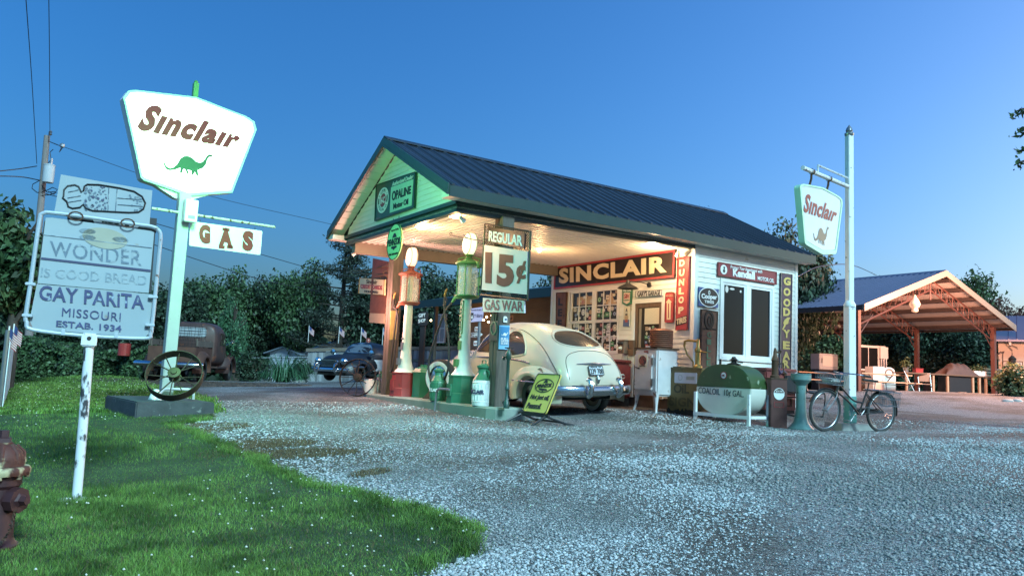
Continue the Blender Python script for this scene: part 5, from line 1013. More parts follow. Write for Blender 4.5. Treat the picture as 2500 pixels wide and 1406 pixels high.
    mb=MB(); mb.bb(-1.95,2.2,-.66,.66,.30,.45); mb.build('underbody',m_cardark,t)
    mb=MB(); mb.grid(lambda u,v:(2.36-.25*abs(2*u-1)**3,-.95+1.9*u,.44+.14*v),20,1); mb.build('front_bumper',m_chrome,t)
    orient(t,P,rz,Vector((ground_up(P,1.0).x,ground_up(P,1.0).y,1))); return t
cR,cL=base('carR'),base('carL'); axle=(cR+cL)/2; hx=(cL-cR); hx.z=0; hd=Vector((hx.y,-hx.x,0)).normalized(); 
hd=Vector((-.57,.82,0)).normalized()
SED=sedan(axle+hd*1.42,math.atan2(hd.y,hd.x))
# rusty pickup
m_pick=M('rusted_dark_paint',(.06,.032,.028),.5,.1,var=.4,sc=3,wear=((.13,.05,.03),.3,4)); m_pickrust=M('rust_panel',(.085,.036,.023),.7,.1,var=.4,sc=4,wear=((.05,.025,.02),.3,6))
def pickup():
    P=pxb(480,25.2); t=thing('pickup_truck','rusty old pickup seen from behind with chrome rear bumper and wire in its bed','pickup',P); P=Vector((-10.75,26.3,gz(-10.75,26.3))); t.location=P; rz=R(96)
    cab=Hull([(.10,.55,1.80,.76,1.1,5),(.14,.5,1.90,.81,1.1,4.6),(.3,.5,1.97,.85,1.1,4.2),(.9,.5,1.98,.86,1.1,4.2),(1.2,.5,1.94,.85,1.1,4),(1.42,.5,1.72,.83,1.0,3.6),(1.6,.5,1.36,.78,.98,3),(1.9,.55,1.25,.60,.95,2.4),(2.6,.6,1.18,.48,.92,2.4),(2.95,.65,1.05,.40,.88,2.4),(3.05,.7,.95,.34,.85,2.2)],60)
    cab.mesh(56).build('cab',m_pick,t,smooth=50)
    w=MB(); w.prism(rrect(-.48,1.34,.48,1.66,.08),-.004,.004); w=w.build('rear_window',M('sky_glass',(.30,.34,.36),.15,var=.15),t); w.location=(.09,0,.12); w.rotation_euler.z=R(-90); k=MB()
    for i in range(9): k.tube([(-.46+i*.115,-.012,1.2),(-.46+i*.115,-.012,1.72)],.005,4)
    for i in range(4): k.tube([(-.5,-.012,1.36+i*.09),(.5,-.012,1.36+i*.09)],.005,4)
    k.build('wire',m_darkiron,w)
    b=MB(); b.bb(-1.75,.08,-.72,-.66,.62,1.08); b.bb(-1.75,.08,.66,.72,.62,1.08); b.bb(-1.80,-1.75,-.72,.72,.60,1.08); b.bb(-1.75,.08,-.66,.66,.60,.64); b.bb(.03,.08,-.66,.66,.64,1.10); b.build('bed',m_pickrust,t,bevel=.01)
    for sg in(-1,1):
        b=MB(); b.bb(-1.7,.05,sg*.74,sg*.70,1.12,1.30)
        for x in(-1.6,-.8,-.05): b.bb(x-.03,x+.03,sg*.70,sg*.67,1.0,1.36)
        b.build('stake_rail',m_wood,t)
    k=MB(); 
    for i in range(12): k.tube([(-1.2,-.62+i*.11,1.05),(-1.0,-.6+i*.11,1.9 if i%3==0 else 1.45)],.006,4)
    for i in range(8): k.tube([(-1.18+.02*i,-.64,1.1+i*.1),(-1.18+.02*i,.62,1.1+i*.1)],.005,4)
    k.build('wire_panel',m_darkiron,t)
    for sg in(1,-1):
        fender(-1.05,.38,.40,lambda a:.62+.12*abs(math.cos(a)),.66,.90,.0,sg).build('fender',m_pickrust,t,smooth=60); fender(2.25,.38,.42,lambda a:.70+.10*abs(math.cos(a))+.05*max(0,math.sin(a)),.52,.92,.0,sg).build('fender',m_pick,t,smooth=60)
        wheel(t,-1.05,sg*.74,-sg,.38,.18,m_clean,m_steel); wheel(t,2.25,sg*.76,-sg,.38,.18,m_clean,m_steel)
        cab.side(rnd_round([(.50,1.22),(1.34,1.22),(1.20,1.62),(.55,1.64)],.06),sg,.012).build('window',m_carglass,t,smooth=True); d=MB(); d.tube([(x,sg*(cab.hw(x,z)+.002),z) for x,z in((.42,.6),(.42,1.2),(.45,1.7))],.007,4).tube([(x,sg*(cab.hw(x,z)+.002),z) for x,z in((1.45,.6),(1.45,1.2))],.007,4); d.build('door_seam',m_seam,t); d=MB(); d.bb(.3,1.6,sg*.78-.1,sg*.78+.1,.44,.50); d.build('running_board',m_pick,t)
    b=MB(); b.tube([(-1.93,-1.0,.52),(-2.0,-.9,.52),(-2.0,.9,.52),(-1.93,1.0,.52)],.085,12); b.build('bumper',m_chrome,t,smooth=True); b=MB(); b.bb(-1.9,2.6,-.45,.45,.35,.58); b.build('chassis',m_cardark,t); b=MB(); b.bb(-1.815,-1.80,-.25,.25,.62,.74); b.build('plate',m_rust,t)
    b=MB(); b.tube([(1.7,-.74,1.25),(1.75,-.95,1.38)],.012,5); b.lathe([(0,0),(.07,0),(.07,.03),(0,.03)],(1.75,-.97,1.40),12,'x'); b.build('mirror',m_chrome,t)
    orient(t,P,rz,Vector((0,0,1))); return t,Fr(P,rz)
PK,PF=pickup()
p=PF.w(2.2,-.6,1.1); 
t=thing('flowering_plant','leafy plant with white blossoms growing over the pickup hood','plant',PF.w(2.05,-.75,.95)); C=rng.normal(0,1,(420,3))*np.array([.32,.25,.15])+np.array([0,0,.22]); leafmesh('foliage',C,np.full(420,.07),m_leafl,.4,None,t); C=rng.normal(0,1,(60,3))*np.array([.08,.08,.10])+np.array([-.35,-.25,.12]); leafmesh('blossom',C,np.full(60,.045),m_clover,.4,None,t); MB().tube([(0,0,-.9),(0,0,.1),(-.1,-.05,.3)],.02,5).build('stem',m_bark,t)
# mulch under the pickup
P=pxb(545,24.2); n=5200; r=np.sqrt(rng.random(n)); a=rng.random(n)*6.283; x=P.x-.9+r*np.cos(a)*3.6; y=P.y-.1+r*np.sin(a)*1.4; struct(stones('mulch',x,y,gz_np(x,y)-.01,.03+.05*rng.random(n),M('mulch_chip',(.06,.04,.03),.9,var=0,island=.6),.5),'stuff')
# old black and white police car
m_polblk=M('black_car_paint',(.012,.012,.016),.4,var=.1); m_polwht=M('white_car_paint',(.6,.6,.64),.3,var=.05)
def police():
    P=pxb(893,33.6); t=thing('police_car','old black and white patrol car with roof beacon facing out by the plank fence','car',P); rz=R(243)
    Hh=Hull([(-2.4,.45,.75,.6,.6,2.6),(-2.2,.4,.98,.76,.65,2.8),(-1.6,.34,1.08,.86,.68,2.8),(-1.15,.34,1.35,.87,.70,2.6),(-.7,.34,1.60,.87,.72,2.7),(-.1,.34,1.68,.87,.72,2.7),(.35,.34,1.65,.87,.72,2.7),(.62,.34,1.46,.87,.72,2.6),(.85,.34,1.18,.84,.72,2.6),(1.0,.34,1.12,.76,.72,2.6),(1.6,.36,1.10,.62,.70,2.6),(2.2,.4,1.04,.55,.68,2.6),(2.42,.45,.92,.48,.66,2.5)],60)
    Hh.mesh(56).build('body',m_polblk,t,smooth=50)
    for sg in(1,-1):
        Hh.side([(-.75,.42),(.72,.42),(.74,.98),(-.75,1.0)],sg,.006).build('door',m_polwht,t,smooth=True); Hh.side(rnd_round([(-.05,1.10),(.74,1.10),(.48,1.42),(-.05,1.45)],.05),sg,.012).build('window',m_carglass,t,smooth=True); Hh.side(rnd_round([(-.95,1.10),(-.12,1.10),(-.12,1.45),(-.6,1.42)],.05),sg,.012).build('window',m_carglass,t,smooth=True)
        fender(1.45,.36,.37,lambda a:.60+.30*abs(math.cos(a))**2,.50,.93,.0,sg).build('fender',m_polblk,t,smooth=60); fender(-1.4,.36,.37,lambda a:.58+.2*abs(math.cos(a))**2,.78,.92,.0,sg).build('fender',m_polblk,t,smooth=60); wheel(t,1.45,sg*.76,-sg,.34,.18,m_polblk,m_chrome); wheel(t,-1.4,sg*.76,-sg,.34,.18,m_polblk,m_chrome)
        mb=MB(); mb.lathe([(.13,-.12),(.135,.0),(.11,.03),(0,.05)],(2.40,sg*.66,.80),20,'x'); mb.build('headlight',m_chrome,t,smooth=True); mb=MB(); mb.tube([(.95,sg*.86,1.08),(1.0,sg*1.0,1.16)],.014,6); mb.lathe([(.0,-.1),(.08,-.08),(.12,.05),(.0,.07)],(1.0,sg*1.0,1.2),16,'x'); mb.build('spotlight',m_chrome,t,smooth=True)
        mb=MB(); mb.tube(curve([(2.3,sg*.9,.62),(1.4,sg*.955,.62)],4),.012,5); mb.build('trim_strip',m_chrome,t)
    q=[(.86,0),(.82,.4),(.74,.62),(.52,.64),(.44,.5),(.42,0),(.44,-.5),(.52,-.64),(.74,-.62),(.82,-.4)]; Hh.plan([(x,y) for x,y in q],.012).build('windscreen',M('windscreen_glass',(.10,.12,.15),.08,var=0),t,smooth=True); mb=MB(); mb.tube([(x,y,Hh.top(x,y)+.014) for x,y in q],.014,5,closed=True); mb.build('windscreen_frame',m_chrome,t)
    mb=MB(); mb.ring(rrect(-.46,.58,.46,.86,.12),rrect(-.41,.63,.41,.81,.09),-.03,.03); 
    for i in range(14): x=-.36+i*.055; mb.bb(x-.012,x+.012,-.04,.0,.64,.80)
    g=mb.build('grille',m_chrome,t); g.location=(2.46,0,0); g.rotation_euler.z=R(90)
    mb=MB(); mb.grid(lambda u,v:(2.62-.22*abs(2*u-1)**3+.03*math.sin(v*6.283),-.95+1.9*u,.46+.07*math.cos(v*6.283)),24,8); mb.build('bumper',m_chrome,t,smooth=True); [MB().tube(curve([(2.62,y,.36),(2.70,y,.45),(2.70,y,.62),(2.6,y,.70)],4),.055,8).build('bumper_guard',m_chrome,t,smooth=True) for y in(-.5,.5)]
    mb=MB(); mb.lathe([(.13,0),(.13,.05),(.10,.07)],(0,0,1.63),16); mb.build('beacon_base',m_chrome,t,smooth=True); mb=MB(); mb.lathe([(.10,.07),(.10,.17),(.06,.22),(0,.24)],(0,0,1.63),16); mb.build('beacon',M('beacon_red',(.25,.06,.04),.3),t,smooth=True); mb=MB(); mb.tube([(2.2,0,1.0),(2.1,0,1.07),(1.9,0,1.10)],[.01,.025,.01],6); mb.build('hood_ornament',m_chrome,t)
    mb=MB(); mb.bb(-2.2,2.3,-.7,.7,.24,.45); mb.build('underbody',m_cardark,t); orient(t,P,rz,Vector((0,0,1))); return t
police()
# spoked wheel leaning at the island end
def spoked(name,label,cat,P,rz,r,w,lean,mat,hubm,nsp=12,hub=.10,rimt=.012):
    t=thing(name,label,cat,P,rz); e=MB(); e.lathe([(r-rimt,-w/2),(r,-w/2),(r,w/2),(r-rimt,w/2),(r-rimt,-w/2)],(0,0,0),48,'y'); o=[e.build('rim',mat,t,smooth=30)]
    e=MB(); e.lathe([(0,w*.75),(hub*.45,w*.75),(hub*.5,w*.6),(hub,w*.55),(hub,w*.42),(hub*.6,w*.3),(hub*.7,-w*.3),(hub,-w*.4),(hub*.5,-w*.55),(0,-w*.55)],(0,0,0),20,'y'); o.append(e.build('hub',hubm,t,smooth=30))
    for k in range(nsp):
        a=k*2*math.pi/nsp; s_=1 if k%2 else -1; e=MB(); e.tube([(math.cos(a)*hub*.7,-s_*w*.38,math.sin(a)*hub*.7),(math.cos(a)*(r-rimt*.5),-s_*w*.12,math.sin(a)*(r-rimt*.5))],.009,6); o.append(e.build('spoke',mat,t))
    M_=Matrix.Rotation(-lean,4,'X'); q=Vector((0,0,r)); 
    for x in o: x.matrix_local=Matrix.Translation((0,r*math.sin(lean)*1+w*.3*0,r*math.cos(lean)+w/2*math.sin(lean)))@M_
    return t
h=BF.hit(868,962,y=-4.9); P=pxb(872,17.7); spoked('spoked_wheel','dark spoked wheel leaning against the far end of the island','wheel',P,RZF+.9,.42,.10,R(8),m_darkiron,m_darkiron,12,.09)
# ------------------------------------------------------------------ left of the picture
# lit pole sign on its block
bl=base('blk'); bx=Vector((.768,.64,0)); YAW=math.atan2(.7,.84); SY=R(41.45)
LF=Fr((bl.x,bl.y,.638-.0),YAW)
sg=thing('pole_sign','tall glowing keystone sign with red script and green dinosaur, on a concrete block','sign',LF.w(.56,.95,-.0),SY)
SF=Fr(sg.location,SY)
mb=MB(); o=Fr(sg.location,SY); blk=[LF.w(0,0,0),LF.w(1.09,0,0),LF.w(1.09,1.76,0),LF.w(0,1.76,0)]; lo=[SF.l(p) for p in blk]
mb.hexa([(p.x,p.y,-.55) for p in lo],[(p.x,p.y,0) for p in lo]); mb.hexa([(p.x*1.035,p.y*1.035-.02,-.55) for p in lo],[(p.x*1.035,p.y*1.035-.02,-.235) for p in lo]); mb.build('base',m_conc_dark,sg,bevel=.018)
PP=at(405,960,12.3); pf=SF.l(Vector((PP.x,PP.y,0)));
pc=(pf.x,pf.y)
rot=Matrix.Rotation(R(45)-SY+R(-8),3,'Z')
MB().box((pc[0],pc[1],1.62),(.175,.175,3.28),rot).build('pole',M('dull_pole_paint',(.40,.41,.40),.5,var=.08,wear=((.16,.12,.09),.12,12)),sg,bevel=.008)
# cabinet outline from the picture on the sign plane
cpl=Fr(Vector((at(300,240,11.7).x,at(300,240,11.7).y,0)),SY)
out=[cpl.p2(*p) for p in((300,240),(312,223),(330,221),(478,238),(600,285),(620,298),(625,318),(566,471),(460,479),(350,441),(343,435))]
cz=cpl; off=SF.l(cpl.loc); OUT=[(x+off.x,z-SF.loc.z) for x,z in out]; yc=off.y
OUT=[(x,z) for x,z in OUT]
m_lit=M('lit_sign_face',(1,1,1),.4,var=0,emit=(.72,1,.78),es=1.15)
MB().prism(OUT,yc+.005,yc+.18).build('cabinet',m_clean,sg); 
face=MB().prism(inset(OUT,.035),yc-.004,yc+.006).build('sign_face',m_lit,sg); MB().prism(inset(OUT,.035),yc+.178,yc+.19).build('sign_face',m_lit,sg)
MB().ring(OUT,inset(OUT,.04),yc-.022,yc+.005).build('rim',M('mint_rim',(.35,.62,.45),.4),sg)
zs=[p[1] for p in OUT]; zmid=(min(zs)+max(zs))/2; xm=(min(p[0] for p in OUT)+max(p[0] for p in OUT))/2
for dx in(-.55,0,.55): lamp((xm+dx,yc-2.2,zmid-.3),'sign_wash_light',52,(.20,1,.33),.25,sg)  # lamps added well out in front of the face, for its green wash
s=Sign.__new__(Sign); s.t=sg; s.f=Fr(SF.w(0,yc,0),SY); s.y=yc-.008
s.txt4('Sınclaır',(332,318),(578,366),(592,322),(354,250),M('lit_red_letter',(.14,.004,.005),.5,var=.15),bold=.062,shear=.22,space=1.16)
P=[s.l(0+x*.35569,150+y*.35569) for x,y in DINO]; MB().prism(P,s.y-.005,s.y+.001).build('dinosaur',M('dino_green',(.005,.06,.025),.5,var=.1),sg)
a=min(p[1] for p in OUT); mb=MB(); c=[SF.l(p) for p in ()]
x0=pc[0]; mb.hexa([(x0-.10,yc+.02,3.18),(x0+.10,yc+.02,3.18),(x0+.10,yc+.16,3.18),(x0-.10,yc+.16,3.18)],[(x0-.42,yc+.02,a+.08),(x0+.42,yc+.02,a+.08),(x0+.42,yc+.16,a+.08),(x0-.42,yc+.16,a+.08)]); mb.build('neck',m_clean,sg)
tz=max(p[1] for p in OUT); mb=MB(); mb.bb(x0+.04,x0+.12,yc+.05,yc+.13,tz-.1,tz+.26); mb.lathe([(.03,0),(.035,.03),(.02,.05),(0,.06)],(x0+.08,yc+.09,tz+.26),10); mb.build('finial',m_lime,sg)
b=s.l(432,545); q=s.l(467,497); MB().bb(b[0],q[0],pc[1]-.24,pc[1]-.12,b[1],q[1]).build('junction_box',m_clean,sg,bevel=.008); MB().bb(b[0]+.05,q[0]-.04,pc[1]-.243,pc[1]-.24,b[1]+.05,b[1]+.10).build('label_plate',m_steel,sg)
a,b=s.l(362,512),s.l(662,553); mb=MB(); mb.tube([(a[0],pc[1]-.06,a[1]),(b[0],pc[1]-.06,a[1]+.03)],.022,8); mb.build('arm',M('arm_paint',(.5,.48,.42),.5,wear=(RUST,.4,16)),sg)
GASF=Fr(SF.w(0,pc[1]-.06,0),SY)
s2=Sign('hanging_sign','white board with big slab letters GAS hanging from the lit sign pole arm','sign',GASF.loc,SY,[(461,600),(635,623),(640,564),(464,540)],m_clean,.025,None,rad=.03)
for ch,(p0,p1,p2,p3) in zip('GAS',(((484,592),(512,597),(513,551),(486,546)),((533,600),(567,606),(565,559),(537,554)),((590,611),(616,615),(619,566),(592,562)))):
    s2.txt4(ch,p0,p1,p2,p3,M('brick_letter',(.20,.03,.022),.5,var=.1),bold=.075)
    if ch=='A':
        mb=MB()
        for k in((533,548),(553,568)): A=s2.l(k[0],605); B=s2.l(k[1],598); mb.bb(A[0],B[0],s2.y-.006,s2.y,A[1]-.005,A[1]+.045)
        A=s2.l(542,561); B=s2.l(560,557); mb.bb(A[0],B[0],s2.y-.006,s2.y,A[1]-.01,A[1]+.035); mb.build('letter_serif',MATS['brick_letter'],s2.t)  # slab serifs of the letter
mb=MB()
for px in(488,622): A=s2.l(px,547 if px<500 else 565); MB().tube([(A[0],0,A[1]-.02),(A[0],0,A[1]+.07)],.006,5).build('hanger',m_darkiron,s2.t)

# wheel leaning on the pole, hoop beside it
P=LF.w(.50,.22,0); spoked('wagon_wheel','big iron-rimmed spoked wheel leaning back against the lit sign pole','wheel',P,YAW-R(28),.40,.15,R(34),M('olive_rust_iron',(.05,.036,.02),.6,.3,var=.4,sc=10,wear=((.2,.09,.06),.2,14)),M('olive_hub',(.075,.075,.03),.6,.2,var=.3),12,.09)
t=tag(MB().tube(curve([(.55,.95,.02),(.62,.95,.13),(.72,.92,.15),(.98,.85,.15),(1.03,.82,.12),(1.04,.82,-.02)],6),.02,8).build('pipe_hoop',m_clean,None,smooth=True,loc=LF.loc,rz=YAW),'low white bent pipe on the block beside the leaning wheel','pipe')
t=thing('funnel','small pale cone standing behind the leaning wheel on the block','funnel',LF.w(.42,.62,0)); MB().lathe([(.10,0),(.07,.08),(.04,.15),(0,.16)],n=16).build('cone',m_clean,t,smooth=True)
# painted roadside sign
WYAW=R(24); WB=base('wsign'); wt=thing('roadside_sign','weathered pale painted town sign in a pipe frame on a flaking pole','sign',WB,WYAW); WF=Fr(WB,WYAW)
s=Sign.__new__(Sign); s.t=wt; s.f=WF; s.y=-.02
l=lambda x,y:s.l(*zl7(x,y))
m_wonder=M('faded_board',(.30,.36,.385),.5,var=.05,sc=4,wear=((.22,.16,.11),.05,6)); m_wonder2=M('faded_board_upper',(.32,.385,.41),.5,var=.05,sc=3,wear=((.3,.28,.24),.07,9)); m_fade=M('faded_letter',(.13,.18,.23),.6,var=.3,sc=25,wear=((.30,.36,.385),.45,22)); m_fade2=M('very_faded_letter',(.21,.27,.31),.6,var=.2,sc=25,wear=((.32,.385,.41),.5,22)); m_wnavy=M('worn_navy_letter',(.05,.06,.15),.55,var=.3,sc=14,wear=((.3,.38,.45),.28,20)); m_pipe=M('pale_pipe',(.42,.48,.52),.5,.2,var=.1,wear=((.18,.11,.08),.2,20))
lower=[l(300,1265),l(360,1270),l(1400,1352),l(1448,1310),l(1478,940),l(335,828),l(262,1150)]
MB().prism([l(285,1180),l(320,1262),l(1370,1345),l(1432,1300),l(1470,935),l(355,830)],-.016,.0).build('lower_board',m_wonder,wt)
MB().prism([l(362,828),l(1418,920),l(1470,345),l(1440,330),l(500,205),l(440,208)],-.024,-.017).build('upper_board',m_wonder2,wt)
MB().prism([l(350,820),l(1440,915),l(1482,340),l(425,235)],-.0165,-.004).build('backing',m_black,wt)
MB().prism([l(520,150),l(1425,270),l(1440,150) if 0 else s.l(372,466),s.l(149,427)],-.012,.0).build('loaf_board',m_wonder,wt)
MB().prism([l(640,215),l(1488,345),l(1496,208),l(640,120)],.004,.02).build('route_backing',m_black,wt)
s.y=-.024
rt=[(870,192),(905,258),(1300,308),(1350,262),(1320,240),(1180,225)]; s.y=.003; s.patch('route_arrow',[zl7(*p) for p in rt],m_clean); s.y=-.002; s.txt4('ROUTE',zl7(972,248),zl7(1230,285),zl7(1230,242),zl7(975,205),m_inkblack,bold=.05); s.y=-.0255
s.txt4('WONDER',zl7(480,570),zl7(1350,665),zl7(1355,520),zl7(480,425),m_fade,bold=.01,space=1.05,depth=.002); s.txt4("IS GOOD BREAD",zl7(390,770),zl7(1400,850),zl7(1400,755),zl7(400,680),m_fade2,bold=.01,depth=.002)
s.patch('stripe',[zl7(393,602),zl7(1435,722),zl7(1436,700),zl7(398,582)],m_navy); s.patch('thin_stripe',[zl7(415,370),zl7(1450,497),zl7(1450,490),zl7(417,364)],m_fade)
c=s.l(*zl7(1003,403)); MB().prism(ell(c[0],c[1],.165,.083,28,-.1),s.y-.003,s.y).build('patch',M('tan_patch',(.36,.36,.28),.6),wt)
for x,y in((838,335),(840,395),(1150,415)): c=s.l(*zl7(x,y)); MB().prism(ell(c[0],c[1],.06,.022,14),s.y-.003,s.y).build('mark',m_fade2,wt)
s.y=-.018; s.txt4('GAY PARiTA',zl7(372,985),zl7(1375,1078),zl7(1375,940),zl7(385,845),m_wnavy,bold=.02,space=1.05); s.txt4('MISSOURI',zl7(592,1140),zl7(1150,1190),zl7(1155,1110),zl7(598,1060),m_wnavy,bold=0,space=1.1); s.txt4('ESTAB. 1934',zl7(538,1240),zl7(1158,1290),zl7(1160,1228),zl7(542,1180),m_wnavy,bold=.015)
s.y=-.014
lo=[(437,930),(440,885),(465,858),(515,850),(540,862),(560,902),(575,890),(580,862),(600,848),(680,850),(820,872),(920,895),(975,930),(998,975),(985,1015),(950,1038),(880,1040),(640,1028),(590,1012),(572,985),(550,1005),(500,1012),(470,1000),(460,965),(430,938)]
P=[(s.l(*zl(*q))[0],s.y-.002,s.l(*zl(*q))[1]) for q in lo]; MB().tube(P,.007,5,closed=True).build('loaf_outline',m_inkblack,wt)
mb=MB(); g=random.Random(4)
for k in range(70): x,y=g.uniform(575,742),g.uniform(865,1025); c=s.l(*zl(x,y)); r=g.uniform(.005,.012); mb.cur=g.choice((0,0,1)); mb.prism(ell(c[0],c[1],r,r,8),s.y-.003,s.y)
for k in range(18): x,y=g.uniform(890,980),g.uniform(920,1030); c=s.l(*zl(x,y)); mb.cur=0; mb.prism(ell(c[0],c[1],.008,.008,8),s.y-.003,s.y)
mb.build('loaf_print',[m_fade,m_navy],wt); mb=MB()
for a_,b_ in(((748,868),(742,1030)),((805,878),(793,1032)),((808,985),(980,998)),((805,940),(975,952)),((470,900),(540,885)),((465,940),(555,925)),((470,970),(560,955))): A,B=s.l(*zl(*a_)),s.l(*zl(*b_)); mb.tube([(A[0],s.y-.002,A[1]),(B[0],s.y-.002,B[1])],.0035,4)
mb.build('loaf_pattern',m_fade,wt)
fr=[(395,180),(380,260),(345,500),(300,830),(255,1130),(262,1200),(320,1270),(800,1325),(1370,1352),(1435,1310),(1450,1225),(1478,960),(1510,620),(1530,400),(1515,335),(1450,295),(1280,270),(760,195),(480,162),(430,165)]
P=[(s.l(*zl7(*q))[0],-.045,s.l(*zl7(*q))[1]) for q in fr]; MB().tube(curve(P+[P[0]],4)[:-1],.016,8,closed=True).build('frame',m_pipe,wt,smooth=True)
mb=MB()
for x,y in((300,838),(270,1135),(1460,960),(1430,1225),(610,1300),(1110,1330)): c=s.l(*zl7(x,y)); mb.bb(c[0]-.035,c[0]+.035,-.066,-.018,c[1]-.012,c[1]+.012) if x<400 or x>1400 else mb.bb(c[0]-.014,c[0]+.014,-.066,-.018,c[1]-.02,c[1]+.03)
mb.build('clamp',m_pipe,wt,bevel=.004); mb=MB()
for x,y in((730,200),(1220,265)): c=s.l(*zl7(x,y)); mb.tube([(c[0]+.05*math.cos(q),-.045+.035*math.sin(q)*0-.02,c[1]+.035*math.sin(q)) for q in np.linspace(0,6.0,14)],.006,5,closed=True)
mb.build('hanger_ring',m_rust,wt)
c=s.l(*zl7(858,1340)); MB().bb(c[0]-.055,c[0]+.055,-.075,.02,c[1]-.075,c[1]+.03).build('bracket',m_whiteflake,wt,bevel=.01); mb=MB(); mb.lathe([(0,.004),(.016,.004),(.016,0)],(c[0],-.077,c[1]-.01),10,'y'); mb.build('bolt',m_darkiron,wt)
MB().tube([(0,0,-.2),(c[0]*.5,0,c[1]*.5),(c[0],-.02,c[1])],.036,14).build('pole',m_whiteflake,wt,smooth=True); MB().lathe([(0,0),(.16,0),(.15,.02),(.05,.035),(0,.035)],(0,0,-.01),16).build('footing',m_conc,wt)
# fire hydrant
def hydrant():
    P=base('hyd');  m=M('hydrant_rust',(.095,.03,.022),.6,.1,var=.4,sc=9,wear=((.45,.38,.22),.5,7),bump=.2,bsc=30); md=M('hydrant_dark',(.055,.018,.02),.55,.1,var=.3,sc=12)
    t=thing('fire_hydrant','peeling dark red fire hydrant on the lawn','hydrant',P,R(-12)); k=.86
    mb=MB(); mb.lathe([(.14,0),(.14,.03),(.115,.05),(.105,.08),(.105,.36),(.12,.38),(.12,.43),(.10,.45)],n=24); mb.build('barrel',md,t,smooth=35); mb=MB(); mb.lathe([(.155,.44),(.16,.455),(.16,.475),(.15,.49),(.125,.495),(.125,.53)],n=24); [mb.lathe([(.014,.0),(.014,.03),(0,.03)],(.14*math.cos(a),.14*math.sin(a),.42),6) for a in np.linspace(0,5.5,8)]; mb.build('flange',m,t,smooth=35)
    mb=MB(); mb.lathe([(.118,.50),(.12,.53),(.108,.575),(.075,.61),(.05,.62),(.05,.63)],n=24)
    for a in np.linspace(0,6.283,9)[:-1]: mb.tube([(.118*math.cos(a),.118*math.sin(a),.51),(.112*math.cos(a),.112*math.sin(a),.57),(.07*math.cos(a),.07*math.sin(a),.612)],.012,6)
    mb.build('bonnet',m,t,smooth=35); mb=MB(); mb.lathe([(.05,.625),(.045,.655),(.03,.66),(.028,.70),(0,.70)],n=5); mb.build('top_nut',md,t)
    for a,r,n_ in((0,.075,'nozzle'),(R(180),.075,'nozzle'),(R(-90),.085,'nozzle')):
        mb=MB(); d=Vector((math.cos(a),math.sin(a),0)); c=Vector((0,0,.30)); mb.tube([c+d*.08,c+d*.11],.062,16); mb.tube([c+d*.11,c+d*.165],r,8); mb.tube([c+d*.165,c+d*.175,c+d*.215],[.045,.03,.026],5); mb.build(n_,md,t,smooth=30)
    mb=MB(); ch=curve([(.19,-.05,.25),(.17,-.07,.12),(.12,-.08,.05),(.05,-.09,.03),(.02,-.10,.15),(.03,-.12,.24)],5)
    for i in range(len(ch)-1):
        p,q=Vector(ch[i]),Vector(ch[i+1]); mb.tube([p+(q-p)*f+Vector((.010*math.cos(f*6.283+i),0,.008*math.sin(f*6.283))) for f in np.linspace(-.2,1.2,7)],.005,4)
    mb.build('chain',m_rust,t); t.scale=(.9,.9,.9)
hydrant()
# slatted chain-link fence at the far left
a,b=base('nf'),base('nf2'); d=(b-a); L=d.xy.length; rz=math.atan2(d.y,d.x); t=thing('slatted_fence','chain-link fence with pale slats running back beside the lawn','fence',a,rz)
mb=MB(); n=int(L/.14)
for i in range(n): x=i*.14; mb.bb(x,x+.10,-.006,.006,.05+d.z*x/L,1.16+d.z*x/L)
mb.build('slats',M('fence_slat',(.62,.64,.70),.5,var=.1,island=.3),t); mb=MB()
for i in range(7): x=L*i/6; MB().tube([(x,.05,-.2),(x,.05,1.36+d.z*x/L)],.035,8).build('post',m_steel,t); mb=MB(); mb.tube([(0,.05,1.2),(L,.05,1.2+d.z)],.025,8); mb.build('rail',m_steel,t)
m_flag=M('flag_white',(.55,.5,.5),.7,var=.05); m_flagr=M('flag_red',(.32,.05,.06),.7,var=.05); m_flagb=M('flag_blue',(.03,.045,.14),.7,var=.1)
def flag(label,P,h=.55,w=.24,sc=1,group='small flags on the fences',hang=.7):
    t=thing('small_flag',label,'flag',P,0,group); mb=MB(); mb.tube([(0,0,0),(0,0,h)],.012,5); mb.build('stick',m_clean,t); mb=MB(); nr=13
    def fn(u,v): x=.015+u*w*(1-hang*.5); return (x,.03*math.sin(u*7+v*2)*u,h-.03-v*.17/(.17)*.20*1.9*.8-u*hang*.22)
    vs=[];
    for j in range(14):
        for i in range(7): vs.append(fn(i/6,j/13))
    for j in range(13):
        for i in range(6): mb.cur=2 if (i<3 and j<7) else (1 if j%2==0 else 0); o=len(mb.v); mb.add([vs[j*7+i],vs[j*7+i+1],vs[(j+1)*7+i+1],vs[(j+1)*7+i]],[(0,1,2,3)])
    mb.build('cloth',[m_flag,m_flagr,m_flagb],t); return t
flag('limp flag tied to the near end post of the slatted fence',at(18,842,14.5),.35,.22); flag('upright flag with a clear blue corner on the slatted fence',at(28,850,16),.50,.24)
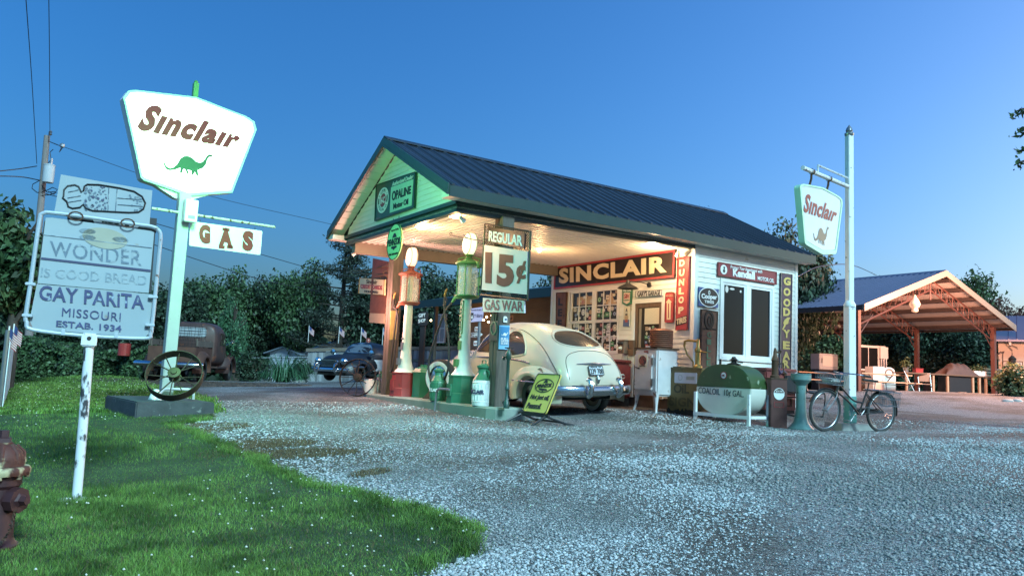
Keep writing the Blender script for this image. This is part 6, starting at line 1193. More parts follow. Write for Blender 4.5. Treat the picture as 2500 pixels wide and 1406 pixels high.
# utility pole, transformer, wires
def upole():
    P=pxb(62,30); top=at(115,332,30); t=thing('utility_pole','leaning wooden utility pole with grey transformer can and tangled wires','utility pole',P); v=top-P; e=lambda f,dx=0,dz=0,dy=0:v*f+Vector((dx,dy,dz)); MB().tube([e(-.03),e(1)],[.16,.11],10).build('pole',M('pole_wood',(.20,.17,.16),.8,var=.3,stretch=(4,4,.4)),t,smooth=True)
    h=v.length; c=at(119,424,29.7)-P; mb=MB(); mb.lathe([(.0,-.36),(.19,-.36),(.20,-.3),(.20,.30),(.21,.31),(.21,.34),(.08,.38),(0,.38)],c,18); mb.build('transformer',M('transformer_grey',(.42,.45,.48),.4,var=.06),t,smooth=35); mb=MB(); mb.tube([c+Vector((.05,0,.38)),c+Vector((.05,0,.6))],.04,8); mb.tube([c+Vector((-.05,0,.0)),e(.8)],.05,6); mb.build('bushing',m_steel,t)
    mb=MB(); q=lambda x,y:at(x,y,29.9)-P
    for pts in([(120,322),(118,345),(135,352),(150,358),(145,372),(152,362)],[(112,405),(125,390),(122,372),(130,365)],[(102,438),(80,450),(78,460),(90,470),(105,472)],[(95,470),(115,465),(128,458),(140,463),(132,475),(118,468)],[(100,450),(115,470),(135,468)],[(96,478),(120,476),(138,470)]): mb.tube([q(*p) for p in pts],.018,4)
    mb.build('wires',m_black,t); mb=MB(); mb.lathe([(.03,-.1),(.07,-.05),(.03,0),(.07,.04),(.03,.1)],e(1)+Vector((.12,0,.12)),10); mb.lathe([(.02,-.1),(.09,-.05),(.09,.05),(.02,.1)],q(152,356),10); mb.build('insulator',m_steel,t)
upole()
def wire(label,P,r=.014,g='overhead lines'): 
    o=MB().tube(curve(P,6),r,5).build('overhead_wire',m_black,None); o['kind']='thing'; return tag(o,label,'wire',g)
wire('slanting thin wire rising from halfway up the utility pole',[at(90,400,30),at(78,200,24),at(62,-20,18)],.012)
wire('thin wire rising from the very top of the utility pole',[at(122,322,30),at(121,150,25),at(119,-20,20)],.012)
wire('upper of two sagging wires leaving the utility pole away from the station',[at(90,406,30),at(45,413,29),at(-20,420,28)],.02); wire('lower of two sagging wires leaving the utility pole away from the station',[at(95,440,30),at(50,432,29),at(-20,430,28)],.02)
wire('highest line passing behind the lit sign towards the station gable',[at(152,358,30),at(480,470,34),at(810,548,38)],.011); wire('middle line running behind the GAS board to the far trees',[at(100,470,30),at(360,540,33),at(640,622,37),at(830,672,40),at(1000,690,44)],.016); wire('lowest line crossing from behind the town sign into the trees',[at(340,585,31),at(500,640,34),at(640,683,37),at(780,712,40)],.016)
# hanging can on the hedge
t=thing('hanging_can','rusty red tin can hanging at the hedge','can',at(302,868,25.5)); MB().lathe([(0,0),(.19,0),(.19,.40),(0,.40)],n=16).build('body',m_red,t); MB().tube(curve([(-.19,0,.38),(0,0,.7),(.19,0,.38)],5),.01,4).build('handle',m_darkiron,t)
# plank fence with flags
def plank(label,pa,pb,ha,hb,hide=()):
    a,b=pa,pb; d=b-a; L=d.xy.length; t=thing('plank_fence',label,'fence',a,math.atan2(d.y,d.x)); mb=MB(); g=random.Random(5); x=0
    while x<L: w=g.uniform(.12,.15); h=ha+(hb-ha)*x/L+d.z*x/L+g.uniform(-.03,.02); mb.bb(x,x+w-.008,-.012+g.uniform(-.004,.004),.012,-.1+d.z*x/L,h); x+=w
    mb.build('boards',m_greywood,t); mb=MB(); mb.hexa([(-.1,-.06,ha),(L,-.06,hb+d.z),(L,-.014,hb+d.z),(-.1,-.014,ha)],[(-.1,-.06,ha+.15),(L,-.06,hb+d.z+.15),(L,-.014,hb+d.z+.15),(-.1,-.014,ha+.15)]); mb.build('top_rail',M('tan_rail',(.25,.19,.14),.8,var=.3,stretch=(.5,5,5)),t); return t
fa,fb=pxb(748,37.5),pxb(1190,33.0); ha=at(748,858,37.5).z-fa.z; hb=at(1190,852,33).z-fb.z; plank('grey weathered plank fence behind the patrol car','' or fa,fb,ha,hb-.0)
ff=lambda px:at(px,838,37.5+(33-37.5)*(px-748)/(1190-748))
for px,y,lb in((752,835,'flag on the free end of the plank fence'),(826,838,'flag on the plank fence in front of the pale shed'),(880,841,'flag on the plank fence over the patrol car windscreen'),(933,842,'flag on the plank fence nearest the canopy post')): flag(lb,at(px,y,37.4-(px-752)*.01),.80,.42,hang=.9)
# chain-link bit and sheds beyond
a,b=pxb(612,36),pxb(748,37.4); d=b-a; L=d.xy.length; t=thing('chain_link_fence','low chain-link fence between the shrubs and the plank fence','fence',a,math.atan2(d.y,d.x)); mb=MB(); mb.tube([(0,0,1.15),(L,0,1.15+d.z)],.03,6); mb.build('rail',m_steel,t); [MB().tube([(L*i/3,0,-.2),(L*i/3,0,1.2)],.03,6).build('post',m_steel,t) for i in range(4)]; mb=MB(); [mb.tube([(x,0,.05),(x+1.0,0,1.12)],.004,3) for x in np.arange(0,L-1,.16)]; [mb.tube([(x+1.0,0,.05),(x,0,1.12)],.004,3) for x in np.arange(0,L-1,.16)]; mb.build('mesh',m_steel,t)
def shed(label,P,w,dp,h,rh,rz,wall,roofm,axis=0,name='shed'):
    t=thing(name,label,'shed',P,rz); mb=MB(); mb.bb(-w/2,w/2,0,dp,-.3,h); mb.prism([(-w/2,h),(w/2,h),(0,h+rh)],.0,dp) ; mb.build('wall',wall,t); mb=MB(); o=.25
    for s_ in(-1,1): mb.hexa([(0,-o,h+rh),(s_*(w/2+o),-o,h-rh*o/(w/2)),(s_*(w/2+o),dp+o,h-rh*o/(w/2)),(0,dp+o,h+rh)],[(0,-o,h+rh+.06),(s_*(w/2+o),-o,h-rh*o/(w/2)+.06),(s_*(w/2+o),dp+o,h-rh*o/(w/2)+.06),(0,dp+o,h+rh+.06)])
    mb.build('roof',roofm,t); return t
m_shedw=M('shed_white',(.5,.54,.58),.6,var=.06); m_shedr=M('shed_roof_grey',(.16,.19,.23),.6,var=.1)
p=pxb(838,44); z=at(838,822,44).z; shed('pale gabled shed peeking over the plank fence',p,4.2,4,z-p.z-1.0,.9,R(20),m_shedw,m_shedr)
p=pxb(690,43); z=at(690,846,43).z; shed('low white outbuilding behind the ornamental grass',p,1.9,2,z-p.z-.35,.3,R(-20),m_shedw,m_shedr)
# gift shop with porch
m_clap=M('tan_clapboard',(.30,.20,.12),.7,var=.12,sc=3); m_bulb=M('string_bulb',(1,.8,.5),.5,var=0,emit=(1,.66,.35),es=7)
def giftshop():
    a=at(1002,742,31); b=at(1192,700,26.5); a2=pxb(1002,31); b2=pxb(1192,26.5); d=(b2-a2); L=d.xy.length; rz=math.atan2(d.y,d.x); F=Fr((a2.x,a2.y,0),rz); t=thing('gift_shop','low gift shop with dark porch roof, tan clapboard wall and string lights','shop',F.loc,rz); ex=4.2
    z0=a.z; z1=b.z; zf=a2.z+.85
    mb=MB(); 
    def siding2(x0,x1,y,za,zb_):
        z=za
        while z<zb_: mb.add([(x0,y,z),(x0,y-.03,z),(x0,y-.006,z+.16),(x1,y,z),(x1,y-.03,z),(x1,y-.006,z+.16)],[(1,4,5,2),(0,3,4,1),(0,1,2),(3,5,4)]); z+=.16
    siding2(.9,L+ex,1.6,zf,2.55+zf-.2); mb.bb(.9,L+ex,1.6,5,zf-1.4,zf+2.5); mb.build('wall',m_clap,t)
    mb=MB(); zr=min(z0,z1); mb.hexa([(-.6,-.5,z0-.06),(L+ex,-.5,z0-.06),(L+ex,2.2,z0+.5),(-.6,2.2,z0+.5)],[(-.6,-.5,z0+.0),(L+ex,-.5,z0+.0),(L+ex,2.2,z0+.56),(-.6,2.2,z0+.56)]); mb.bb(-.6,L+ex,-.55,-.5,z0-.26,z0+.02); mb.build('porch_roof',m_fascia,t)
    mb=MB(); mb.bb(-.3,L+ex,-.35,1.6,zf-.1,zf); mb.build('deck',m_wood,t)
    for x in(.0,2.2,4.4,6.4): mb=MB(); mb.bb(x-.06,x+.06,-.32,-.2,zf-1.3,z0-.1); mb.build('post',m_wood,t)
    h=F.hit(1077,802,y=1.6); w=MB(); w.bb(h.x-.38,h.x+.38,1.55,1.58,h.z-.55,h.z+.55); w=w.build('window',M('lit_window_grey',(.30,.30,.32),.3,var=.1),t); f=MB(); f.bb(h.x-.44,h.x-.38,1.52,1.6,h.z-.6,h.z+.6); f.bb(h.x+.38,h.x+.44,1.52,1.6,h.z-.6,h.z+.6); f.bb(h.x-.38,h.x+.38,1.52,1.6,h.z+.55,h.z+.6); f.bb(h.x-.38,h.x+.38,1.52,1.6,h.z-.6,h.z-.55); f.bb(h.x-.02,h.x+.02,1.53,1.57,h.z-.55,h.z+.55); f.bb(h.x-.38,h.x+.38,1.535,1.572,h.z-.02,h.z+.02); f.build('frame',m_clean,w)
    for px,py in((1052,782),(1188,774),(1181,781),(1193,786),(1172,772),(1200,770),(1036,788)): h=F.hit(px,py,y=.1); MB().lathe([(0,-.04),(.03,-.02),(.035,.01),(0,.04)],(h.x,.1,h.z),8).build('bulb',m_bulb,t)
    lamp((3.0,.5,zf+1.9),'porch_bulb_light',5,WARM,.1,t)
    lamp((-.2,-.15,zf+.25),'rail_lamp_light',3,WARM,.05,t); mb=MB(); mb.lathe([(0,-.06),(.06,-.03),(.06,.05),(0,.07)],(-.2,-.02,zf+.35),8); mb.build('lamp',m_bulb,t)
    return F,z0
GFx,gz0=giftshop()
p=pxb(1318,30); t=thing('cottage','small house with blue-grey hipped shingle roof over the sedan','house',p,R(-30)); zt=at(1318,722,30).z-p.z; mb=MB(); mb.bb(-2.2,2.2,0,4,-.3,zt-.55); mb.build('wall',m_clap,t); mb=MB(); mb.add([(-2.7,-.5,zt-.6),(2.7,-.5,zt-.6),(2.7,4.5,zt-.6),(-2.7,4.5,zt-.6),(-.6,2,zt+.25),(.6,2,zt+.25)],[(0,1,5,4),(1,2,5),(2,3,4,5),(3,0,4),(3,2,1,0)]); mb.build('roof',M('blue_shingle',(.075,.11,.14),.8,var=.3,sc=6),t)
# gift shop signs and direction boards
def board(name,label,px,mat,Y,rz,th=.03,**k): p=at(sum(q[0] for q in px)/len(px),sum(q[1] for q in px)/len(px),Y); return Sign(name,label,'sign',p,rz,px,mat,th,**k)
s=board('post_sign','black board reading GIFT SHOP in white on a post behind the pumps',[zg(110,790),zg(135,815),zg(230,815),zg(250,790),zg(255,640),zg(235,618),zg(130,635),zg(110,660)],m_black,22,R(-12))
s.txt4('GIFT',zg(128,705),zg(222,695),zg(222,645),zg(128,655),m_inkwhite,bold=.02); s.txt4('SHOP',zg(122,780),zg(220,765),zg(220,715),zg(122,730),m_inkwhite,bold=.02)
mb=MB(); mb.bb(-.07,.07,.02,.12,-2.2,.1); mb.build('post',m_black,s.t)
s=board('shirt_sign','lilac board advertising T-Shirts with a 66 shield behind the green pump',[zg(822,770),zg(1000,752),zg(1028,555),zg(828,582)],M('lilac_board',(.48,.40,.55),.5,var=.05),24,R(-8)); s.txt4('American Made',zg(836,612),zg(1080,606),zg(1080,572),zg(836,590),m_navy,bold=.01,shear=.1); s.txt4('T-Shirts',zg(888,705),zg(1003,698),zg(1003,650),zg(890,660),m_navy,bold=.02); P=[zg(*q) for q in((850,745),(825,715),(830,650),(850,640),(880,638),(880,710))]; s.patch('shield',P,m_inkblack); s.y-=.005; s.txt4('66',zg(833,725),zg(872,720),zg(872,670),zg(835,675),m_inkwhite,bold=.03); MB().tube([(.1,.05,-2.4),(.1,.05,.05)],.05,6).build('post',m_steel,s.t)
s=board('arrow_sign','white arrow board with a mileage to a far town, behind the sedan',[zg(838,975),zg(965,970),zg(1005,935),zg(965,905),zg(838,912),zg(855,942)],m_white,24.5,R(-8)); s.txt4('FRONTIER',zg(862,938),zg(965,932),zg(965,912),zg(862,917),m_inkblack,bold=.02); s.txt4('562 MILES',zg(866,970),zg(950,965),zg(950,945),zg(866,949),m_inkblack,bold=.02)
s=board('small_board','small white town board above the mileage arrow',[zg(893,888),zg(978,885),zg(980,828),zg(896,832)],m_white,24.5,R(-8)); s.txt4('PARIS',zg(902,880),zg(970,876),zg(970,840),zg(904,844),m_dkred,bold=.02)
s=board('small_board','small square board below the mileage arrow',[zg(880,1090),zg(968,1085),zg(968,1020),zg(882,1025)],m_white,24.5,R(-8)); s.txt4('ROAD',zg(890,1075),zg(955,1070),zg(955,1035),zg(892,1040),m_dkred,bold=.02)
s=board('small_board','orange-brown board glimpsed between the corner post and the sedan roof',[zg(1375,750),zg(1420,745),zg(1420,675),zg(1378,680)],M('orange_board',(.45,.22,.08),.6),22,R(-8)); s.txt4('66',zg(1385,735),zg(1412,732),zg(1412,695),zg(1387,698),m_inkblack,bold=.02)
g=random.Random(9)
for i,px in enumerate((628,642,655,1262 if 0 else 718,728,738)):
    p=pxb(px if px<700 else px,33.2-(px-628)*.0); tag(stones('landscape_rock',np.array([p.x]),np.array([p.y]),np.array([p.z]),np.array([.17+.03*(i%3)]),m_conc,.8),['pale rock nearest the pickup front wheel','middle pale rock between pickup and grass clump','pale rock touching the grass clump on the pickup side','pale rock touching the grass clump on the fence side','upright pale rock near the plank fence end','last pale rock against the plank fence end'][i],'rock','rocks edging the gravel')
# ------------------------------------------------------------------ things against the station, right side
RT=RZF
def fridge():
    m=M('old_enamel',(.58,.54,.53),.4,var=.12,wear=((.2,.10,.06),.22,6)); P=base('fridge'); t=thing('refrigerator','old white monitor-leg refrigerator with a faded poster in front of the shop door','refrigerator',P,RT)
    w,dp,h=.66,.60,1.26; b=MB(); b.bb(-w/2,w/2,-dp/2,dp/2,.32,h); b.build('body',m,t,bevel=.03); b=MB(); b.bb(-w/2+.04,w/2-.09,-dp/2-.05,-dp/2-.004,.42,h-.10); d=b.build('door',m,t,bevel=.02)
    for x in(-w/2+.05,w/2-.05):
        for y in(-dp/2+.05,dp/2-.05): MB().tube([(x,y,.36),(x*1.05,y*1.05,.15),(x*1.18,y*1.2,-.02)],[.055,.028,.022],8).build('leg',m,t,smooth=True)
    b=MB(); b.prism([(-w/2,.32),(-w/2+.10,.32),(-w/2+.16,.37),(w/2-.16,.37),(w/2-.10,.32),(w/2,.32),(w/2,.42),(-w/2,.42)],-dp/2-.002,-dp/2+.02); b.build('apron',m,t)
    b=MB(); b.bb(w/2-.12,w/2-.06,-dp/2-.065,-dp/2-.03,.52,.66); b.bb(w/2-.12,w/2-.06,-dp/2-.065,-dp/2-.03,h-.32,h-.18); b.build('hinge',m_steel,d); b=MB(); b.tube([(-w/2+.10,-dp/2-.07,.88),(-w/2+.22,-dp/2-.08,.86)],.014,6); b.build('handle',m_darkiron,d)
    b=MB(); g=random.Random(3); b.bb(-.17,.10,-dp/2-.056,-dp/2-.051,.88,1.14); b.build('poster',STK[0],d); b=MB(); b.prism(ell(-.035,1.02,.11,.10,20),-dp/2-.059,-dp/2-.056); b.build('poster_picture',M('poster_print',(.20,.05,.04),.6,var=.5,sc=25,wear=((.03,.03,.035),.5,20)),d); text(d,'SALUTE',(-.12,.895,.05,.925),m_inkblack,y=-dp/2-.056)
    b=MB(); b.bb(-.06,.06,-dp/2-.006,-dp/2,h-.07,h-.04); b.build('badge',m_dkred,t); b=MB(); b.bb(-w/2-.01,w/2+.01,-dp/2-.02,dp/2,h,h+.03); b.build('top',m_rust,t)
    Q=Fr(P,RT).w(.12,.0,h+.03); t2=thing('ribbed_tub','copper-coloured ribbed tub standing on the old refrigerator','tub',Q,RT); pr=[(.0,0),(.22,0)]
    for i in range(9): z=.01+i*.04; pr+=[(.23,z),(.245,z+.02),(.23,z+.038)]
    pr+=[(.22,.375),(.10,.40),(0,.405)]; MB().lathe(pr,n=28).build('body',M('copper_rust',(.22,.085,.05),.5,.5,var=.25,sc=6),t2,smooth=35); b=MB(); b.bb(-.22,-.10,-.2,-.16,-.03,.0) if 0 else b.bb(-.20,-.08,-.24,-.20,.0,.035); b.build('tag',STK[1],t2)
fridge()
def oilbox():
    P=base('oil'); m=M('olive_tin',(.15,.10,.028),.5,var=.25,sc=3,wear=((.07,.045,.02),.25,4)); t=thing('oil_cabinet','olive oil cabinet lettered OiL SIGN with a brass hand pump on top','oil cabinet',P,RT); F=Fr(P,RT)
    b=MB(); b.bb(-.42,.50,0,.5,.06,.90); b.build('cabinet',m,t,bevel=.01); b=MB(); b.bb(-.43,.51,-.01,.51,.90,.93); b.bb(-.40,-.1,.05,.4,.93,.95); b.build('lid',M('olive_lid',(.12,.08,.03),.5),t)
    g=random.Random(8); pts=[(-.42,.08)]; x=-.42
    while x<.5: x+=g.uniform(.03,.07); pts.append((min(x,.5),.06+g.uniform(-.01,.07)))
    b=MB(); b.prism([(-.42,-.05)]+[(x,z) for x,z in pts]+[(.5,-.05)],-.006,-.001); b.build('rusted_edge',m_darkiron,t); b=MB(); b.bb(-.40,.48,.02,.48,-.12,.06); b.build('plinth',m_darkiron,t)
    text(t,'OiL',(-.24,.42,.18,.60),M('faint_letter',(.05,.035,.012),.6),y=-.002,bold=.03,depth=.003); text(t,'SIGN',(-.36,.16,.36,.34),M('fainter_letter',(.09,.06,.02),.6),y=-.002,bold=.03,depth=.003)
    b=MB(); b.prism(rrect(-.22,.62,.38,.83,.02),-.008,-.001); b.build('notice',M('lilac_notice',(.48,.45,.52),.5),t); b=MB(); b.ring(ell(-.06,.73,.06,.06,16),ell(-.06,.73,.048,.048,16),-.011,-.007); b.bb(.10,.32,-.010,-.007,.69,.76); b.build('notice_print',m_steel,t)
    b=MB(); b.lathe([(.09,.93),(.09,.97),(.055,1.0),(.05,1.24),(.065,1.26),(.065,1.30),(.035,1.34),(.03,1.5),(0,1.52)],(.20,.2,0),16); b.tube([(.20,.2,1.46),(-.02,.15,1.48),(-.10,.14,1.46),(-.11,.14,1.36)],.025,8); b.tube([(-.11,.14,1.36),(-.04,.15,1.20),(.10,.18,1.05),(.10,.18,.95)],.018,6); b.tube([(.2,.2,1.26),(.48,.15,1.24)],.014,6); b.build('hand_pump',m_brass,t,smooth=35)
oilbox()
def tank():
    a=base('tank'); d=base('tank2')-a; d.z=0; L=d.length; L=1.26; rz=RZF+R(3); P=a; t=thing('oil_tank','green over white coal oil tank lettered COALOIL 10 cents GAL on a white frame','tank',P,rz); T=.50; cz=.56; rx,rzz=L*.49,.465
    hd=base('tank2').z-a.z
    pr=[(x,z) for x,z in ell(L/2,cz,rx,rzz,56)]; E=lambda x,z:(x,z)
    sq=[(L/2+math.copysign(abs(math.cos(q))**.82,math.cos(q))*rx,cz+math.copysign(abs(math.sin(q))**.92,math.sin(q))*rzz) for q in np.linspace(0,2*math.pi,65)[:-1]]
    zs=.60; up=[p for p in sq if p[1]>=zs]; up=sorted(up,key=lambda p:-math.atan2(p[1]-zs,p[0]-L/2)); lo=[p for p in sq if p[1]<zs]
    def xat(z): return max(p[0]-L/2 for p in sq if abs(p[1]-z)<.05)
    xe=xat(zs); up=[(L/2-xe,zs)]+[p for p in sorted(up,key=lambda p:p[0]) if 1]+[(L/2+xe,zs)]
    ua=sorted([p for p in sq if p[1]>zs],key=lambda p:math.atan2(p[1]-zs,p[0]-L/2)); la=sorted([p for p in sq if p[1]<zs],key=lambda p:math.atan2(p[1]-zs,p[0]-L/2))
    mg=M('tank_green',(.038,.072,.022),.38,var=.25,sc=4,wear=((.28,.33,.22),.20,7)); mw=M('tank_white',(.60,.60,.52),.45,var=.05,wear=((.2,.15,.1),.06,8))
    b=MB(); b.prism([(L/2+xe,zs)]+ua+[(L/2-xe,zs)],0,T); b.build('upper_shell',mg,t,smooth=30,bevel=.012); b=MB(); b.prism([(L/2-xe,zs-.003)]+la+[(L/2+xe,zs-.003)],0,T); b.build('lower_shell',mw,t,smooth=30,bevel=.012)
    text(t,'COALOIL  10\u00a2 GAL.',(.07,zs-.17,L-.16,zs-.03),m_inkblack,y=-.001,bold=0,depth=.003,rot=-.03)
    b=MB(); b.prism(ell(L/2+.02,.82,.055,.055,20),-.006,-.001); b.build('badge',m_clean,t); text(t,'HC',(L/2-.015,.80,L/2+.055,.84),m_dkred,y=-.006,bold=.03); b=MB(); b.ring(ell(L/2+.02,.82,.075,.07,20),ell(L/2+.02,.82,.055,.052,20),-.005,-.001); b.build('badge_ring',m_dkred,t)
    b=MB(); b.lathe([(.12,0),(.13,.03),(.08,.05),(.05,.06),(.05,.10),(.09,.11),(.05,.13),(.03,.17),(0,.17)],(L/2+.05,.25,cz+rzz-.02),14); b.tube([(L/2+.05,.25,cz+rzz+.07),(L/2+.28,.2,cz+rzz+.04)],.014,6); b.tube([(L/2-.18,.15,cz+rzz-.03),(L/2-.18,.15,cz+rzz+.10)],.022,8); b.build('filler_valve',m_darkiron,t,smooth=35)
    fm=m_white
    for x,dz in((.03,-.2),(L-.03,-.2)):
        for y in(-.03,T+.03): b=MB(); b.bb(x-.025,x+.025,y-.025,y+.025,dz,.50); b.build('leg',fm,t)
    b=MB(); b.bb(.0,L,-.058,-.03,.06,.12); b.bb(.0,L,T+.03,T+.058,.06,.12); b.bb(.0,.03,.0,T,.07,.12); b.bb(L-.03,L,.0,T,.07,.12); b.build('rail',fm,t)
tank()
def kero():
    P=base('kero'); t=thing('kerosene_cabinet','rust-red upright pump cabinet with round white badge and iron pump head','pump cabinet',P,R(-2)); m=M('brown_red_tin',(.10,.035,.028),.5,.1,var=.3,sc=4,wear=((.05,.02,.018),.3,5)); w=.29
    b=MB(); b.bb(-w/2,w/2,-.15,.15,-.15,.86); b.build('cabinet',m,t,bevel=.008); b=MB(); b.bb(-w/2-.01,w/2+.01,-.16,.16,.86,.885); b.build('lid',m_rust,t); b=MB(); b.prism(ell(.0,.60,.095,.105,28),-.158,-.151); b.build('badge',m_white,t); b=MB(); b.prism([(x,z) for x,z in ell(0,.60,.085,.095,28) if z>.61],-.161,-.157); b.build('badge_top',m_rust,t); text(t,'JO-VIS',(-.06,.63,.06,.665),m_inkwhite,y=-.161,bold=.02); text(t,'MOTOR OIL',(-.06,.615,.06,.627),m_inkwhite,y=-.161); b=MB(); b.ring(rrect(-.09,.36,.09,.46,.01),rrect(-.08,.37,.08,.45,.01),-.156,-.151); b.build('label_frame',m_dkred,t)
    b=MB(); b.lathe([(.08,.885),(.085,.92),(.06,.94),(.06,1.18),(.07,1.2),(.035,1.3),(.03,1.36),(.02,1.42),(0,1.43)],(-.03,0,0),14); b.tube([(-.03,0,1.36),(.06,0,1.34),(.07,0,1.38)],[.02,.02,.03],6); b.tube([(.03,0,1.14),(.12,0,1.16),(.13,0,1.0),(.15,0,.93)],.012,6); b.lathe([(.0,0),(.03,.01),(.03,.03),(0,.04)],(.16,0,.95),8); b.build('pump_head',m_rust,t,smooth=35)
kero()
def cooler():
    P=pxb(1882,16.7); t=thing('drinks_cooler','faded red drinks cooler with white script behind the pump cabinet','cooler',P,RZS-R(8)); m=M('faded_red_enamel',(.20,.045,.04),.45,var=.2,sc=4,wear=((.30,.16,.14),.2,5))
    b=MB(); b.bb(-.42,.42,-.30,.30,.06,.86); b.build('cabinet',m,t,bevel=.02); b=MB(); b.bb(-.44,.44,-.32,.32,.865,.93); b.build('lid',m,t,bevel=.02); b=MB(); b.bb(-.40,.40,-.28,.28,-.2,.06); b.build('plinth',m_darkiron,t); b=MB(); b.ring(rrect(-.3,.14,.3,.34,.02),rrect(-.27,.17,.27,.31,.02),-.312,-.301); b.build('vent_panel',m_rust,t)
    text(t,'Coca-Cola',(-.30,.52,.32,.74),m_inkwhite,y=-.301,shear=.35,bold=.005); o=text(t,'Coca-Cola',(-.24,.52,.22,.68),m_inkwhite,y=-.421,shear=.35,bold=.005); o.rotation_euler.z=R(-90); b=MB(); b.tube([(-.18,-.36,.97),(-.12,-.37,.83),(0,-.36,.88),(.1,-.36,.82)],[.02,.05,.03,.02],6); b.build('rag',m_indigo,t,smooth=True); b=MB(); b.tube([(.40,-.32,.80),(.40,-.35,.78),(.40,-.34,.68)],.015,6); b.build('opener',m_steel,t)
cooler()
def icebox():
    h=BF.hit(1519,900,y=-.45); t=thing('ice_cold_cooler','low dark red cooler box lettered COLD behind the sedan tail','cooler',BF.w(h.x-.42,-.45,0),RZF); m=M('deep_red_enamel',(.16,.025,.022),.4,var=.2,sc=4,wear=((.05,.015,.012),.25,6)); MB().bb(-.42,.42,-.30,.30,-.05,.72).build('cabinet',m,t,bevel=.05); MB().bb(-.43,.43,-.31,.31,.725,.80).build('lid',m,t,bevel=.03); MB().bb(-.38,.38,-.26,.26,-.5,-.05).build('plinth',m_darkiron,t); text(t,'COLD',(.0,.05,.38,.17),m_inkwhite,y=-.301,bold=.01)
icebox()
wire('thin wire running from the station corner behind the small keystone sign',[BF.w(.02,LN,2.95),at(2005,650,22),at(2082,648,28),at(2140,672,40)],.014)
lathe_thing('drinking_fountain','pale teal cast-iron drinking fountain pedestal','drinking fountain',base('fount'),[('pedestal',[(.0,-.05),(.225,-.05),(.225,.02),(.19,.05),(.13,.13),(.10,.25),(.085,.40),(.085,.78)],M('teal_iron',(.12,.22,.21),.5,.1,var=.25,sc=5,wear=((.06,.07,.06),.2,9))),('bowl',[(.085,.78),(.10,.80),(.16,.86),(.175,.88),(.175,.97),(.185,.98),(.17,.99),(.10,.96),(0,.955)],MATS['teal_iron'])],None,28,0)
def chairframe():
    P=pxb(1963,16.3); t=thing('metal_chair','black tubular metal chair behind the drinking fountain','chair',P,R(20))
    for s_ in(-1,1): MB().tube(curve([(s_*.27,.25,.85),(s_*.27,.2,.5),(s_*.28,-.22,.48),(s_*.28,-.30,.42),(s_*.28,-.25,.05),(s_*.28,-.2,.0),(s_*.28,.25,.0)],5),.016,6).build('side_tube',m_black,t,smooth=True)
    b=MB(); b.bb(-.26,.26,-.25,.22,.36,.385); b.build('seat',m_black,t); b=MB(); b.bb(-.26,.26,.22,.25,.45,.82); b.build('backrest',m_black,t)
chairframe()
tag(struct(MB().hexa([BF.w(.08,-.35,-.9),BF.w(2.6,-.35,-.9),BF.w(2.6,LN+.6,-.9),BF.w(.08,LN+.6,-.9)],[BF.w(.08,-.35,-.27),BF.w(2.6,-.35,-.30),BF.w(2.6,LN+.6,-.28),BF.w(.08,LN+.6,-.26)]).build('side_slab',m_conc,None)) ,'concrete slab along the side wall','slab') if 0 else None
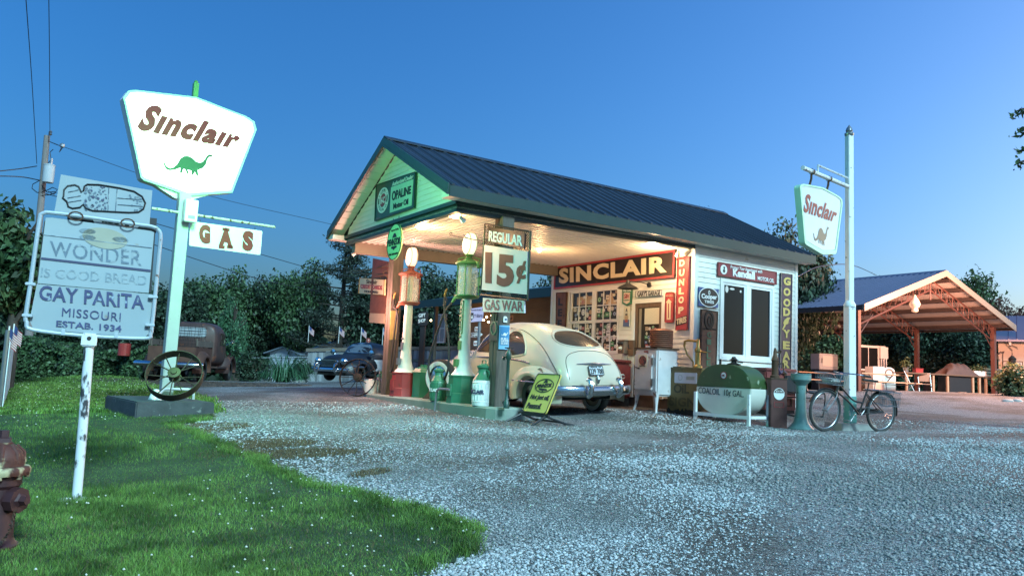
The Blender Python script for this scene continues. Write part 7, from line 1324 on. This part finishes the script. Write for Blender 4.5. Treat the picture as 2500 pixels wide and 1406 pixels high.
# bicycle
def bicycle():
    a=at(2011,1056,13.35); b=at(2148,1054,13.9); a.z=gz(a.x,a.y); b.z=gz(b.x,b.y); P=(a+b)/2; d=a-b; d.z=0; rz=math.atan2(d.y,d.x); t=thing('bicycle','old dark bicycle with wire baskets leaning on the white sign pole','bicycle',P,rz); wb=d.length/2; r=.335
    mt=M('bike_dark_metal',(.05,.045,.045),.4,.6,var=.3,sc=12)
    tire=M('tyre_grey',(.035,.035,.034),.7,var=.2)
    ws=[]
    for x in(wb,-wb):
        e=MB(); e.v=[]; 
        e.tube([(math.cos(q)*r,0,math.sin(q)*r) for q in np.linspace(0,2*math.pi,49)[:-1]],.024,8,closed=True); w=e.build('wheel',tire,t,smooth=True); w.location=(x,0,r+.02)
        e=MB(); e.tube([(math.cos(q)*(r-.03),0,math.sin(q)*(r-.03)) for q in np.linspace(0,2*math.pi,49)[:-1]],.010,6,closed=True); e.tube([(0,-.05,0),(0,.05,0)],.022,8); e.build('rim',m_steel,w,smooth=True); e=MB()
        for k in range(28): q=k*2*math.pi/28; e.tube([(math.cos(q+.25*(1 if k%2 else -1))*.02,(-.035 if k%4<2 else .035),math.sin(q+.25)*.02),(math.cos(q)*(r-.035),0,math.sin(q)*(r-.035))],.0022,3)
        e.build('spokes',m_steel,w)
    bbx=(-.12,0,.30); hd0=(wb-.30,0,.86); hd1=(wb-.235,0,.68); st_=(-.30,0,.74)
    e=MB(); e.tube(curve([hd1,(.12,0,.50),bbx],8),.018,8); e.tube(curve([(hd0[0]+.02,0,.80),(.05,0,.55),(-.21,0,.50)],8),.016,8); e.tube([st_,bbx],.016,8); e.tube([hd0,hd1],.021,8)
    for y in(-.055,.055): e.tube([bbx,(-wb,y,r+.02)],.011,6); e.tube([(-.27,y*.3,.66),(-wb,y,r+.02)],.009,6)
    e.build('frame',mt,t,smooth=True); e=MB()
    for y in(-.05,.05): e.tube(curve([hd1,(wb-.19,y,.60),(wb-.10,y,.47),(wb,y,r+.02)],5),.012,6)
    e.build('fork',m_steel,t,smooth=True); e=MB(); e.tube([hd0,(hd0[0]-.04,0,.98)],.013,6); e.tube(curve([(hd0[0]-.30,-.33,.98),(hd0[0]-.12,-.27,1.0),(hd0[0]-.0,-.1,1.0),(hd0[0]+.03,0,1.0),(hd0[0],.1,1.0),(hd0[0]-.12,.27,1.0),(hd0[0]-.30,.33,.98)],6),.012,6); e.build('handlebar',m_chrome,t,smooth=True); e=MB(); [e.tube([(hd0[0]-.20,s_*.30,.99),(hd0[0]-.33,s_*.335,.975)],.018,8) for s_ in(-1,1)]; e.build('grip',m_rubber,t,smooth=True)
    e=MB(); e.tube([st_,(-.32,0,.86)],.013,6); e.add([(-.45,-.09,.87),(-.45,.09,.87),(-.16,.025,.89),(-.16,-.025,.89),(-.45,-.09,.91),(-.45,.09,.91),(-.16,.02,.92),(-.16,-.02,.92)],[(0,1,2,3),(4,7,6,5),(0,4,5,1),(1,5,6,2),(2,6,7,3),(3,7,4,0)]); e.build('saddle',m_rubber,t,bevel=.015); 
    def fend(cx,a0,a1,nm): 
        e=MB(); vs=[]; 
        e.grid(lambda u,v:(cx+math.cos(R(a0+(a1-a0)*u))*(r+.045-.012*(2*v-1)**2),.035*(2*v-1),r+.02+math.sin(R(a0+(a1-a0)*u))*(r+.045-.012*(2*v-1)**2)),20,4); e.build(nm,mt,t,smooth=True)
    fend(wb,20,140,'mudguard'); fend(-wb,10,190,'mudguard')
    def basket(x0,x1,y0,y1,z0,z1,nm,tp=.03):
        e=MB()
        for z,o in((z1,tp),((z0+z1)/2,tp/2),(z0,0)): e.tube([(x0-o,y0-o,z),(x1+o,y0-o,z),(x1+o,y1+o,z),(x0-o,y1+o,z)],.006 if z==z1 else .004,4,closed=True)
        nx=max(3,int((x1-x0)/.035)); ny=max(3,int((y1-y0)/.035))
        for i in range(nx+1):
            x=x0+(x1-x0)*i/nx
            for y,oy in((y0,-tp),(y1,tp)): e.tube([(x,y,z0),(x,y+oy,z1)],.003,3)
            e.tube([(x,y0,z0),(x,y1,z0)],.003,3)
        for i in range(ny+1):
            y=y0+(y1-y0)*i/ny
            for x,ox in((x0,-tp),(x1,tp)): e.tube([(x,y,z0),(x+ox,y,z1)],.003,3)
        e.build(nm,m_steel,t)
    basket(hd0[0]+.08,hd0[0]+.36,-.18,.18,.80,.98,'front_basket'); basket(-wb-.16,-wb+.17,-.24,-.09,.48,.72,'rear_basket',.01); basket(-wb-.16,-wb+.17,.09,.24,.48,.72,'rear_basket',.01); e=MB(); e.bb(-wb-.22,-.32,-.08,.08,.715,.735); e.build('rack',mt,t); e=MB(); e.bb(hd0[0]+.12,hd0[0]+.33,-.14,.14,.82,.90); e.build('bundle',M('basket_paper',(.38,.38,.36),.7,var=.3,sc=10),t,bevel=.03)
    e=MB(); e.lathe([(.085,-.003),(.092,0),(.085,.003),(.085,-.003)],(bbx[0],-.05,bbx[2]),24,'y'); e.tube([(bbx[0],-.06,bbx[2]),(bbx[0]+.10,-.07,bbx[2]-.13)],.010,6); e.tube([(bbx[0],.06,bbx[2]),(bbx[0]-.10,.07,bbx[2]+.13)],.010,6); e.bb(bbx[0]+.06,bbx[0]+.15,-.17,-.07,bbx[2]-.145,bbx[2]-.12); e.bb(bbx[0]-.15,bbx[0]-.06,.07,.17,bbx[2]+.12,bbx[2]+.145); e.build('crank',m_steel,t,smooth=30); e=MB(); e.prism([(bbx[0]+.08,.36),(bbx[0]-.02,.40),(-wb-.02,.40),(-wb-.03,.32),(bbx[0]-.02,.33)],-.075,-.055); e.build('chain_guard',mt,t)
    t.rotation_euler=(R(-5),0,rz)
bicycle()
# small hanging sign on its own pole
def sidesign():
    P=base('pole'); t=thing('hanging_pole_sign','white square pole with a smaller unlit keystone sign hanging from its arm','sign',P,R(41.45)); F=Fr(P,R(41.45)); th=R(10)-R(41.45)
    b=MB(); vs=[Matrix.Rotation(th,3,'Z')@Vector(v) for v in((-.36,-.3,0),(.36,-.3,0),(.36,.3,0),(-.36,.3,0))]; b.hexa([(v.x,v.y,-.4) for v in vs],[(v.x*.93,v.y*.93,.13) for v in vs]); b.build('base',m_conc,t,bevel=.01)
    mt=M('pole_chip_white',(.74,.74,.74),.45,var=.04,wear=((.10,.09,.09),.16,16)); rot=Matrix.Rotation(th+R(8),3,'Z'); top=at(2072,330,14.3).z-P.z; zm=at(2078,742,14.3).z-P.z
    b=MB(); b.box((0,0,zm/2),(.155,.155,zm),rot); b.build('lower_pole',mt,t,bevel=.008); b=MB(); b.box((0,0,(zm+top)/2),(.115,.115,top-zm),rot); b.build('upper_pole',mt,t,bevel=.008); b=MB(); b.lathe([(.10,-.06),(.11,-.02),(.085,.03),(.07,.06)],(0,0,zm),14); b.build('collar',mt,t,smooth=True); b=MB(); b.lathe([(.075,-.02),(.085,.0),(.085,.03),(.05,.05),(.065,.08),(.05,.13),(0,.20)],(0,0,top),12); b.build('finial',m_steel,t,smooth=35); b=MB(); b.box((0,0,.22+.14),(.158,.158,.5),rot); b.build('teal_band',M('teal_paint',(.10,.32,.28),.5,var=.2,wear=((.6,.6,.6),.3,10)),t)
    a=F.p2(1960,410); c=F.p2(2066,454); tm=M('arm_white',(.62,.63,.64),.45,var=.05,wear=((.12,.07,.05),.25,16)); b=MB(); b.tube([(a[0],0,(a[1]+c[1])/2-.0),(0,0,(a[1]+c[1])/2)],.04,10); q=F.p2(1997,400); w_=F.p2(2069,429); b.tube([(q[0],0,(a[1]+c[1])/2),(q[0],0,(a[1]+c[1])/2+.16),(0,0,(a[1]+c[1])/2+.16)],.018,6); b.build('arm',tm,t,smooth=30); az=(a[1]+c[1])/2
    out=[F.p2(*p) for p in(zp(90,306),zp(100,298),zp(112,298),zp(190,312),zp(255,348),zp(272,362),zp(274,385),zp(247,598),zp(188,600),zp(112,555))]
    out=rnd_round(out,.05); b=MB(); b.prism(out,.0,.10); b.build('cabinet',M('mint_cabinet',(.32,.58,.46),.4,var=.08),t); fc=M('dull_sign_face',(.46,.55,.60),.35,var=.05,wear=((.7,.75,.78),.05,30)); b=MB(); b.prism(inset(out,.06),-.004,.002); b.build('sign_face',fc,t); b=MB(); b.ring(out,inset(out,.05),-.012,.0); b.build('rim',MATS['mint_rim'],t); b=MB(); b.prism(inset(out,.06),.098,.104); b.build('sign_face',fc,t)
    s=Sign.__new__(Sign); s.t=t; s.f=F; s.y=-.005; s.txt4('Sınclaır',zp(106,418),zp(240,462),zp(256,405),zp(114,335),m_dkred,bold=.03,shear=.15,space=1.06); c0=F.p2(*zp(148,548)); c1=F.p2(*zp(215,482)); dino(s,c0[0],c0[1],c1[0],c1[1],m_dkgreen); 
    b=MB(); 
    for x,y in(zp(145,300),zp(218,322)): q=F.p2(x,y); b.tube([(q[0],.05,q[1]-.02),(q[0]+.03,.03,(q[1]+az)/2),(q[0]-.02,.0,az-.02)],.022,6); b.lathe([(.055,-.02),(.055,.02)],(q[0],0,az),10,'x')
    b.build('hook',m_rust,t,smooth=True)
sidesign()
# ------------------------------------------------------------------ pavilion
G0,G1=at(2092,747,26.6),at(2463,800,32.0); gd=G1-G0; gd.z=0; GW=gd.xy.length; PRZ=math.atan2(gd.y,gd.x); fl=at(2405,962,31.0); PZ=1.18
PF_=Fr((G0.x,G0.y,PZ),PRZ); pv=thing('pavilion','open-sided steel pavilion with purple-blue metal roof and lattice trusses, lit warm from inside','pavilion',PF_.loc,PRZ)
EZ=2.92; RZ_=at(2293,667,29.3).z-PZ; PL=12.5; apex=GW/2
m_proof=M('purple_blue_roof',(.10,.10,.16),.4,.2,var=.1,sc=1,coat=.1); m_ptrim=M('tan_trim',(.24,.17,.13),.5,var=.06); m_steelr=M('red_oxide_steel',(.13,.05,.038),.6,.2,var=.15); m_under=M('roof_underside',(.50,.42,.38),.6,var=.05); m_purlin=M('dark_purlin',(.035,.022,.02),.7,var=.1)
rz_=lambda x:EZ+(RZ_-EZ)*(1-abs(x-apex)/apex)
b=MB()
for x0,s_ in((0,1),(GW,-1)):
    b.hexa([(x0,-.25,EZ),(apex,-.25,RZ_),(apex,PL,RZ_),(x0,PL,EZ)],[(x0,-.25,EZ+.05),(apex,-.25,RZ_+.05),(apex,PL,RZ_+.05),(x0,PL,EZ+.05)]); y=-.2
    while y<PL: b.add([(x0,y-.03,EZ+.05),(x0,y-.01,EZ+.085),(x0,y+.01,EZ+.085),(x0,y+.03,EZ+.05),(apex,y-.03,RZ_+.05),(apex,y-.01,RZ_+.085),(apex,y+.01,RZ_+.085),(apex,y+.03,RZ_+.05)],[(0,4,5,1),(1,5,6,2),(2,6,7,3),(0,1,2,3)]); y+=.23
b.hexa([(apex-.2,-.27,RZ_-.02),(apex,-.27,RZ_+.09),(apex,PL,RZ_+.09),(apex-.2,PL,RZ_-.02)],[(apex-.2,-.27,RZ_+.0),(apex,-.27,RZ_+.11),(apex,PL,RZ_+.11),(apex-.2,PL,RZ_+.0)])
b.build('roof',m_proof,pv)
b=MB()
for x0 in(0,GW): b.hexa([(x0,-.29,EZ-.16),(apex,-.29,RZ_-.14),(apex,-.255,RZ_-.14),(x0,-.255,EZ-.16)],[(x0,-.29,EZ+.09),(apex,-.29,RZ_+.09),(apex,-.255,RZ_+.09),(x0,-.255,EZ+.09)])
b.build('gable_trim',m_ptrim,pv); b=MB(); b.bb(-.04,0,-.25,PL,EZ-.12,EZ+.06); b.bb(GW,GW+.04,-.25,PL,EZ-.12,EZ+.06); b.build('eave_trim',m_purlin,pv)
b=MB()
for x0 in(0,GW): b.hexa([(x0,-.25,EZ-.02),(apex,-.25,RZ_-.02),(apex,PL,RZ_-.02),(x0,PL,EZ-.02)],[(x0,-.25,EZ-.004),(apex,-.25,RZ_-.004),(apex,PL,RZ_-.004),(x0,PL,EZ-.004)])
b.build('ceiling',m_under,pv); b=MB()
for k in range(12):
    x=GW*(k+.5)/12; 
    b.bb(x-.12,x+.12,-.2,PL-.05,rz_(x)-.17,rz_(x)-.03 if abs(x-apex)>.5 else rz_(x)-.05)
b.build('purlins',m_purlin,pv)
for y in(.35,3.6,6.9,10.2):
    b=MB(); 
    for s_ in(0,1):
        X=lambda x:x if s_==0 else GW-x; n=12; top=lambda x:rz_(x)-.20; bot=lambda x:top(x)-.42+.25*max(0,1-x/1.0)*0
        pt=[Vector((X(.5+(apex-.5)*i/n),y,top(.5+(apex-.5)*i/n))) for i in range(n+1)]; pb=[Vector((X(.5+(apex-.5)*i/n),y,bot(.5+(apex-.5)*i/n)-(.15 if i==0 else 0))) for i in range(n+1)]
        b.tube([pt[0],pt[-1]],.035,4); b.tube([pb[0],pb[-1]],.035,4)
        for i in range(n): b.tube([pt[i],pb[i]],.013,4); b.tube([pb[i],pt[i+1]],.013,4)
    b.tube([(apex*.62,y,rz_(apex*.62)-.62),(GW-apex*.62,y,rz_(apex*.62)-.62)],.025,4) if 0 else None
    b.tube([(apex,y,RZ_-.2),(apex,y,RZ_-1.0)],.03,4); b.build('truss',m_steelr,pv)
    for x in(.55,GW-.55): b=MB(); b.bb(x-.08,x+.08,y-.08,y+.08,-.3,rz_(x)-.2); b.build('post',m_steelr,pv); b=MB(); b.tube([(x,y,1.9),(x+(.9 if x<apex else -.9),y,rz_(1.4)-.6)],.02,4); b.build('brace',m_steelr,pv)
b=MB(); b.bb(.1,GW-.1,.0,PL,-.9,0); struct(b.build('pavilion_floor',m_conc,None,loc=PF_.loc,rz=PRZ))
h=PF_.hit(2256,738,y=-.05); t=thing('pendant_lamp','lit pendant lamp with bunched cloth hanging in the pavilion gable','lamp',PF_.w(h.x,.3,h.z),PRZ); b=MB(); b.lathe([(.03,.30),(.06,.22),(.16,.05),(.2,-.05),(.16,-.15),(.10,-.2),(.12,-.32),(.05,-.36),(0,-.3)],n=9); b.build('shade',M('pendant_glow',(.7,.5,.4),.7,var=.2,emit=(1,.50,.28),es=.14),t,smooth=True); MB().tube([(0,0,.3),(0,0,.75)],.012,5).build('cord',m_black,t)
SOD=(1,.47,.30)
lamp(PF_.w(h.x,-3.2,h.z+.2),'pavilion_fill_light',1150,SOD,.3); lamp(PF_.w(apex-.5,3.0,2.4),'pavilion_inner_light',85,SOD,.2)  # first: added fill ahead of the pendant for the gravel; second has no fixture
def inpav(px,y,z=0): h=PF_.hit(px,940,y=y); return PF_.w(h.x,y,z)
m_pine=M('bench_pine',(.42,.27,.17),.6,var=.2,sc=4,stretch=(.6,6,6))
def picnic(label,P,rz,L=2.4):
    t=thing('picnic_table',label,'picnic table',P,rz,'picnic tables in the pavilion'); 
    b=MB(); [b.bb(-L/2,L/2,-.36+i*.15,-.22+i*.15,.72,.76) for i in range(5)]; b.build('tabletop',m_pine,t)
    for s_ in(-1,1): b=MB(); b.bb(-L/2,L/2,s_*.72-.13,s_*.72+.13,.42,.46); b.build('bench_seat',m_pine,t)
    for x in(-L*.33,L*.33): b=MB(); b.tube(curve([(x,-.75,.41),(x,-.6,.40),(x,-.55,.02),(x,-.6,.0)],4),.02,6); b.tube(curve([(x,.75,.41),(x,.6,.40),(x,.55,.02),(x,.6,.0)],4),.02,6); b.tube([(x,-.6,.38),(x,-.25,.71)],.02,6); b.tube([(x,.6,.38),(x,.25,.71)],.02,6); b.tube([(x,-.6,.36),(x,.6,.36)],.02,6); b.build('leg',m_steel,t,smooth=True)
picnic('picnic table with pale planks in the middle of the pavilion',inpav(2150,2.0),PRZ-R(15)); picnic('picnic table glimpsed between the station corner and the sign pole',inpav(1985,5.2),PRZ-R(10),2.6)
def simplebox(name,label,cat,P,rz,w,d,h,mat,extra=None,group=None,bev=.02):
    t=thing(name,label,cat,P,rz,group); MB().bb(-w/2,w/2,-d/2,d/2,0,h).build('body',mat,t,bevel=bev)
    if extra: extra(t)
    return t
def ex1(t): 
    b=MB(); b.bb(-.30,.45,-.36,-.352,.15,.62); b.build('door',m_clean,t); b=MB(); b.bb(-.38,-.33,-.38,-.352,.3,.5); b.build('handle',m_steel,t); b=MB(); b.bb(-.45,.45,-.3,.3,-.95,-.0); b.build('stand',m_black,t)
P=inpav(2012,6.5); simplebox('ice_chest','white chest on a dark stand between the station corner and the pole','chest',PF_.w(*(PF_.l(P).xy),.95),PRZ-R(20),.95,.7,.72,m_shedw,ex1)
def ex2(t):
    b=MB(); b.bb(-.62,.30,-.375,-.36,.08,1.0); b.build('glass_front',m_glass,t); b=MB(); b.bb(-.18,-.15,-.38,-.37,.08,1.0); b.build('mullion',m_clean,t); b=MB(); b.bb(.35,.72,-.5,-.352,.55,1.05); b.bb(.35,.72,-.52,-.352,.0,.1); b.build('dispenser',m_clean,t); b=MB(); [b.tube([(.42+.12*i,-.45,.12),(.42+.12*i,-.45,.55)],.035,8) for i in range(3)]; b.build('dispenser_tube',m_steel,t); b=MB(); b.bb(-.7,.6,-.35,.35,-.93,-.0); b.build('counter',m_doorwood,t); b=MB(); b.bb(.1,.65,-.5,-.36,-.06,.1); b.build('rack',m_signblack,t)
P=inpav(2115,4.6); simplebox('display_cabinet','white glass-fronted cabinet with drink dispenser in the pavilion','cabinet',PF_.w(*(PF_.l(P).xy),.95),PRZ-R(20),1.45,.7,1.1,m_clean,ex2)
def curvy(label,P,rz):
    t=thing('curved_booth',label,'booth',P,rz); b=MB(); pts=[(-.4,0),(.25,0),(.25,1.02),(.1,1.14),(-.1,1.16),(-.4,1.05)]; b.prism([(-.55,0),(-.05,0),(-.05,1.1),(-.55,1.1)],-.3,.3); b.build('cabinet',m_trim,t); b=MB(); b.prism([(.0,0),(.62,0),(.62,.85),(.55,1.02),(.40,1.10),(.22,1.10),(.08,1.02)],-.05,.0); b.build('rounded_panel',m_trim,t,bevel=.01); b=MB(); b.ring(ell(.32,.85,.2,.2,20),ell(.32,.85,.14,.14,20),-.07,-.05); b.build('ring',m_ptrim,t)
curvy('cream booth with a rounded end panel beside the picnic table',inpav(2152,3.4),PRZ-R(25))
def ltable(): 
    a=inpav(2195,2.2); b2=inpav(2400,.9); d=b2-a; L=d.xy.length; rz=math.atan2(d.y,d.x); t=thing('long_table','long dark table across the pavilion with a black skirt','table',a,rz); b=MB(); b.bb(0,L,-.4,.4,.84,.89); b.build('tabletop',m_doorwood,t)
    for x in(.1,L*.33,L*.5,L*.80,L*.88,L*.96): b=MB(); b.bb(x-.04,x+.04,-.35,-.27,0,.84); b.build('leg',m_pine,t)
    b=MB(); b.bb(L*.53,L*.80,-.3,.35,.05,.83); b.build('black_skirt',m_black,t); return Fr(a,rz),L
LTF,LL=ltable()
t=thing('covered_grill','brown tarpaulin draped over something on the long table','tarpaulin',LTF.w(LL*.68,0,.89),LTF.rz); b=MB(); b.grid(lambda u,v:((-.85+1.7*u)*(1-.28*math.sin(math.pi*v)),-.35+.7*v,.46*min(1,4*u,4*(1-u))**.6*math.sin(math.pi*v)**.5+.03*math.sin(u*26)*math.sin(math.pi*v)),40,14); b.build('tarp',M('brown_tarp',(.09,.045,.035),.7,var=.2),t,smooth=True)
t=thing('planter_box','white planter box with a small plant on the end of the long table','planter',LTF.w(LL*.90,-.2,.89),LTF.rz); MB().bb(-.3,.3,-.1,.1,0,.2).build('box',m_clean,t,bevel=.01); C=rng.normal(0,1,(160,3))*np.array([.2,.08,.08])+np.array([0,0,.28]); leafmesh('plant',C,np.full(160,.05),m_leafy,.4,None,t)
t=thing('pot_plant','potted flowers on the end of the long table nearest the booth','plant',LTF.w(.25,-.1,.89),LTF.rz); MB().lathe([(0,0),(.09,0),(.12,.2),(0,.2)],n=14).build('pot',m_steel,t); C=rng.normal(0,1,(140,3))*.1+np.array([0,0,.32]); leafmesh('foliage',C,np.full(140,.05),m_leafy,.4,None,t)
t=thing('red_box','small red lidded box on the long table','box',LTF.w(LL*.20,-.1,.89),LTF.rz); MB().bb(-.18,.18,-.1,.1,0,.17).build('box',m_red,t,bevel=.01); MB().bb(-.19,.19,-.11,.11,.17,.19).build('lid',m_dkred,t)
def pchair(label,P,rz):
    t=thing('folding_chair',label,'chair',P,rz,'folding chairs at the long table'); 
    for s_ in(-1,1): b=MB(); b.tube([(s_*.22,.2,.9),(s_*.22,-.2,0)],.013,5); b.tube([(s_*.22,-.2,.45),(s_*.22,.25,0)],.013,5); b.build('leg',m_steel,t)
    MB().bb(-.22,.22,-.22,.2,.43,.46).build('seat',m_ptrim,t); MB().bb(-.22,.22,.14,.17,.55,.9).build('backrest',m_ptrim,t)
pchair('tan folding chair between booth and middle pavilion post',inpav(2222,1.2),PRZ+R(30)); pchair('folding chair turned sideways beside the table skirt',inpav(2258,1.5),PRZ-R(50))
for px,y,lb in((2345,.15,'pale cup on the floor edge nearer the middle post'),(2353,.12,'pale cup on the floor edge nearer the outer post')): lathe_thing('cup',lb,'cup',inpav(px,y),[('body',[(0,0),(.08,0),(.10,.2),(.09,.2),(.07,.02)],m_ptrim)],'cups on the floor edge',12)
def bench():
    P=pxb(2433,32.6); P.z=at(2433,952,32.6).z; t=thing('park_bench','slatted wooden bench between the pavilion post and the shed','bench',P,PRZ-R(10)); b=MB(); [b.bb(-.6,.6,-.2+.13*i,-.1+.13*i,.42,.45) for i in range(3)]; b.build('seat',m_wood,t); b=MB(); [b.bb(-.6,.6,.2,.24,.55+.13*i,.64+.13*i) for i in range(3)]; b.build('backrest',m_wood,t)
    for x in(-.5,.5): b=MB(); b.tube(curve([(x,-.25,0),(x,-.2,.42),(x,.2,.42),(x,.24,.9)],4),.025,6); b.tube([(x,.2,.42),(x,.28,0)],.025,6); b.build('leg',m_darkiron,t)
bench()
def gshed():
    P=at(2440,965,33.5); rz=R(-34); zt=at(2440,832,33.5).z-P.z; t=thing('small_shed','small cream shed with dark metal roof and a hanging lantern','shed',P,rz); b=MB(); b.bb(0,4,0,3.2,-.3,zt); b.build('wall',M('cream_shed_wall',(.55,.44,.34),.6,var=.06,sc=2),t); b=MB(); b.hexa([(-.25,-.5,zt-.05),(4.3,-.5,zt-.05),(4.3,1.8,zt+1.15),(.2,1.8,zt+1.15)],[(-.25,-.5,zt+.03),(4.3,-.5,zt+.03),(4.3,1.8,zt+1.23),(.2,1.8,zt+1.23)]); 
    for i in range(15): x=-.2+i*.3; b.hexa([(x-.02,-.5,zt+.03),(x+.02,-.5,zt+.03),(x+.02+.2*0,1.8,zt+1.23),(x-.02,1.8,zt+1.23)],[(x-.015,-.5,zt+.06),(x+.015,-.5,zt+.06),(x+.015,1.8,zt+1.26),(x-.015,1.8,zt+1.26)]) if x<4.2 and x>.1 else None
    b.build('roof',m_proof,t); b=MB(); [b.bb(x,x+.08,-.35,0,zt-.2,zt-.06) for x in(.4,1.3,2.2)]; b.build('rafter_end',m_trim,t); F=Fr(P,rz)
    s=Sign('name_board','framed pale name board on the cream shed','sign',F.w(0,-.03,0),rz,[zr8(2185,325),zr8(2485,328),zr8(2485,248),zr8(2185,245)],m_trim,.04,edge=m_doorwood,ew=.04); s.txt4('GRACE',zr8(2212,305),zr8(2455,305),zr8(2455,275),zr8(2212,275),m_inkblack,bold=.05)
    h=F.hit(*zr8(2330,240),y=-.2); t2=thing('lantern','small dark lantern hung on an iron arm over the board on the shed','lantern',F.w(h.x,-.2,h.z),rz); b=MB(); b.lathe([(0,-.22),(.1,-.2),(.13,.05),(.16,.08),(.05,.2),(0,.22)],n=10); b.build('body',m_darkiron,t2); b=MB(); b.tube([(0,0,.2),(0,0,.45),(-.35,.0,.85),(.2,0,.55)],.015,5); b.build('arm',m_darkiron,t2)
    h=F.hit(2453,920,y=-.1); spoked('old_wheel','small spoked iron wheel hung on the front of the cream shed','wheel',F.w(F.hit(2458,930,y=-.12).x,-.12,F.hit(2458,930,y=-.12).z-.3),rz,.30,.04,0,m_rust,m_rust,8,.05)
    b=MB(); x=F.hit(2449,900,y=-.15).x; t3=thing('garden_pole','thin iron garden hook standing in front of the cream shed','pole',F.w(x,-.2,-.0),rz); b.tube(curve([(0,0,0),(0,0,1.7),(.05,0,1.85),(-.15,0,1.8),(-.2,0,1.6),(-.1,0,1.5)],5),.018,5); b.build('hook',m_rust,t3)
gshed()
p=pxb(2490,25); p.z=at(2490,990,25).z; bush('garden_bush','leafy bush in front of the cream shed',p,1.0,.8,1.25,m_leafy,3000,.06,cat='shrub')
for i,(px,py,r,lb) in enumerate(((2462,986,.30,'flat pale rock on the pavilion side of the garden bush'),(2484,984,.26,'rounder rock at the foot of the garden bush'),(2498,990,.3,'rock on the far side of the garden bush from the pavilion'))): q=at(px,py,22.5); tag(stones('garden_rock',np.array([q.x]),np.array([q.y]),np.array([q.z-.05]),np.array([r]),m_conc,.55),lb,'rock','rocks round the garden bush')
